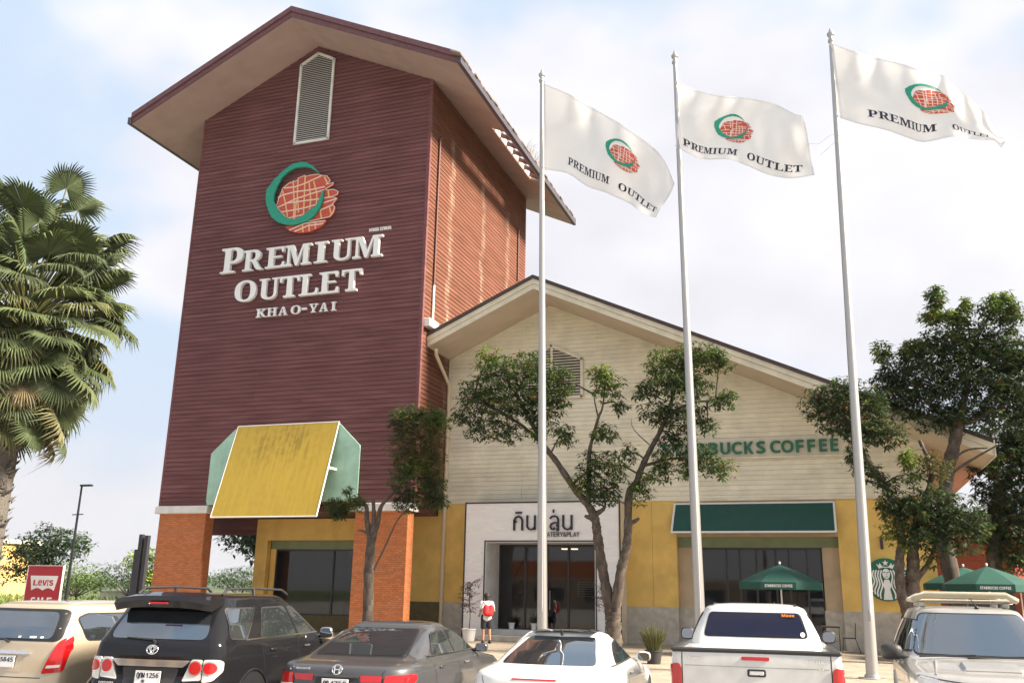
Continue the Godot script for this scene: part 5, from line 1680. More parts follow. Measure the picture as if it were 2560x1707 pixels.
func grey_sedan() -> void:
	var B := Body.new()
	B.barrel = .05
	B.rings = [[.20, .80, -.16, -4.72, .30, .40, .08, .16], [.34, .895, -.03, -4.86, .30, .46, .10, .20], [.54, .915, 0, -4.90, .30, .50, .10, .22], [.68, .92, -.03, -4.89, .30, .50, .10, .22], [.82, .915, -.05, -4.84, .30, .50, .10, .22], [.90, .908, -.06, -4.55, .30, .46, .10, .18], [.965, .895, -.08, -3.95, .30, .40, .10, .16], [.995, .875, -.13, -3.70, .28, .36, .10, .14], [1.02, .84, -.34, -3.58, .26, .32, .10, .12], [1.05, .80, -.62, -3.46, .18, .30, .08, .12], [1.20, .725, -1.02, -3.12, .15, .28, .07, .10], [1.33, .645, -1.42, -2.80, .14, .26, .07, .10], [1.385, .605, -1.62, -2.60, .15, .26, .07, .10]]
	var t := car("grey_sedan", "dark grey saloon with dusty rear window between black four-wheel drive and white coupe", B, .075, M.greypaint, Vector3(-5.74, 0, -10.1), [[-1.02, .325], [-3.82, .325]])
	part(t, "window_surround", patch(B, "r", rounded(pairs([-.64, 1.062, .64, 1.062, .60, 1.16, .485, 1.372, -.485, 1.372, -.60, 1.16]), .05), .003), M.black)
	part(t, "rear_window", patch(B, "r", rounded(pairs([-.62, 1.072, .62, 1.072, .58, 1.17, .465, 1.362, -.465, 1.362, -.58, 1.17]), .05), .007), M.carglass)
	part(t, "boot_gap", strip(B, "r", [Vector2(-.60, .62), Vector2(-.56, .905), Vector2(-.60, .97)], .009, .002), M.black)
	part(t, "boot_gap", strip(B, "r", [Vector2(.60, .62), Vector2(.56, .905), Vector2(.60, .97)], .009, .002), M.black)
	for s in [1.0, -1.0]:
		var inner := pairs([.31, .81, .555, .815, .565, .885, .30, .885])
		var outer := pairs([.575, .70, .74, .71, .868, .80, .868, .90, .60, .89])
		var low := pairs([.578, .71, .73, .715, .80, .765, .582, .775])
		part(t, "tail_lamp", patch(B, "r", rounded(inner if s > 0 else mirror2(inner), .012), .012), M.lampred)
		var lamp := part(t, "tail_lamp", patch(B, "r", rounded(outer if s > 0 else mirror2(outer), .03), .016), M.lampred)
		part(lamp, "lamp_lens", patch(B, "r", rounded(low if s > 0 else mirror2(low), .015), .021), M.lampwhite)
	part(t, "garnish", patch(B, "r", rounded(pairs([-.29, .86, .29, .86, .30, .895, -.30, .895]), .01), .02), M.greypaint)
	part(t, "plate_recess", patch(B, "r", rounded(pairs([-.27, .66, .27, .66, .28, .855, -.28, .855]), .02), .002, false), M.plastic)
	plate(t, Vector3(0, .765, -.005), -.08, "กค", "4759", "ตลก", M.plate, M.sign_black)
	var m := MB.new()
	for s in [-1.0, 1.0]: m.tube([Vector3(-.038 * s, .04, 0), Vector3(-.030 * s, -.04, 0)], [.010], 6)
	m.tube([Vector3(-.03, 0, 0), Vector3(.03, 0, 0)], [.009], 6)
	ellipse_ring(m, Vector3.ZERO, .062, .056, .007)
	var bg := part(t, "badge", m, M.chrome); bg.position = Vector3(0, .945, -.055); bg.rotation.x = -.35
	car_text(t, "name_badge", "Accord", Vector3(-.46, .945, -.085), .19, .03, -.3, M.chrome)
	side_glass(t, B, [[-1.22, 1.075, -1.36, 1.20, -1.58, 1.315, -2.02, 1.335, -2.06, 1.06], [-2.14, 1.06, -2.10, 1.345, -2.55, 1.32, -3.28, 1.08]], .016, M.black, M.carglass)
	for s in ["s", "l"]: part(t, "window_trim", strip(B, s, [Vector2(-.98, 1.052), Vector2(-3.30, 1.060)], .014, .010), M.chrome)
	seams(t, B, [[-1.18, .62, -1.02, 1.04], [-2.10, .30, -2.10, 1.05], [-3.28, .34, -3.28, 1.0]])
	handles(t, B, [-1.32, -2.36], .93, M.chrome)
	for s in [1.0, -1.0]: mirror_part(t, Vector3(.95 * s, 1.08, -3.0), s, Vector3(.19, .12, .12), M.greypaint)
	nose_details(t, B, .62, .76, .45, .84)

func white_coupe() -> void:
	var B := Body.new()
	B.barrel = .06
	B.rings = [[.18, .77, -.18, -4.52, .34, .40, .10, .16], [.32, .87, -.03, -4.66, .34, .48, .12, .20], [.52, .888, 0, -4.70, .34, .52, .12, .22], [.66, .893, -.03, -4.69, .34, .52, .12, .22], [.78, .888, -.04, -4.60, .34, .52, .12, .20], [.86, .878, -.05, -4.25, .34, .46, .12, .18], [.93, .862, -.075, -3.60, .34, .40, .12, .16], [.96, .84, -.14, -3.40, .32, .36, .12, .14], [.985, .80, -.42, -3.30, .28, .32, .10, .12], [1.01, .755, -.70, -3.20, .18, .30, .10, .12], [1.14, .685, -1.08, -2.86, .15, .28, .08, .10], [1.27, .61, -1.52, -2.55, .14, .26, .08, .10], [1.32, .575, -1.72, -2.38, .15, .26, .08, .10]]
	var t := car("white_coupe", "pearl white two-door coupe with dark roof glass and red number plate", B, .07, M.whitepaint, Vector3(-3.40, 0, -10.5), [[-.95, .33], [-3.70, .33]])
	part(t, "rear_window", patch(B, "r", rounded(pairs([-.60, 1.022, .60, 1.022, .55, 1.12, .44, 1.312, -.44, 1.312, -.55, 1.12]), .05), .005), M.carglass)
	# glass roof
	var m := MB.new()
	var S := func(u: float, v: float) -> Vector3:
		var x := lerpf(-.43, .43, u); var z := lerpf(-1.70, -2.42, v)
		var e := 1.0 - pow(absf(x) / .58, 3.0)
		return Vector3(x, 1.345 + .060 * e * (1.0 - pow(absf(v - .5) * 2.0, 4.0) * .35), z)
	grid(m, S, 14, 10, 0.0)
	part(t, "roof_glass", m, M.carglass)
	m = MB.new()
	m.tube([Vector3(0, 1.345, -1.64), Vector3(0, 1.39, -1.60), Vector3(0, 1.43, -1.57)], [.025, .012, .006], 6)
	part(t, "aerial", m, M.plastic)
	part(t, "boot_gap", strip(B, "r", [Vector2(.62, .66), Vector2(.60, .80), Vector2(.68, .94)], .009, .002), M.black)
	part(t, "boot_gap", strip(B, "r", [Vector2(-.62, .66), Vector2(-.60, .80), Vector2(-.68, .94)], .009, .002), M.black)
	part(t, "brake_light", patch(B, "r", rounded(pairs([-.265, .895, .265, .895, .265, .912, -.265, .912]), .008), .006), M.lampred)
	for s in [1.0, -1.0]:
		var p := pairs([.46, .62, .60, .60, .80, .66, .85, .76, .83, .80, .60, .77, .52, .72])
		var lens := pairs([.56, .665, .74, .695, .79, .745, .62, .72])
		var lamp := part(t, "tail_lamp", patch(B, "r", rounded(p if s > 0 else mirror2(p), .03), .016), M.lampred)
		part(lamp, "lamp_lens", patch(B, "r", rounded(lens if s > 0 else mirror2(lens), .015), .021), M.lampred)
	part(t, "plate_recess", patch(B, "r", rounded(pairs([-.30, .54, .30, .54, .27, .725, -.27, .725]), .02), .002, false), M.whitepaint)
	part(t, "garnish", patch(B, "r", rounded(pairs([-.34, .735, .34, .735, .34, .75, -.34, .75]), .006), .014), M.chrome)
	plate(t, Vector3(0, .645, -.0), -.06, "ก", "4067", "", M.plate_red, M.sign_black)
	m = MB.new()
	ellipse_ring(m, Vector3.ZERO, .044, .044, .006)
	for k in 3:
		var a := PI / 2 + TAU * k / 3.0
		m.tube([Vector3.ZERO, Vector3(cos(a), sin(a), 0) * .042], [.009, .003], 5)
	var bg := part(t, "badge", m, M.chrome); bg.position = Vector3(0, .825, -.03); bg.rotation.x = -.2
	car_text(t, "name_badge", "E 200", Vector3(-.52, .80, -.075), .15, .028, -.15, M.chrome)
	side_glass(t, B, [[-1.42, 1.02, -1.56, 1.12, -1.82, 1.225, -2.12, 1.262, -2.45, 1.235, -3.02, 1.03]], .016, M.black, M.carglass)
	for s in ["s", "l"]: part(t, "window_trim", strip(B, s, [Vector2(-1.02, 1.002), Vector2(-3.04, 1.012)], .012, .010), M.chrome)
	seams(t, B, [[-1.72, .30, -1.60, .99], [-3.05, .30, -3.05, .98]])
	handles(t, B, [-1.85], .90, M.whitepaint)
	for s in [1.0, -1.0]: mirror_part(t, Vector3(.93 * s, 1.035, -2.78), s, Vector3(.20, .13, .12), M.whitepaint)
	nose_details(t, B, .56, .72, .46, .80)

func white_pickup() -> void:
	# bed and cab are two bodies
	var D := Body.new()
	D.barrel = .0
	D.rings = [[.42, .80, -.10, -5.05, .10, .30, .02, .12], [.56, .865, -.02, -5.18, .09, .40, .02, .16], [.75, .882, 0, -5.2, .08, .42, .02, .18], [1.05, .885, 0, -5.14, .07, .42, .02, .18], [1.10, .884, 0, -4.85, .07, .40, .02, .16], [1.20, .880, 0, -4.15, .07, .36, .02, .14], [1.285, .872, -.01, -4.0, .07, .3, .02, .1], [1.30, .862, -.02, -3.95, .06, .3, .02, .1]]
	var t := car("white_pickup", "white pickup truck with red brake strip across its tailgate", D, .004, M.whitetruck, Vector3(-.89, 0, -10.4), [[-1.02, .37], [-4.05, .37]])
	var C := Body.new()
	C.barrel = .02
	C.rings = [[1.20, .80, -1.50, -4.1, .12, .3, .03, .12], [1.31, .795, -1.50, -3.98, .12, .3, .03, .12], [1.42, .765, -1.54, -3.72, .12, .28, .03, .1], [1.60, .685, -1.63, -3.38, .13, .26, .03, .1], [1.72, .62, -1.70, -3.18, .15, .24, .03, .1]]
	part(t, "cab", body_mesh(C, .07), M.whitetruck)
	part(t, "window_surround", patch(C, "r", rounded(pairs([-.60, 1.395, .60, 1.395, .615, 1.43, .545, 1.685, -.545, 1.685, -.615, 1.43]), .05), .004), M.black)
	part(t, "rear_window", patch(C, "r", rounded(pairs([-.585, 1.405, .585, 1.405, .60, 1.435, .53, 1.675, -.53, 1.675, -.60, 1.435]), .05), .008), M.tintglass)
	var st := PackedVector2Array()
	for i in 14: st.append(Vector2(.555 + cos(TAU * i / 14) * .028, 1.435 + sin(TAU * i / 14) * .028))
	part(t, "sticker", patch(C, "r", st, .011), M.sign_white)
	car_text(t, "sticker", "Maxx", Vector3(.40, 1.655, -1.648), .15, .035, -.45, mat(lin(.75, .20, .01), .5))
	# roof channels
	for s in [1.0, -1.0]:
		var m0 := MB.new()
		m0.tube([Vector3(.50 * s, 1.775, -1.80), Vector3(.515 * s, 1.78, -2.4), Vector3(.50 * s, 1.768, -3.05)], [.010], 5)
		part(t, "roof_channel", m0, M.plastic)
	var m := MB.new()
	# rails round the open bed
	m.rbox(Vector3(0, 1.312, -.045), Vector3(1.755, .045, .085), .015)
	for s in [1.0, -1.0]: m.rbox(Vector3(.84 * s, 1.312, -.77), Vector3(.085, .045, 1.36), .015)
	part(t, "bed_rail", m, M.plastic)
	for s in [1.0, -1.0]:
		part(t, "tailgate_gap", strip(D, "r", [Vector2(.765 * s, .70), Vector2(.765 * s, 1.288)], .011, .002), M.black)
		var p := pairs([.772, .74, .875, .74, .878, 1.16, .80, 1.175, .772, 1.13])
		var lo := pairs([.776, .86, .868, .86, .868, .95, .776, .94])
		var wh := pairs([.776, .76, .866, .76, .866, .85, .776, .85])
		var lamp := part(t, "tail_lamp", patch(D, "r", rounded(p if s > 0 else mirror2(p), .02), .018), M.lampred)
		part(lamp, "lamp_lens", patch(D, "r", rounded(lo if s > 0 else mirror2(lo), .01), .022), M.lampamber)
		part(lamp, "lamp_lens", patch(D, "r", rounded(wh if s > 0 else mirror2(wh), .01), .022), M.lampwhite)
		mirror_part(t, Vector3(.965 * s, 1.35, -3.45), s, Vector3(.19, .17, .13), M.plastic)
	part(t, "tailgate_crease", strip(D, "r", [Vector2(-.74, 1.155), Vector2(.74, 1.155)], .006, .002), M.concrete)
	part(t, "brake_light", patch(D, "r", rounded(pairs([-.14, 1.222, .145, 1.222, .145, 1.258, -.14, 1.258]), .012), .014), M.lampred)
	part(t, "handle_recess", patch(D, "r", rounded(pairs([-.085, 1.06, .105, 1.06, .105, 1.135, -.085, 1.135]), .02), .004), M.plastic)
	m = MB.new(); m.rbox(Vector3(.01, 1.098, .012), Vector3(.15, .04, .022), .008); part(t, "tailgate_handle", m, M.chrome)
	car_text(t, "name_badge", "TOYOTA", Vector3(-.62, 1.228, .004), .16, .024, 0, M.chrome)
	car_text(t, "name_badge", "HILUX", Vector3(.60, 1.228, .004), .21, .028, 0, M.chrome)
	car_text(t, "name_badge", "G", Vector3(.665, 1.165, .004), .05, .03, 0, M.chrome)
	m = MB.new(); m.rbox(Vector3(0, .60, .05), Vector3(1.6, .14, .14), .03); part(t, "rear_bumper", m, M.chrome)
	plate(t, Vector3(0, .80, .012), 0, "กน", "8214", "กท", M.plate, M.sign_black)
	side_glass(t, C, [[-1.74, 1.36, -1.78, 1.66, -2.42, 1.67, -2.46, 1.35], [-2.56, 1.35, -2.52, 1.67, -3.0, 1.65, -3.55, 1.38]], .02, M.black, M.tintglass)
	seams(t, D, [[-1.47, .56, -1.47, 1.28], [-2.5, .50, -2.5, 1.28], [-3.62, .5, -3.62, 1.25]])
	handles(t, D, [-1.75, -2.75], 1.18, M.chrome)
	part(t, "windscreen", patch(C, "f", rounded(pairs([-.70, 1.34, .70, 1.34, .56, 1.69, -.56, 1.69]), .05), .006), M.carglass)
	for s in [1.0, -1.0]:
		var p := pairs([.52, .86, .82, .90, .80, 1.06, .58, 1.03])
		part(t, "head_lamp", patch(D, "f", rounded(p if s > 0 else mirror2(p), .03), .01), M.lampwhite)
	part(t, "grille", patch(D, "f", rounded(pairs([-.46, .84, .46, .84, .5, 1.0, -.5, 1.0]), .03), .006), M.plastic)

func silver_suv() -> void:
	# seen from the front; its local nose is -z, so the node is turned round
	var B := Body.new()
	B.rings = [[.34, .82, -.16, -4.52, .22, .34, .06, .12], [.46, .885, -.03, -4.66, .20, .42, .07, .16], [.62, .905, 0, -4.70, .20, .44, .07, .16], [.78, .912, -.05, -4.68, .17, .44, .06, .16], [.92, .912, -.07, -4.62, .16, .44, .06, .16], [1.02, .905, -.075, -4.54, .16, .42, .06, .16], [1.07, .895, -.078, -4.35, .16, .42, .06, .16], [1.17, .885, -.09, -3.50, .15, .34, .06, .12], [1.20, .88, -.10, -3.40, .15, .30, .06, .12], [1.42, .80, -.24, -2.98, .15, .28, .06, .10], [1.62, .71, -.38, -2.62, .15, .26, .06, .10], [1.72, .66, -.44, -2.44, .17, .26, .06, .10]]
	var L := 4.70
	var t := car("silver_suv", "dusty silver four-wheel drive facing out with a roof tray", B, .075, M.silver, Vector3(1.60, 0, -11.5 - L), [[-.98, .385], [-3.72, .385]], true)
	var ws := rounded(pairs([-.76, 1.225, .76, 1.225, .66, 1.50, .60, 1.69, -.60, 1.69, -.66, 1.50]), .07)
	part(t, "windscreen_surround", frame_ring(B, "f", ws, .02, .003), M.black)
	part(t, "windscreen", patch(B, "f", ws, .008), M.carglass)
	var m := MB.new()
	for q in [[-.50, .18], [.08, .72]]:
		m.tube([Vector3(q[1], 1.205, -3.42), Vector3(q[0], 1.235, -3.40)], [.012], 5)
	part(t, "wiper", m, M.plastic)
	for s in [1.0, -1.0]:
		var p := pairs([.36, .82, .74, .84, .84, .92, .80, 1.03, .62, 1.01, .38, .93])
		var lamp := part(t, "head_lamp", patch(B, "f", rounded(p if s > 0 else mirror2(p), .03), .012), M.lampwhite)
		var c := Vector2(.62 * s, .915)
		var disc := PackedVector2Array()
		for i in 18: disc.append(c + Vector2(cos(TAU * i / 18), sin(TAU * i / 18)) * .06)
		part(lamp, "lamp_lens", patch(B, "f", disc, .018), M.chrome)
		var a2 := pairs([.40, .86, .50, .87, .50, .93, .40, .92])
		part(lamp, "lamp_lens", patch(B, "f", rounded(a2 if s > 0 else mirror2(a2), .01), .017), M.lampamber)
		mirror_part(t, Vector3(1.02 * s, 1.23, -3.12), s, Vector3(.26, .19, .16), M.plastic)
	part(t, "grille", patch(B, "f", rounded(pairs([-.34, .80, .34, .80, .36, .95, -.36, .95]), .03), .008), M.plastic)
	part(t, "grille_bar", patch(B, "f", rounded(pairs([-.36, .955, .36, .955, .36, .985, -.36, .985]), .01), .02), M.silver)
	m = MB.new()
	ellipse_ring(m, Vector3.ZERO, .085, .058, .010); ellipse_ring(m, Vector3(0, .014, 0), .052, .025, .009); ellipse_ring(m, Vector3(0, -.004, 0), .024, .05, .009)
	var bg := part(t, "badge", m, M.chrome); bg.position = Vector3(0, .885, -4.725); bg.rotation.y = PI
	part(t, "bonnet_gap", strip(B, "f", [Vector2(-.80, 1.035), Vector2(-.38, .995), Vector2(.38, .995), Vector2(.80, 1.035)], .010, .002), M.black)
	for s in [1.0, -1.0]:
		m = MB.new()
		m.tube([Vector3(.62 * s, 1.045, -4.3), Vector3(.55 * s, 1.158, -3.55)], [.02], 6)
		part(t, "bonnet_crease", m, M.silver)
	# bonnet scoop
	m = MB.new(); m.rbox(Vector3(0, 1.125, -3.92), Vector3(.62, .06, .42), .025, Basis(Vector3.RIGHT, -.12)); part(t, "bonnet_scoop", m, M.silver)
	side_glass(t, B, [[-.42, 1.26, -.50, 1.60, -1.18, 1.60, -.80, 1.24], [-1.20, 1.23, -1.42, 1.60, -2.05, 1.61, -2.20, 1.23], [-2.30, 1.23, -2.14, 1.61, -2.48, 1.60, -3.15, 1.26]], .018, M.plastic, M.carglass)
	seams(t, B, [[-1.30, .80, -1.18, 1.22], [-2.25, .42, -2.25, 1.22], [-3.30, .46, -3.30, 1.15]])
	handles(t, B, [-1.50, -2.5], 1.08, M.silver)
	part(t, "rear_window", patch(B, "r", rounded(pairs([-.62, 1.24, .62, 1.24, .60, 1.58, -.60, 1.58]), .06), .006), M.carglass)
	for s in [1.0, -1.0]:
		var p := pairs([.66, .76, .87, .80, .87, 1.02, .68, 1.02])
		part(t, "tail_lamp", patch(B, "r", rounded(p if s > 0 else mirror2(p), .03), .018), M.lampred)
	m = MB.new()
	m.tube([Vector3(-.12, 1.775, -2.30), Vector3(-.12, 1.80, -2.29)], [.03, .02], 8); m.tube([Vector3(-.12, 1.80, -2.29), Vector3(-.02, 1.98, -2.10)], [.007, .004], 5)
	part(t, "aerial", m, M.plastic)
	part(t, "rear_number_bracket", patch(B, "f", rounded(pairs([-.19, .58, .19, .58, .19, .74, -.19, .74]), .01), .01), M.plate)
	# pale roof tray: bars, feet and upturned ends
	var tray := part(t, "roof_tray", _tray(), M.cream_trim)
	for z in [-.95, -1.45, -1.95]:
		m = MB.new(); m.rbox(Vector3(0, 1.845, z), Vector3(1.22, .03, .06), .01); part(tray, "cross_bar", m, M.silver)
	for q in [[-.52, -.95], [.52, -.95], [-.52, -1.95], [.52, -1.95]]:
		m = MB.new(); m.rbox(Vector3(q[0], 1.815, q[1]), Vector3(.08, .07, .10), .012); part(tray, "tray_foot", m, M.silver)

func _tray() -> MB:
	var m := MB.new()
	for s in [-1.0, 1.0]:
		m.tube([Vector3(-.62, 1.87, -.8), Vector3(-.50, 1.93, -.75), Vector3(.50, 1.93, -.75), Vector3(.62, 1.87, -.8)], [.035], 8)
		m.tube([Vector3(-.64, 1.875, -2.1), Vector3(-.50, 1.945, -2.18), Vector3(.50, 1.945, -2.18), Vector3(.64, 1.875, -2.1)], [.042], 8)
		m.tube([Vector3(.62 * s, 1.87, -.8), Vector3(.64 * s, 1.875, -2.1)], [.028], 8)
	for k in 7: m.rbox(Vector3(0, 1.875, -.9 - k * .18), Vector3(1.22, .02, .07), .006)
	return m

# ------------------------------------------------------------------ person: bones -> smooth field -> surface nets
func field_mesh(bones: Array, cell: float, blend: float) -> MB:
	var lo := Vector3(99, 99, 99); var hi := -lo
	for q in bones:
		for p in [q[0], q[1]]:
			var r: float = maxf(q[2], q[3]) + cell * 2.5
			lo = lo.min(p - Vector3.ONE * r); hi = hi.max(p + Vector3.ONE * r)
	var n := Vector3i(((hi - lo) / cell).ceil()) + Vector3i.ONE
	var F := PackedFloat32Array(); F.resize(n.x * n.y * n.z); F.fill(1.0)
	# accumulate a smooth minimum bone by bone, only near the bone
	for q in bones:
		var a: Vector3 = q[0]; var e: Vector3 = q[1]
		var R: float = maxf(q[2], q[3]) + blend + cell * 2.0
		var l0 := Vector3i(((a.min(e) - Vector3.ONE * R - lo) / cell).floor()).clamp(Vector3i.ZERO, n - Vector3i.ONE)
		var l1 := Vector3i(((a.max(e) + Vector3.ONE * R - lo) / cell).ceil()).clamp(Vector3i.ZERO, n - Vector3i.ONE)
		var ab := e - a; var L := maxf(ab.length_squared(), 1e-8)
		for i in range(l0.x, l1.x + 1):
			for j in range(l0.y, l1.y + 1):
				for k in range(l0.z, l1.z + 1):
					var p := lo + Vector3(i, j, k) * cell
					var t := clampf((p - a).dot(ab) / L, 0, 1)
					var d: float = p.distance_to(a + ab * t) - lerpf(q[2], q[3], t)
					var ix := (i * n.y + j) * n.z + k
					var f := F[ix]
					var h := clampf(.5 + .5 * (f - d) / blend, 0, 1)
					F[ix] = lerpf(f, d, h) - blend * h * (1 - h) * (1.0 if f < .9 else 0.0)
	var V := {}
	var P := PackedVector3Array()
	var m := MB.new()
	var grad := func(p: Vector3) -> Vector3:
		var c := Vector3i(((p - lo) / cell).round()).clamp(Vector3i.ONE, n - Vector3i(2, 2, 2))
		var g := Vector3(F[((c.x + 1) * n.y + c.y) * n.z + c.z] - F[((c.x - 1) * n.y + c.y) * n.z + c.z], F[(c.x * n.y + c.y + 1) * n.z + c.z] - F[(c.x * n.y + c.y - 1) * n.z + c.z], F[(c.x * n.y + c.y) * n.z + c.z + 1] - F[(c.x * n.y + c.y) * n.z + c.z - 1])
		return g.normalized()
	for i in n.x - 1:
		for j in n.y - 1:
			for k in n.z - 1:
				var s := 0; var acc := Vector3.ZERO; var cnt := 0
				var f := []
				for q in 8:
					var v := F[((i + (q & 1)) * n.y + j + ((q >> 1) & 1)) * n.z + k + (q >> 2)]
					f.append(v)
					if v < 0: s += 1
				if s == 0 or s == 8: continue
				for ed in [[0, 1], [2, 3], [4, 5], [6, 7], [0, 2], [1, 3], [4, 6], [5, 7], [0, 4], [1, 5], [2, 6], [3, 7]]:
					var fa: float = f[ed[0]]; var fb: float = f[ed[1]]
					if (fa < 0) == (fb < 0): continue
					var t := fa / (fa - fb)
					var pa := Vector3(ed[0] & 1, (ed[0] >> 1) & 1, ed[0] >> 2); var pb := Vector3(ed[1] & 1, (ed[1] >> 1) & 1, ed[1] >> 2)
					acc += pa.lerp(pb, t); cnt += 1
				V[Vector3i(i, j, k)] = P.size()
				P.append(lo + (Vector3(i, j, k) + acc / cnt) * cell)
	var N := PackedVector3Array()
	for p in P: N.append(grad.call(p))
	for key in V:
		var i: int = key.x; var j: int = key.y; var k: int = key.z
		var f0 := F[(i * n.y + j) * n.z + k]
		for ax in 3:
			var d := Vector3i.ZERO; d[ax] = 1
			var f1 := F[((i + d.x) * n.y + j + d.y) * n.z + k + d.z]
			if (f0 < 0) == (f1 < 0): continue
			var u := Vector3i.ZERO; u[(ax + 1) % 3] = 1
			var w := Vector3i.ZERO; w[(ax + 2) % 3] = 1
			var q := [key, key - u, key - u - w, key - w]
			var ok := true
			for z in q: ok = ok and V.has(z)
			if not ok: continue
			var a: int = V[q[0]]; var b1: int = V[q[1]]; var c: int = V[q[2]]; var e: int = V[q[3]]
			m.quadn(P[a], P[b1], P[c], P[e], N[a], N[b1], N[c], N[e])
	return m

func people() -> void:
	var at := Vector3(pz(1216, 1560, -30.6).x, PL, -30.6)
	var t := thing("person", "person in white top and dark shorts standing before the white portal", "person", at)
	t.rotation.y = -2.45      # facing the shop, half turned
	# local: +z is the person's front, y up
	var hipL := Vector3(.09, .86, 0); var hipR := Vector3(-.09, .86, 0)
	var kneeL := Vector3(.10, .47, .04); var kneeR := Vector3(-.10, .48, -.02)
	var ankL := Vector3(.10, .08, .02); var ankR := Vector3(-.11, .09, -.10)
	var chest := Vector3(0, 1.22, .01); var neck := Vector3(0, 1.37, .0); var head := Vector3(0, 1.52, .03)
	var shL := Vector3(.17, 1.32, 0); var shR := Vector3(-.17, 1.32, 0)
	var elL := Vector3(.24, 1.07, -.04); var elR := Vector3(-.26, 1.08, -.02)
	var wrL := Vector3(.20, .95, .16); var wrR := Vector3(-.16, 1.02, .20)
	var skin := [[neck, head + Vector3(0, -.06, 0), .052, .05], [head + Vector3(0, .03, -.01), head + Vector3(0, -.07, .03), .088, .058], [head + Vector3(0, -.02, .10), head + Vector3(0, -.035, .105), .014, .016],
		[head + Vector3(.083, -.01, 0), head + Vector3(.086, .01, 0), .018, .018], [head + Vector3(-.083, -.01, 0), head + Vector3(-.086, .01, 0), .018, .018],
		[hipL, kneeL, .085, .055], [hipR, kneeR, .085, .055], [kneeL, ankL, .056, .036], [kneeR, ankR, .056, .036], [Vector3(0, .90, 0), chest, .12, .13], [chest, neck, .12, .06], [shL, shR, .06, .06],
		[shL, elL, .05, .04], [shR, elR, .05, .04], [elL, wrL, .04, .027], [elR, wrR, .04, .027]]
	for s in [[wrL, 1.0], [wrR, -1.0]]:
		var w: Vector3 = s[0]; var k: float = s[1]
		skin.append([w, w + Vector3(0, -.03, .05), .026, .03])
		for f in 4:
			var o := w + Vector3((f - 1.5) * .019, -.035, .075)
			var l := [.05, .06, .056, .042][f] as float
			skin.append([w + Vector3((f - 1.5) * .012, -.02, .04), o, .012, .010]); skin.append([o, o + Vector3(0, -l * .75, l * .4), .010, .008])
		skin.append([w + Vector3(.02 * -k, -.01, .02), w + Vector3(.045 * -k, -.01, .07), .012, .010])
	part(t, "body", field_mesh(skin, .012, .03), M.skin)
	# clothing and hair
	part(t, "shirt", field_mesh([[Vector3(0, .86, 0), chest, .15, .155], [chest, Vector3(0, 1.36, 0), .15, .075], [shL, shR, .08, .08], [shL, shL.lerp(elL, .6), .075, .07], [shR, shR.lerp(elR, .6), .075, .07], [Vector3(-.06, .86, 0), Vector3(.06, .86, 0), .135, .135]], .018, .05), mat(lin(.66, .66, .68), .9))
	part(t, "shorts", field_mesh([[hipL, kneeL + Vector3(0, .07, 0), .115, .095], [hipR, kneeR + Vector3(0, .07, 0), .115, .095], [Vector3(-.05, .90, 0), Vector3(.05, .90, 0), .125, .125]], .018, .04), mat(lin(.02, .02, .03), .9))
	part(t, "hair", field_mesh([[head + Vector3(0, .045, -.025), head + Vector3(0, -.04, -.045), .104, .085], [head + Vector3(0, .06, .03), head + Vector3(0, .05, -.02), .08, .095]], .012, .03), mat(lin(.012, .010, .010), .6))
	for q in [ankL, ankR]:
		part(t, "shoe", field_mesh([[q + Vector3(0, -.045, -.03), q + Vector3(0, -.05, .14), .042, .036], [q + Vector3(0, -.03, 0), q + Vector3(0, .01, 0), .045, .04]], .012, .03), M.black)
	var m := MB.new()
	m.ball(head + Vector3(.035, .0, .092), Vector3(.012, .007, .006), 8, 6); m.ball(head + Vector3(-.035, .0, .092), Vector3(.012, .007, .006), 8, 6)
	part(t, "eyes", m, M.black)
	m = MB.new(); m.ball(head + Vector3(0, -.07, .088), Vector3(.022, .005, .006), 8, 6); part(t, "mouth", m, M.redsign)
	# red bag slung at the person's side, towards the viewer
	var bag := thing("red_bag", "red bag slung on the standing person's back", "bag", at + Vector3(.0, .98, 0))
	bag.rotation.y = t.rotation.y
	var fm := field_mesh([[Vector3(-.08, .20, -.24), Vector3(-.02, .02, -.25), .10, .12], [Vector3(.10, .20, -.22), Vector3(.10, .03, -.24), .10, .11]], .016, .05)
	part(bag, "pouch", fm, mat(lin(.62, .015, .02), .7))
	m = MB.new(); m.tube([Vector3(.10, .24, -.22), Vector3(.16, .40, -.08), Vector3(.13, .43, .06), Vector3(.10, .20, .17), Vector3(.02, .0, .18)], [.016], 6); part(bag, "strap", m, mat(lin(.5, .02, .02), .8))

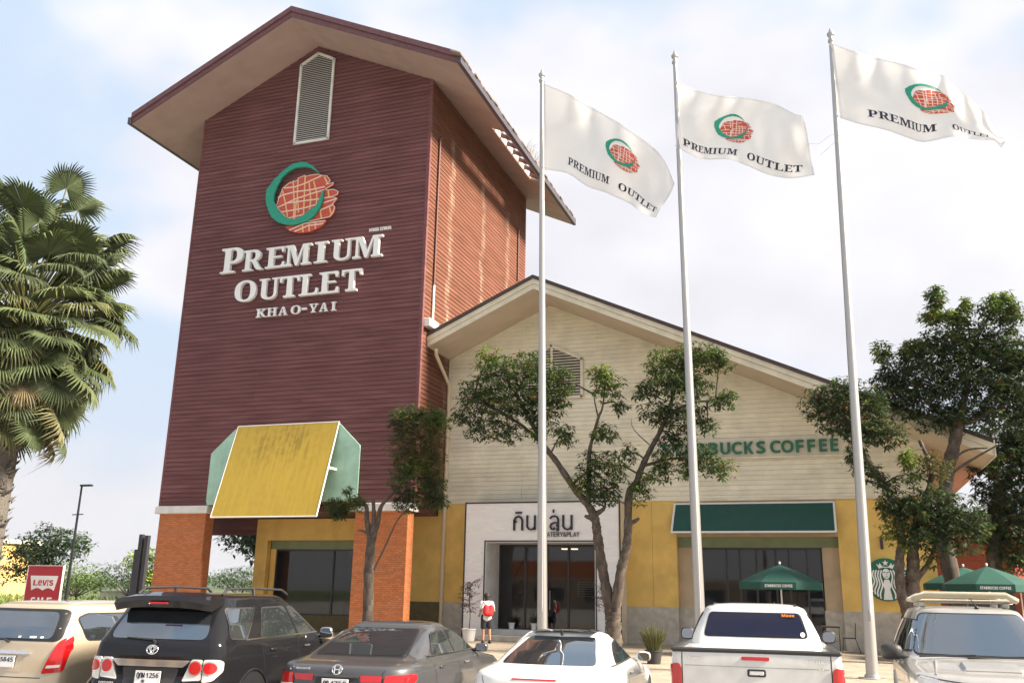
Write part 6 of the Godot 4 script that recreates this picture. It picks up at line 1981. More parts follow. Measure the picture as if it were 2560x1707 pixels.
# ------------------------------------------------------------------ things on the paving
func umbrella(c: Vector3, r: float, label: String, m0: Material, text: bool) -> void:
	var t := thing("patio_umbrella", label, "umbrella", Vector3(c.x, PL, c.z))
	var m := MB.new()
	var n := 8
	var top := Vector3(0, c.y - PL, 0)
	var drop := .52; var val := .20
	for k in n:
		var a0 := TAU * (k + .5) / n; var a1 := TAU * (k + 1.5) / n
		var R := 8
		for i in R:
			var q := []
			for e in [[i, a0], [i + 1, a0], [i + 1, a1], [i, a1]]:
				var f: float = float(e[0]) / R
				q.append(top + Vector3(cos(e[1]) * r * f, -drop * (f * .75 + .25 * f * f), sin(e[1]) * r * f))
			# sag between the ribs
			m.quad(q[0], q[1], q[2], q[3])
	var can := part(t, "canopy", m, m0)
	m = MB.new()
	for k in n:
		var a0 := TAU * (k + .5) / n; var a1 := TAU * (k + 1.5) / n
		var p0 := top + Vector3(cos(a0) * r, -drop, sin(a0) * r); var p1 := top + Vector3(cos(a1) * r, -drop, sin(a1) * r)
		m.quad(p0, p1, p1 + Vector3(0, -val, 0), p0 + Vector3(0, -val, 0))
	part(can, "valance", m, m0)
	m = MB.new()
	m.tube([Vector3(0, 0, 0), top + Vector3(0, -.02, 0)], [.024], 10)
	part(t, "pole", m, M.sign_white)
	m = MB.new(); m.lathe(Vector3.ZERO, [Vector2(.30, 0), Vector2(.30, .06), Vector2(.06, .10), Vector2(.04, .3), Vector2(0, .3)], 18); part(t, "base", m, M.metal_dark)
	m = MB.new(); m.ball(top + Vector3(0, .05, 0), Vector3(.035, .05, .035)); part(t, "finial", m, M.sign_white)
	for k in n:
		m = MB.new()
		var a := TAU * (k + .5) / n
		m.tube([top + Vector3(0, -.04, 0), top + Vector3(cos(a) * r * .98, -drop - .02, sin(a) * r * .98)], [.009], 5)
		part(t, "rib", m, M.sign_white)
	if text:
		m = fit(text_mb("STARBUCKS COFFEE", font("Droid Sans", true), .004), -r * .30, r * .30, -.04, .04, 0)
		var s := part(t, "valance_text", m, M.sign_white)
		var a := PI / 2
		s.position = top + Vector3(0, -drop - val * .5, r * cos(PI / n) + .006)

func pot_lathe(m: MB, r0: float, r1: float, h: float) -> void:
	m.lathe(Vector3.ZERO, [Vector2(0, 0), Vector2(r0, 0), Vector2(r1, h * .9), Vector2(r1 + .02, h * .9), Vector2(r1 + .02, h), Vector2(r1 - .02, h), Vector2(r1 - .03, h - .04), Vector2(0, h - .04)], 20)

func potted_sapling(at: Vector3, label: String, h: float, sc: float) -> void:
	var t := thing("potted_sapling", label, "potted plant", at)
	var m := MB.new(); pot_lathe(m, .20 * sc, .25 * sc, .42 * sc); part(t, "pot", m, M.white)
	m = MB.new()
	var lv := MB.new()
	var stem := [Vector3(0, .35 * sc, 0), Vector3(.03, h * .4, 0), Vector3(-.02, h * .75, .02), Vector3(.02, h, 0)]
	m.col = Color(.10, .07, .05)
	m.tube(stem, [.018, .014, .010, .005], 6)
	for k in 60:
		var y := lerpf(.40, 1.0, rng.randf())
		var p: Vector3 = catmull(stem, y)
		var a := rng.randf_range(0, TAU)
		var d := Vector3(cos(a), rng.randf_range(-.1, .55), sin(a)) * rng.randf_range(.15, .48) * sc
		m.tube([p, p + d * .5 + Vector3(0, .03, 0), p + d], [.007, .005, .003], 4, false)
		for j in 9:
			var q := p + d * rng.randf_range(.4, 1.05)
			var o := Vector3(rng.randf_range(-1, 1), rng.randf_range(-.6, .5), rng.randf_range(-1, 1)).normalized()
			var tone := Color(.05, .045, .025) if rng.randf() < .6 else Color(.10, .04, .03)
			leaf(lv, q, o, Vector3.UP, rng.randf_range(.08, .15), .034, tone)
	part(t, "stem", m, M.bark)
	stuff(part(t, "leaves", lv, M.leaf))

func street_things() -> void:
	umbrella(Vector3(-1.62, 2.80, -29.0), 1.27, "green patio umbrella with white finial, in front of the coffee shop window", M.awn_green, true)
	umbrella(Vector3(4.15, 2.84, -30.4), 1.30, "green patio umbrella near the building corner, beyond the silver car", M.awn_green, true)
	umbrella(Vector3(3.85, 2.90, -33.2), 1.30, "second green patio umbrella, overlapped by the one nearer the silver car", M.awn_green, false)
	umbrella(Vector3(6.2, 3.05, -38.0), 1.3, "faded red patio umbrella beyond the green ones", mat(lin(.45, .05, .04), .8, {tex = "soft", scale = .6}), false)
	# spiky plant in a black pot
	var pt := Vector3(-4.64, PL, -24.53)
	var t := thing("potted_succulent", "bushy pencil-stemmed plant in a black pot on the paving", "potted plant", pt)
	var m := MB.new(); pot_lathe(m, .17, .215, .34); part(t, "pot", m, M.potblack)
	m = MB.new()
	for k in 150:
		var a := rng.randf_range(0, TAU); var rr := sqrt(rng.randf())
		var o := Vector3(cos(a) * rr * .13, .30, sin(a) * rr * .13)
		var h := rng.randf_range(.35, .78) * (1.0 - rr * .25)
		var d := Vector3(cos(a) * rr * .25, h, sin(a) * rr * .25)
		var g := rng.randf_range(.7, 1.3)
		m.col = Color(.13 * g, .135 * g, .05 * g)
		m.tube([o, o + d * .5 + Vector3(0, .02, 0), o + d], [.011, .010, .006], 5)
	stuff(part(t, "stems", m, M.leaf))
	potted_sapling(Vector3(-12.75, PL, -31.9), "spindly potted sapling by the white portal's left edge", 2.0, 1.0)
	potted_sapling(Vector3(-7.75, PL, -32.1), "spindly potted sapling half hidden by the forked tree", 1.9, 1.0)
	for q in [[-11.95, "small white pot on the portal's sill, nearer its left jamb"], [-11.05, "small white pot on the portal's sill, nearer the flagpole"]]:
		t = thing("window_pot", q[1], "potted plant", Vector3(q[0], PL + .345, -34.28))
		m = MB.new(); pot_lathe(m, .09, .12, .24); part(t, "pot", m, M.sign_white)
		m = MB.new()
		for k in 60:
			var a := rng.randf_range(0, TAU)
			leaf(m, Vector3(cos(a) * .05, .2, sin(a) * .05), Vector3(cos(a) * .8, rng.randf_range(.4, 2.0), sin(a) * .8).normalized(), Vector3.UP, rng.randf_range(.2, .5), .03, Color(.05, .07, .03))
		stuff(part(t, "leaves", m, M.leaf))
	# table and chair against the coffee shop wall
	t = thing("patio_table", "small dark square table behind the white pickup", "table", Vector3(-.35, PL, -33.0))
	m = MB.new(); m.rbox(Vector3(0, .80, 0), Vector3(.62, .05, .62), .01); part(t, "table_top", m, M.metal_dark)
	for q in [[-1, -1], [1, -1], [1, 1], [-1, 1]]:
		m = MB.new(); m.tube([Vector3(q[0] * .27, 0, q[1] * .27), Vector3(q[0] * .27, .78, q[1] * .27)], [.018], 6); part(t, "leg", m, M.metal_dark)
	t = thing("patio_chair", "dark metal cafe chair beside the small dark table", "chair", Vector3(.22, PL, -33.05))
	m = MB.new(); m.rbox(Vector3(0, .46, 0), Vector3(.42, .03, .42), .008); part(t, "seat", m, M.metal_dark)
	for q in [[-1, -1], [-1, 1]]:
		m = MB.new(); m.tube([Vector3(-.18, .45, q[1] * .18), Vector3(-.24, 0, q[1] * .2)], [.014], 6); part(t, "leg", m, M.metal_dark)
	for s in [-1, 1]:
		m = MB.new(); m.tube([Vector3(.32, 0, s * .2), Vector3(.18, .46, s * .19), Vector3(.22, .92, s * .18)], [.014], 6); part(t, "leg", m, M.metal_dark)
	m = MB.new(); m.tube([Vector3(.22, .92, -.18), Vector3(.24, .93, 0), Vector3(.22, .92, .18)], [.014], 6)
	for k in 4: m.tube([Vector3(.2, .55 + k * .09, -.18), Vector3(.225, .55 + k * .09, 0), Vector3(.2, .55 + k * .09, .18)], [.009], 5)
	part(t, "backrest", m, M.metal_dark)
	# wall lamp and door furniture
	var wl := pz(2205, 1357, WZ + .1)
	t = thing("wall_lamp", "slim dark wall lamp on the yellow wall above the round emblem", "wall lamp", wl)
	m = MB.new(); m.rbox(Vector3(0, 0, .02), Vector3(.10, .44, .09), .015); part(t, "body", m, M.metal_dark)
	m = MB.new(); m.rbox(Vector3(0, 0, -.06), Vector3(.06, .12, .09), .008); part(t, "bracket", m, M.metal_dark)
	# red sale board
	var zb := -21.5
	var a := pz(71.2, 1414.2, zb); var e := pz(157.3, 1414.2, zb)
	t = thing("sale_board", "red upright sale board with white batwing logo near the palm", "sign", Vector3((a.x + e.x) / 2, 0, zb))
	var w := e.x - a.x
	m = MB.new(); m.box(Vector3(-w / 2, .35, -.05), Vector3(w / 2, a.y, .0)); part(t, "board", m, M.redsign)
	for q in [[-w / 2 - .02, -w / 2], [w / 2, w / 2 + .02]]:
		m = MB.new(); m.box(Vector3(q[0], .0, -.055), Vector3(q[1], a.y + .02, .008)); part(t, "frame_edge", m, M.white)
	m = MB.new(); m.box(Vector3(-w / 2, a.y, -.055), Vector3(w / 2, a.y + .02, .008)); part(t, "frame_edge", m, M.white)
	var bw := w * .40
	var yt := a.y - .28; var yb := a.y - .70
	var bat := PackedVector2Array([Vector2(-bw, yt), Vector2(bw, yt), Vector2(bw * .82, yb + .02)])
	for i in 13: bat.append(Vector2(bw * .80 - bw * .80 * i / 12.0, yb + .07 * sin(PI * i / 12.0)))
	for i in range(1, 13): bat.append(Vector2(-bw * .80 * i / 12.0, yb + .07 * sin(PI * i / 12.0)))
	bat.append(Vector2(-bw * .82, yb + .02))
	m = MB.new(); m.extrude(bat, Transform3D(Basis(), Vector3(0, 0, .001)), .006); part(t, "batwing", m, M.sign_white)
	var px := [[-.72, -.40, "L", 0.0], [-.38, -.10, "e", .0], [-.08, .26, "v", 0.0], [.27, .37, "I", 0.0], [.395, .44, "'", .1], [.46, .72, "s", 0.0]]
	for q in px:
		var y1 := yt - .12; var y0 := yt - .28
		if q[2] == "'": y0 = y1 - .05
		part(t, "letter", fit(text_mb(q[2], font("Droid Sans", true), .004), q[0] * bw, q[1] * bw, y0, y1, .008), M.redsign)
	var sy := pz(110, 1493, zb).y
	for i in 4:
		part(t, "letter", fit(text_mb("SALE"[i], font("Droid Sans", true), .006), -w * .30 + i * w * .155, -w * .30 + i * w * .155 + w * .13, sy - .26, sy, .001), M.sign_white)
	# three dark posts
	for q in [[1492, 842, "shortest of three dark square posts beside the left brick pier"], [1545, 678, "tallest of three dark square posts beside the left brick pier"], [1608, 690, "dark square post of three, nearest the left brick pier"]]:
		var tp := pz(q[0] * 420 / 1829.0, 1180 + q[1] * 420 / 1829.0, -25.0)
		t = thing("dark_post", q[2], "post", Vector3(tp.x, 0, -25.0))
		m = MB.new(); m.rbox(Vector3(0, tp.y / 2, 0), Vector3(.15, tp.y, .13), .012); part(t, "shaft", m, M.metal_dark)
		m = MB.new(); m.rbox(Vector3(0, .02, 0), Vector3(.32, .04, .28), .008); part(t, "base_plate", m, M.metal_dark)
	# street lamps
	lamp(Vector3(-44.45, 0, -45), 7.8, "tall street lamp with flat head and cross bracket, between palm and tower", .66)

func lamp(at: Vector3, h: float, label: String, arm: float) -> void:
	var t := thing("street_lamp", label, "street lamp", at)
	var m := MB.new(); m.tube([Vector3.ZERO, Vector3(0, h, 0)], [.10, .06], 10); part(t, "pole", m, M.metal_dark)
	m = MB.new(); m.rbox(Vector3(arm * .55, h + .02, 0), Vector3(arm + .2, .11, .28), .03); part(t, "lamp_head", m, M.metal_dark)
	m = MB.new(); m.tube([Vector3(-.42, h - 1.78, 0), Vector3(.42, h - 1.76, 0)], [.035], 6); part(t, "bracket", m, M.metal_dark)

# ------------------------------------------------------------------ beyond
func far_tree(called: String, label: String, at: Vector3, h: float, w: float, tone: int, group: String, n := 900) -> void:
	var t := thing(called, label, "tree", at, group)
	var m := MB.new()
	m.col = Color(.09, .07, .055)
	m.tube([Vector3(0, -.1, 0), Vector3(.1, h * .3, 0), Vector3(-.05, h * .7, .05)], [h * .028, h * .02, h * .008], 7)
	var lm := []
	for k in 6:
		var a := TAU * k / 6 + rng.randf()
		var e := Vector3(cos(a) * w * .35, h * rng.randf_range(.45, .85), sin(a) * w * .35)
		m.tube([Vector3(.05, h * .28, 0), e * .6 + Vector3(0, h * .1, 0), e], [h * .012, h * .008, h * .004], 5)
		lm.append(e)
	part(t, "trunk", m, M.bark)
	var lv := MB.new()
	lm.append(Vector3(0, h * .85, 0)); lm.append(Vector3(0, h * .6, 0))
	for k in n:
		var c: Vector3 = lm[rng.randi_range(0, lm.size() - 1)]
		var d := rand_dir() * pow(rng.randf(), .5)
		var p := c + Vector3(d.x * w * .30, d.y * h * .17, d.z * w * .30)
		var tn: Color = TONES[tone]
		var v := rng.randf_range(.7, 1.4)
		var s := h * .045
		for j in 5:
			var o := Vector3(rng.randf_range(-1, 1), rng.randf_range(-.8, .4), rng.randf_range(-1, 1)).normalized()
			leaf(lv, p + rand_dir() * s * .5, o, Vector3.UP, s * rng.randf_range(.7, 1.2), s * .55, Color(tn.r * v * 1.5, tn.g * v * 1.5, tn.b * v * 1.5))
	stuff(part(t, "crown", lv, M.farleaf))

func simple_building(called: String, label: String, lo: Vector3, hi: Vector3, wall: Material, fl: int, nw: int, face := 1.0) -> Node3D:
	var c := Vector3((lo.x + hi.x) / 2, lo.y, (lo.z + hi.z) / 2)
	var t := thing(called, label, "building", c)
	var m := MB.new(); m.box(lo, hi); wpart(t, "wall", m, wall)
	m = MB.new(); m.box(Vector3(lo.x - .3, hi.y, lo.z - .3), Vector3(hi.x + .3, hi.y + .35, hi.z + .3)); wpart(t, "roof", m, M.cream_trim)
	var z := hi.z if face > 0 else lo.z
	for f in fl:
		for k in nw:
			var x := lerpf(lo.x, hi.x, (k + .5) / nw); var ww := (hi.x - lo.x) / nw * .32
			var y := lerpf(lo.y, hi.y, (f + .5) / fl); var hh := (hi.y - lo.y) / fl * .28
			m = MB.new(); m.box(Vector3(x - ww, y - hh, z - .06), Vector3(x + ww, y + hh, z + .06)); var wf := wpart(t, "window", m, M.white)
			m = MB.new(); m.box(Vector3(x - ww + .1, y - hh + .1, z - .09), Vector3(x + ww - .1, y + hh - .1, z + .09)); wpart(wf, "pane", m, M.glass_far)
	return t

func background() -> void:
	M.glass_far = mat(lin(.03, .035, .04), .1)
	# brick wing of the mall right of the shop building
	var t := thing("brick_wing", "orange brick wing set back behind the shady tree", "building", Vector3(8, PL, -44))
	var m := MB.new(); m.box(Vector3(3.3, PL, -52), Vector3(16, 4.6, -44)); wpart(t, "wall", m, M.mortar)
	m = MB.new(); bricks(m, Vector3(3.3, PL, -44), Vector3.RIGHT, Vector3.BACK, 12.7, 4.4, Color(.30, .085, .045), .14, .32, .10); stuff(wpart(t, "bricks", m, M.brick))
	m = MB.new()
	m.hexa([Vector3(2.9, 4.5, -52.5), Vector3(16.4, 4.5, -52.5), Vector3(16.4, 4.5, -43.0), Vector3(2.9, 4.5, -43.0), Vector3(2.9, 6.2, -52.5), Vector3(16.4, 6.2, -52.5), Vector3(16.4, 4.75, -43.0), Vector3(2.9, 4.75, -43.0)])
	wpart(t, "roof", m, M.darkroof)
	m = MB.new(); m.box(Vector3(2.9, 4.45, -42.99), Vector3(16.4, 4.78, -42.9)); wpart(t, "fascia_board", m, M.cream_trim)
	for x in [6.0, 9.0, 12.0]:
		m = MB.new(); m.box(Vector3(x - .9, PL, -44.05), Vector3(x + .9, 2.9, -43.93)); var wf := wpart(t, "window", m, M.darkframe)
		m = MB.new(); m.box(Vector3(x - .8, PL + .1, -43.94), Vector3(x + .8, 2.8, -43.91)); wpart(wf, "pane", m, M.glass_far)
	# left distance
	simple_building("yellow_building", "sunlit yellow building far behind the palm trunk", Vector3(-88, 0, -66), Vector3(-69.0, 5.2, -58), mat(lin(.72, .47, .17), .8, {tex = "soft", scale = .3}), 1, 6)
	t = thing("cream_wall", "low cream boundary wall beyond the dark posts", "wall", Vector3(-46, 0, -58))
	m = MB.new(); m.box(Vector3(-54, 0, -58.2), Vector3(-34, 1.35, -58)); wpart(t, "wall_face", m, M.cream_trim)
	m = MB.new(); m.box(Vector3(-54, 1.35, -58.3), Vector3(-34, 1.45, -57.9)); wpart(t, "coping", m, M.white)
	var g := "trees in the distance left of the tower"
	far_tree("field_tree", "leafy tree behind the palm trunk at the car park's far side", Vector3(-47.5, 0, -46), 5.6, 4.6, 3, g, 1000)
	far_tree("field_tree", "bright green young tree in the field left of the dark posts", Vector3(-45.5, 0, -54), 4.6, 3.6, 1, g, 1100)
	for q in [[-51.5, -53, 3.5, 4.6, 4, "wide olive bush just right of the red sale board"], [-49.6, -56, 3.7, 4.8, 3, "dark bushy tree directly behind the street lamp"], [-42.5, -60, 3.4, 4.8, 3, "dark low tree between bright young tree and dark posts"], [-38.5, -62, 3.6, 5.2, 0, "hazy tree behind the three dark posts"], [-57, -58, 3.0, 5, 4, "olive bush behind the red sale board"]]:
		far_tree("field_tree", q[5], Vector3(q[0], 0, q[1]), q[2], q[3], q[4], g)
	# seen through the porch
	far_tree("porch_tree", "dark-trunked tree seen through the tower's porch", Vector3(-28.6, 0, -43.0), 6.8, 5.0, 3, "", 1300)
	for q in [[-36, -60, 3.4, 5.0, 0, "low scrub tree seen through the porch beside the left pier"], [-32.5, -64, 4.0, 6.0, 0, "scrub tree seen through the porch beside the yellow wall"], [-40, -75, 5.0, 7.0, 4, "tallest hazy scrub tree far beyond the porch"]]:
		far_tree("scrub_tree", q[5], Vector3(q[0], 0, q[1]), q[2], q[3], q[4], "scrub seen through the porch")
	# hedge strip and tall weeds
	m = MB.new()
	for k in 5200:
		var x := rng.randf_range(-75, -26); var z := -50.0 - rng.randf() * 9.0 + x * .0
		var p := Vector3(x, rng.randf_range(.0, .75), z)
		var v := rng.randf_range(.7, 1.5)
		leaf(m, p, Vector3(rng.randf_range(-.6, .6), 1, rng.randf_range(-.6, .6)).normalized(), Vector3.RIGHT, rng.randf_range(.25, .6), .11, Color(.10 * v, .14 * v, .03 * v))
	var h := inst(self, "weeds", m.mesh(M.farleaf))
	h.set_meta("kind", "stuff"); h.set_meta("label", "tall yellow-green weeds along the field's edge"); h.set_meta("category", "weeds")
	# low hills
	m = MB.new()
	for L in [[-420.0, 5.0, 3], [-560.0, 9.0, 9]]:
		var prev := Vector3.ZERO
		for i in 61:
			var x := -700.0 + i * 24.0
			var y: float = L[1] * (.55 + .5 * nz.get_noise_2d(i * .16, L[2] * 10.0))
			var p := Vector3(x, y, L[0])
			if i > 0: m.quad(Vector3(prev.x, -1, L[0] + 60), Vector3(p.x, -1, L[0] + 60), p, prev)
			prev = p
	structure("hills", m, M.hill)
	lamp(Vector3(-95, 0, -92), 8.5, "distant street lamp on the field road, right of the yellow building", .8)
	# across the car park, behind the viewer: what the shop glass mirrors
	t = simple_building("opposite_shop", "orange-fronted shop row across the car park, behind the viewer", Vector3(-42, 0, 38), Vector3(14, 3.3, 52), M.beige, 1, 9, -1.0)
	m = MB.new(); m.box(Vector3(-41.0, 3.66, 37.4), Vector3(-21.0, 5.5, 38.2)); wpart(t, "orange_fascia", m, mat(lin(.62, .17, .03), .7))

# ------------------------------------------------------------------ trees
func leaf(m: MB, p: Vector3, d: Vector3, up: Vector3, l: float, w: float, col: Color) -> void:
	m.col = col
	var s := d.cross(up).normalized()
	if s.length() < .5: s = Vector3.RIGHT
	var n := s.cross(d).normalized()
	var mid := p + d * l * .45 - n * w * .12
	var tip := p + d * l + Vector3.DOWN * l * .12
	var a := mid + s * w * .5 + n * w * .16; var e := mid - s * w * .5 + n * w * .16
	m.tri(p, a, mid); m.tri(a, tip, mid); m.tri(p, mid, e); m.tri(mid, tip, e)

func rand_dir() -> Vector3:
	var z := rng.randf_range(-1, 1); var a := rng.randf_range(0, TAU)
	return Vector3(sqrt(1 - z * z) * cos(a), z, sqrt(1 - z * z) * sin(a))

# limbs: [radius0, radius1, u, v, dz, u, v, dz ...] in photo pixels on the tree's own plane; clusters: [u, v, dz, rx, ry, sprigs, tone]
const TONES := [Color(.068, .105, .042), Color(.155, .205, .048), Color(.115, .110, .050), Color(.050, .078, .038), Color(.098, .145, .046)]

func tree(called: String, label: String, foot: Vector3, limbs: Array, clusters: Array, o := {}) -> Node3D:
	var t := thing(called, label, "tree", foot, o.get("group", ""))
	var z := foot.z
	var ll: float = o.get("leaf", .15)
	var m := MB.new()
	var tips := []
	var first := true
	for L in limbs:
		var p := []; var r := []
		if first: p.append(foot + Vector3(0, -.05, 0))
		for i in range(2, L.size(), 3):
			p.append(pz(L[i], L[i + 1], z + L[i + 2]))
		if p.size() < 2: continue
		# resample with knobbles
		var q := []
		var nn := maxi(6, p.size() * 7)
		for i in nn + 1:
			var f := float(i) / nn
			q.append(catmull(p, f))
			var rad := lerpf(L[0], L[1], f)
			r.append(rad * (1.0 + .07 * sin(i * 1.3 + L[0] * 50) + .07 * sin(i * 3.1 + L[1] * 90)) * (1.25 if first and i == 0 else 1.0))
		m = MB.new()
		m.bark = true
		m.tube(q, r, 12)
		part_limb(t, "trunk" if first else "limb", m)
		first = false
		for i in range(q.size() / 2, q.size()): tips.append(q[i])
	var tw := MB.new(); var lv := MB.new()
	tw.col = Color(.10, .075, .055)
	for c in clusters:
		var ctr := pz(c[0], c[1], z + c[2])
		var s := (ctr - EYE).dot(-cam_basis.z) / FPX
		var rx: float = c[3] * s; var ry: float = c[4] * s
		var best := ctr; var bd := 1e9
		for p in tips:
			if p.distance_to(ctr) < bd: bd = p.distance_to(ctr); best = p
		tw.tube([best, best.lerp(ctr, .55) + Vector3(0, .08, 0), ctr], [.035, .022, .012], 5)
		for k in int(c[5] * o.get("dense", 1.75)):
			var d := rand_dir()
			var rr := pow(rng.randf(), .45) * (1.0 if rng.randf() < .86 else rng.randf_range(1.0, 1.28))
			var p := ctr + Vector3(d.x * rx, d.y * ry, d.z * rx * .9) * rr
			if k % 5 == 0: tw.tube([ctr.lerp(p, .2), ctr.lerp(p, .6) + Vector3(0, .04, 0), p], [.010, .007, .004], 4, false)
			var tone: Color = TONES[c[6]]
			var shade := rng.randf_range(.75, 1.3)
			var base := Color(tone.r * shade, tone.g * shade, tone.b * shade)
			if rng.randf() < o.get("young", .06): base = TONES[1] * rng.randf_range(.7, 1.1)
			if rng.randf() < .03: base = Color(.16, .085, .03)
			var az := rng.randf_range(0, TAU)
			for j in 6:
				var a := az + j * 2.4
				var out := Vector3(cos(a), rng.randf_range(-.95, .25), sin(a)).normalized()
				var l := ll * rng.randf_range(.55, 1.35)
				var v := rng.randf_range(.85, 1.18)
				leaf(lv, p + out * .02 + Vector3(0, -j * .012, 0), out, Vector3(rng.randf_range(-.3, .3), 1, rng.randf_range(-.3, .3)), l, l * o.get("wide", .40), Color(base.r * v, base.g * v, base.b * v))
	var cr := wpart(t, "crown", lv, M.leaf)
	stuff(cr)
	stuff(wpart(cr, "twigs", tw, M.bark))
	return t

func part_limb(t: Node, called: String, m: MB) -> void:
	wpart(t, called, m, M.bark)

func trees() -> void:
	# forked tree in front of the white portal
	var f := Vector3(pz(1534, 1600, -27.2).x, PL, -27.2)
	tree("forked_tree", "forked tree with pruned stubs in front of the white portal", f, [
		[.27, .20, 1534, 1560, 0, 1534, 1530, 0],
		[.17, .055, 1530, 1545, 0, 1508, 1430, 0, 1494, 1340, .05, 1488, 1298, .1, 1470, 1262, .1, 1437, 1222, .1, 1392, 1155, 0, 1364, 1118, -.1, 1325, 1050, -.1, 1290, 985, -.1],
		[.16, .05, 1538, 1540, 0, 1552, 1430, .1, 1564, 1380, .1, 1570, 1330, .1, 1573, 1236, .1, 1589, 1212, .1, 1606, 1166, .1, 1628, 1121, .1, 1650, 1080, .1, 1675, 1020, .1, 1690, 950, .1],
		[.09, .02, 1470, 1258, .1, 1472, 1200, .1, 1473, 1143, .15, 1479, 1104, .2, 1496, 1045, .2, 1506, 1020, .2, 1512, 975, .2],
		[.03, .012, 1496, 1045, .2, 1488, 1008, .2, 1484, 985, .2],
		[.06, .03, 1364, 1118, -.1, 1300, 1060, .1, 1230, 1020, .2, 1180, 1000, .2],
		[.05, .02, 1606, 1166, .1, 1660, 1150, .3, 1740, 1140, .3],
		[.05, .02, 1660, 1050, .1, 1720, 1010, .2, 1790, 1000, .2],
		[.02, .006, 1632, 1118, .2, 1600, 1090, .3, 1582, 1068, .3, 1578, 1046, .3],
		[.10, .03, 1480, 1290, .1, 1506, 1275, .1, 1514, 1262, .1],
		[.10, .04, 1480, 1295, .1, 1462, 1290, .1],
		[.08, .03, 1573, 1310, .1, 1592, 1300, .1, 1598, 1294, .1]], [
		[1190, 985, 0, 56, 55, 95, 0], [1250, 940, .3, 66, 62, 130, 0], [1325, 930, 0, 70, 58, 130, 0], [1222, 892, 0, 34, 34, 45, 1], [1260, 1010, .2, 80, 55, 140, 3], [1340, 1005, .2, 62, 55, 110, 3], [1200, 1060, 0, 50, 42, 60, 3], [1270, 1075, 0, 50, 34, 50, 3], [1400, 950, -.1, 44, 42, 55, 0], [1385, 1000, 0, 45, 40, 50, 0], [1350, 1068, .2, 36, 40, 42, 0], [1408, 1085, .3, 30, 38, 36, 0], [1150, 1040, 0, 30, 30, 26, 0],
		[1518, 955, .2, 42, 40, 60, 4], [1500, 930, .2, 32, 26, 30, 1], [1552, 1012, .2, 24, 22, 18, 0], [1510, 1080, .2, 36, 28, 38, 4], [1475, 1180, .2, 34, 60, 62, 0], [1530, 1160, .3, 50, 56, 70, 4], [1508, 1228, .3, 48, 38, 60, 3], [1575, 1130, .3, 26, 28, 18, 0], [1445, 1200, .3, 24, 30, 16, 1],
		[1660, 905, .1, 52, 46, 80, 4], [1740, 890, .1, 66, 42, 100, 0], [1800, 900, .1, 36, 34, 40, 0], [1680, 960, .2, 72, 40, 110, 0], [1612, 975, .2, 32, 26, 30, 0], [1740, 960, .2, 46, 40, 60, 0], [1808, 995, .3, 40, 30, 44, 0], [1650, 1030, .2, 56, 34, 70, 3], [1720, 1030, .2, 52, 40, 70, 3], [1770, 1060, .3, 24, 26, 20, 0], [1690, 1090, .2, 54, 40, 70, 3], [1660, 1160, .3, 34, 44, 50, 0], [1740, 1140, .3, 52, 40, 66, 3], [1800, 1165, .3, 44, 30, 42, 0], [1716, 1175, .3, 30, 24, 20, 0], [1600, 1225, .3, 34, 34, 36, 4], [1622, 1190, .3, 26, 20, 16, 1]], {leaf = .155, young = .07})
	# slim tree in front of the brick pier
	f = Vector3(pz(918, 1560, -27.6).x, PL, -27.6)
	tree("slim_tree", "slim pollarded tree in front of the tower's right brick pier", f, [
		[.19, .15, 919, 1546, 0, 922, 1424, 0, 928, 1350, 0],
		[.10, .05, 926, 1360, 0, 917, 1300, .1, 912, 1262, .1, 870, 1265, .2],
		[.10, .05, 928, 1355, 0, 934, 1290, .1, 932, 1246, .1],
		[.10, .05, 930, 1355, 0, 944, 1305, 0, 955, 1262, 0, 1000, 1215, .1],
		[.035, .015, 935, 1424, .1, 965, 1360, .2, 995, 1298, .2, 1035, 1255, .2, 1060, 1180, .1],
		[.05, .02, 926, 1340, .1, 908, 1328, .1, 894, 1326, .1]], [
		[1040, 1040, .1, 70, 34, 120, 0], [1095, 1050, .1, 38, 34, 50, 4], [1005, 1070, .1, 40, 42, 60, 3], [1060, 1100, .2, 56, 44, 100, 2], [1010, 1130, .2, 46, 44, 70, 2], [1075, 1150, .2, 42, 48, 80, 2], [1020, 1190, .2, 54, 46, 90, 0], [1080, 1215, .2, 40, 46, 80, 3], [1020, 1245, .2, 44, 34, 60, 3], [1090, 1250, .2, 34, 26, 36, 3], [1045, 1160, .3, 40, 30, 40, 1],
		[845, 1265, .2, 34, 26, 50, 0], [890, 1255, .2, 32, 22, 40, 4], [845, 1285, .2, 22, 18, 22, 3], [870, 1225, .3, 14, 14, 8, 4]], {leaf = .125, young = .07, dense = 2.7})
	# twin-stemmed tree by the round emblem
	f = Vector3(pz(2280, 1580, -28.6).x, PL, -28.6)
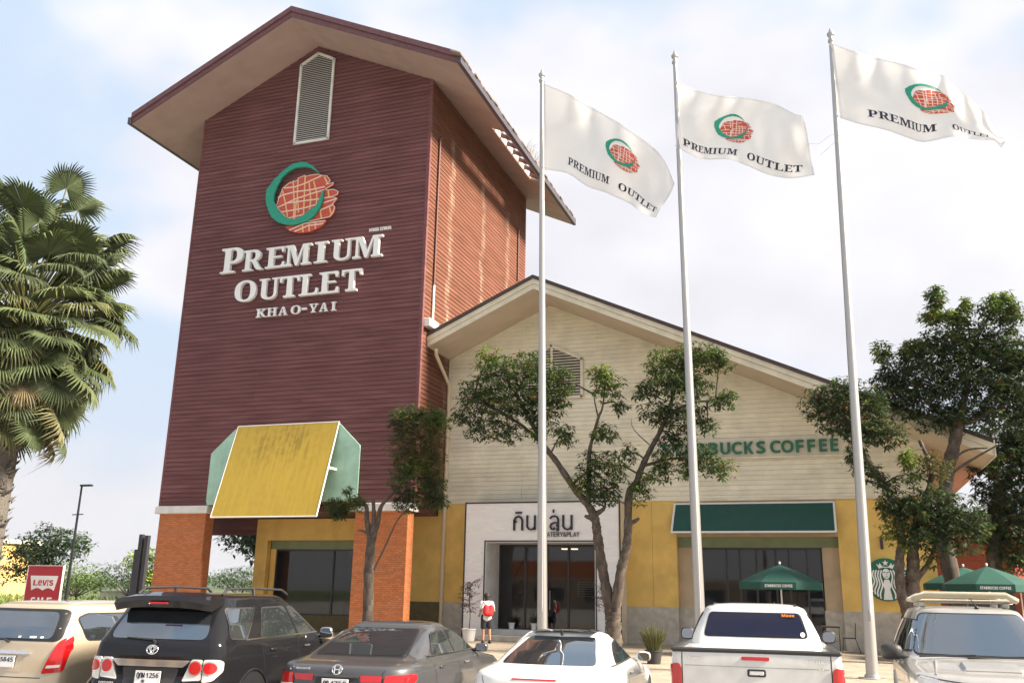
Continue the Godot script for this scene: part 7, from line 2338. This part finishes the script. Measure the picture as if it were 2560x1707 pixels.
	tree("twin_stem_tree", "dark twin-stemmed tree hiding part of the round green emblem", f, [
		[.30, .22, 2280, 1540, 0, 2280, 1470, 0],
		[.22, .10, 2281, 1490, 0, 2284, 1420, 0, 2285, 1350, 0, 2300, 1280, 0],
		[.15, .07, 2268, 1530, 0, 2253, 1470, .2, 2250, 1400, .2, 2255, 1350, .2, 2240, 1280, .2, 2210, 1210, .1, 2150, 1120, .1, 2110, 1040, 0],
		[.09, .04, 2290, 1450, 0, 2318, 1415, 0, 2334, 1380, 0, 2350, 1330, 0],
		[.10, .05, 2285, 1350, 0, 2310, 1260, -.2, 2330, 1180, -.3, 2300, 1100, -.2]], [
		[2260, 1270, .1, 60, 50, 120, 3], [2330, 1260, .1, 76, 56, 170, 3], [2400, 1290, 0, 66, 50, 130, 3], [2300, 1330, .1, 70, 44, 110, 3], [2370, 1340, 0, 80, 48, 130, 3], [2440, 1310, 0, 40, 36, 50, 0], [2225, 1260, .2, 34, 40, 46, 0], [2232, 1320, .3, 34, 40, 30, 1], [2260, 1360, .4, 20, 20, 10, 1], [2325, 1395, .2, 22, 18, 14, 2],
		[2050, 1005, 0, 48, 50, 90, 3], [2110, 985, 0, 60, 52, 120, 3], [2170, 1010, 0, 54, 56, 110, 3], [2090, 1050, 0, 54, 40, 80, 3], [2160, 1070, 0, 60, 44, 90, 3], [2215, 1080, 0, 50, 40, 70, 3], [2140, 1140, .1, 34, 40, 40, 3], [2185, 1180, .1, 30, 34, 34, 3], [2220, 1210, .1, 34, 26, 30, 3], [2268, 1140, .2, 22, 30, 34, 1], [2275, 1185, .2, 24, 22, 26, 4], [2330, 1160, -.2, 50, 44, 60, 2]], {leaf = .15, young = .05})
	# tall tree behind it
	f = Vector3(pz(2375, 1560, -33.0).x + .4, PL, -31.5)
	tree("tall_dark_tree", "tallest dark tree, light green shoots on top, beyond the twin-stemmed tree", f, [
		[.28, .16, 2372, 1400, 0, 2366, 1210, 0, 2385, 1120, 0, 2400, 1045, 0],
		[.14, .05, 2385, 1120, 0, 2400, 1045, 0, 2420, 960, 0, 2430, 880, 0],
		[.10, .03, 2395, 1065, 0, 2440, 1050, .2, 2500, 1020, .2],
		[.06, .02, 2368, 1190, .2, 2430, 1150, .3, 2500, 1110, .3],
		[.09, .03, 2396, 1060, 0, 2330, 1010, 0, 2260, 970, 0],
		[.05, .02, 2380, 1150, .2, 2420, 1125, .3, 2470, 1120, .3]], [
		[2220, 960, 0, 50, 50, 90, 3], [2270, 920, 0, 60, 60, 130, 3], [2260, 1000, 0, 70, 56, 140, 3], [2340, 960, 0, 80, 70, 200, 3], [2350, 870, 0, 70, 60, 160, 3], [2420, 850, 0, 80, 66, 200, 3], [2430, 940, 0, 90, 70, 230, 3], [2500, 880, 0, 70, 66, 170, 3], [2520, 970, 0, 80, 80, 220, 3], [2350, 1040, 0, 80, 40, 120, 3], [2460, 1030, 0, 90, 50, 170, 3], [2560, 900, 0, 60, 80, 130, 3], [2570, 1030, 0, 60, 70, 140, 3],
		[2205, 880, 0, 26, 34, 44, 1], [2285, 870, 0, 34, 34, 60, 1], [2340, 740, 0, 22, 36, 50, 4], [2330, 790, 0, 28, 30, 50, 1], [2390, 790, 0, 40, 26, 60, 1], [2415, 760, 0, 18, 22, 24, 1], [2490, 770, 0, 46, 40, 80, 4], [2530, 790, 0, 34, 50, 60, 0], [2500, 745, 0, 30, 22, 34, 1]], {leaf = .17, young = .03})
	f = Vector3(pz(2500, 1560, -36.0).x + .3, PL, -35.5)
	tree("shady_tree", "dense shady tree behind the green patio umbrellas", f, [
		[.30, .18, 2490, 1480, 0, 2490, 1330, 0, 2500, 1200, 0],
		[.12, .05, 2495, 1250, 0, 2530, 1180, 0, 2560, 1120, 0]], [
		[2480, 1180, 0, 60, 56, 120, 3], [2540, 1150, 0, 70, 60, 150, 3], [2490, 1260, 0, 60, 60, 130, 3], [2550, 1250, 0, 70, 70, 160, 3], [2560, 1350, 0, 56, 60, 110, 0], [2480, 1340, 0, 40, 50, 60, 3], [2590, 1200, 0, 70, 80, 130, 3], [2470, 1150, .3, 50, 26, 50, 4], [2510, 1095, 0, 50, 44, 90, 3], [2560, 1090, 0, 56, 56, 110, 3], [2530, 1310, .2, 56, 60, 100, 3], [2540, 1400, .2, 50, 34, 60, 0]], {leaf = .19, young = .02})

# ------------------------------------------------------------------ sugar palm
func fan(seed_: int, tone: Color, droop: float) -> MB:
	var r := RandomNumberGenerator.new(); r.seed = seed_
	var m := MB.new()
	var n := 46
	var span := 2.45
	for k in n:
		var a0 := -span + 2 * span * k / n; var a1 := -span + 2 * span * (k + 1) / n
		var am := (a0 + a1) * .5
		var L := 1.05 * (1.0 - .16 * pow(absf(am) / span, 2.0)) * r.randf_range(.93, 1.06)
		var rin := .58 * L
		var fold := .045
		var v := r.randf_range(.8, 1.2)
		m.col = Color(tone.r * v, tone.g * v, tone.b * v)
		var D := func(a: float, rad: float, lift: float) -> Vector3:
			return Vector3(sin(a) * rad, lift + .14 * sin(rad * 2.2) - .10 * absf(a) * rad, cos(a) * rad)
		var o := Vector3.ZERO
		var e0: Vector3 = D.call(a0, rin, 0); var e1: Vector3 = D.call(a1, rin, 0); var em: Vector3 = D.call(am, rin, fold)
		m.tri(o, e0, em); m.tri(o, em, e1)
		var dr := droop * r.randf_range(.3, 1.6)
		var w := .6
		var f0: Vector3 = D.call(lerpf(am, a0, w), rin * 1.32, -dr * .10); var f1: Vector3 = D.call(lerpf(am, a1, w), rin * 1.32, -dr * .10); var fm: Vector3 = D.call(am, rin * 1.32, fold * .7 - dr * .10)
		m.tri(e0, f0, fm); m.tri(e0, fm, em); m.tri(em, fm, f1); m.tri(em, f1, e1)
		var tip: Vector3 = D.call(am + r.randf_range(-.03, .03), L, -dr * .42)
		if r.randf() < droop * .5:      # bent segment
			tip = fm + Vector3(r.randf_range(-.05, .05), -.34, .04)
			m.col = Color(m.col.r * 1.35, m.col.g * 1.25, m.col.b * 1.1)
		m.tri(f0, tip, fm); m.tri(fm, tip, f1)
	return m

func palm() -> void:
	var foot := Vector3(-22.85, 0, -20)
	var t := thing("sugar_palm", "sugar palm with rough scaly trunk and a ball of fan leaves", "palm tree", foot)
	var hgt := 9.0
	var m := MB.new()
	var p := []; var r := []
	for i in 25:
		p.append(Vector3(-.05 * sin(i * .2), hgt * i / 24.0, 0)); r.append(lerpf(.44, .36, i / 24.0))
	m.tube(p, r, 14)
	var tr := part(t, "trunk", m, M.palmbark)
	# leaf-base stubs round the trunk
	m = MB.new()
	for i in 420:
		var y := rng.randf_range(.2, hgt - .1); var a := rng.randf_range(0, TAU)
		var d := Vector3(cos(a), 0, sin(a))
		var o := d * (.37 + rng.randf_range(0, .05)) + Vector3(0, y, 0)
		m.col = Color(1, 1, 1) * rng.randf_range(.6, 1.2)
		var s := d.cross(Vector3.UP) * rng.randf_range(.05, .10)
		var tip := o + d * rng.randf_range(.07, .17) + Vector3(0, rng.randf_range(.02, .14), 0)
		m.tri(o - s, tip, o + s); m.tri(o - s + Vector3(0, -.06, 0), o + s + Vector3(0, -.06, 0), tip); m.tri(o - s, o - s + Vector3(0, -.06, 0), tip); m.tri(o + s, tip, o + s + Vector3(0, -.06, 0))
	stuff(part(tr, "leaf_base_stubs", m, M.palmbark))
	var fans := []
	var tones := [Color(.085, .112, .055), Color(.105, .130, .062), Color(.135, .145, .070), Color(.075, .095, .052), Color(.16, .155, .085), Color(.18, .15, .09)]
	for i in 6: fans.append(fan(100 + i, tones[i], [.3, .45, .8, .6, 1.1, 1.4][i]).mesh(M.palmleaf))
	var top := Vector3(0, hgt + .1, 0)
	var N := 170
	for i in N:
		var f := (i + .5) / N
		var el := asin(lerpf(.97, -.88, f))
		var az := i * 2.39996 + rng.randf_range(-.25, .25)
		var d := Vector3(cos(az) * cos(el), sin(el), sin(az) * cos(el))
		var plen := rng.randf_range(1.1, 2.2) * (1.0 + .75 * maxf(sin(el), 0.0))
		var o := top + Vector3(0, lerpf(.9, -1.1, f), 0)
		var e := o + d * plen + Vector3(0, .25 - .35 * f, 0)
		m = MB.new()
		m.col = Color(.16, .16, .06)
		m.tube([o + d * .2, o + d * plen * .55 + Vector3(0, .2, 0), e], [.045, .03, .02], 5)
		var kind := 0
		if f < .35: kind = [0, 1, 3, 0][i % 4]
		elif f < .75: kind = [1, 2, 0, 3, 1, 2, 0][i % 7]
		else: kind = [2, 3, 1, 4, 0, 3, 5][i % 7]
		var fr := part(t, "frond", m, M.palmleaf)
		var blade := inst(fr, "fan_blade", fans[kind])
		var fwd := (d + Vector3(0, -.25 - .5 * f, 0) + rand_dir() * .25).normalized()
		var up := (Vector3.UP * .6 + d * .8 + rand_dir() * .35).normalized()
		up = (up - fwd * up.dot(fwd)).normalized()
		var sc := rng.randf_range(.8, 1.15)
		blade.transform = Transform3D(Basis(up.cross(fwd).normalized() * sc, up * sc, fwd * sc), e)

func _ready() -> void:
	rng.seed = 20240611
	nz.seed = 5; nz.frequency = 1.0
	stage()
	make_materials()
	ground()
	tower()
	tower_signs()
	yellow_awning()
	shop()
	portal()
	coffee_front()
	flags()
	parked_cars()
	trees()
	palm()
	street_things()
	background()
	people()
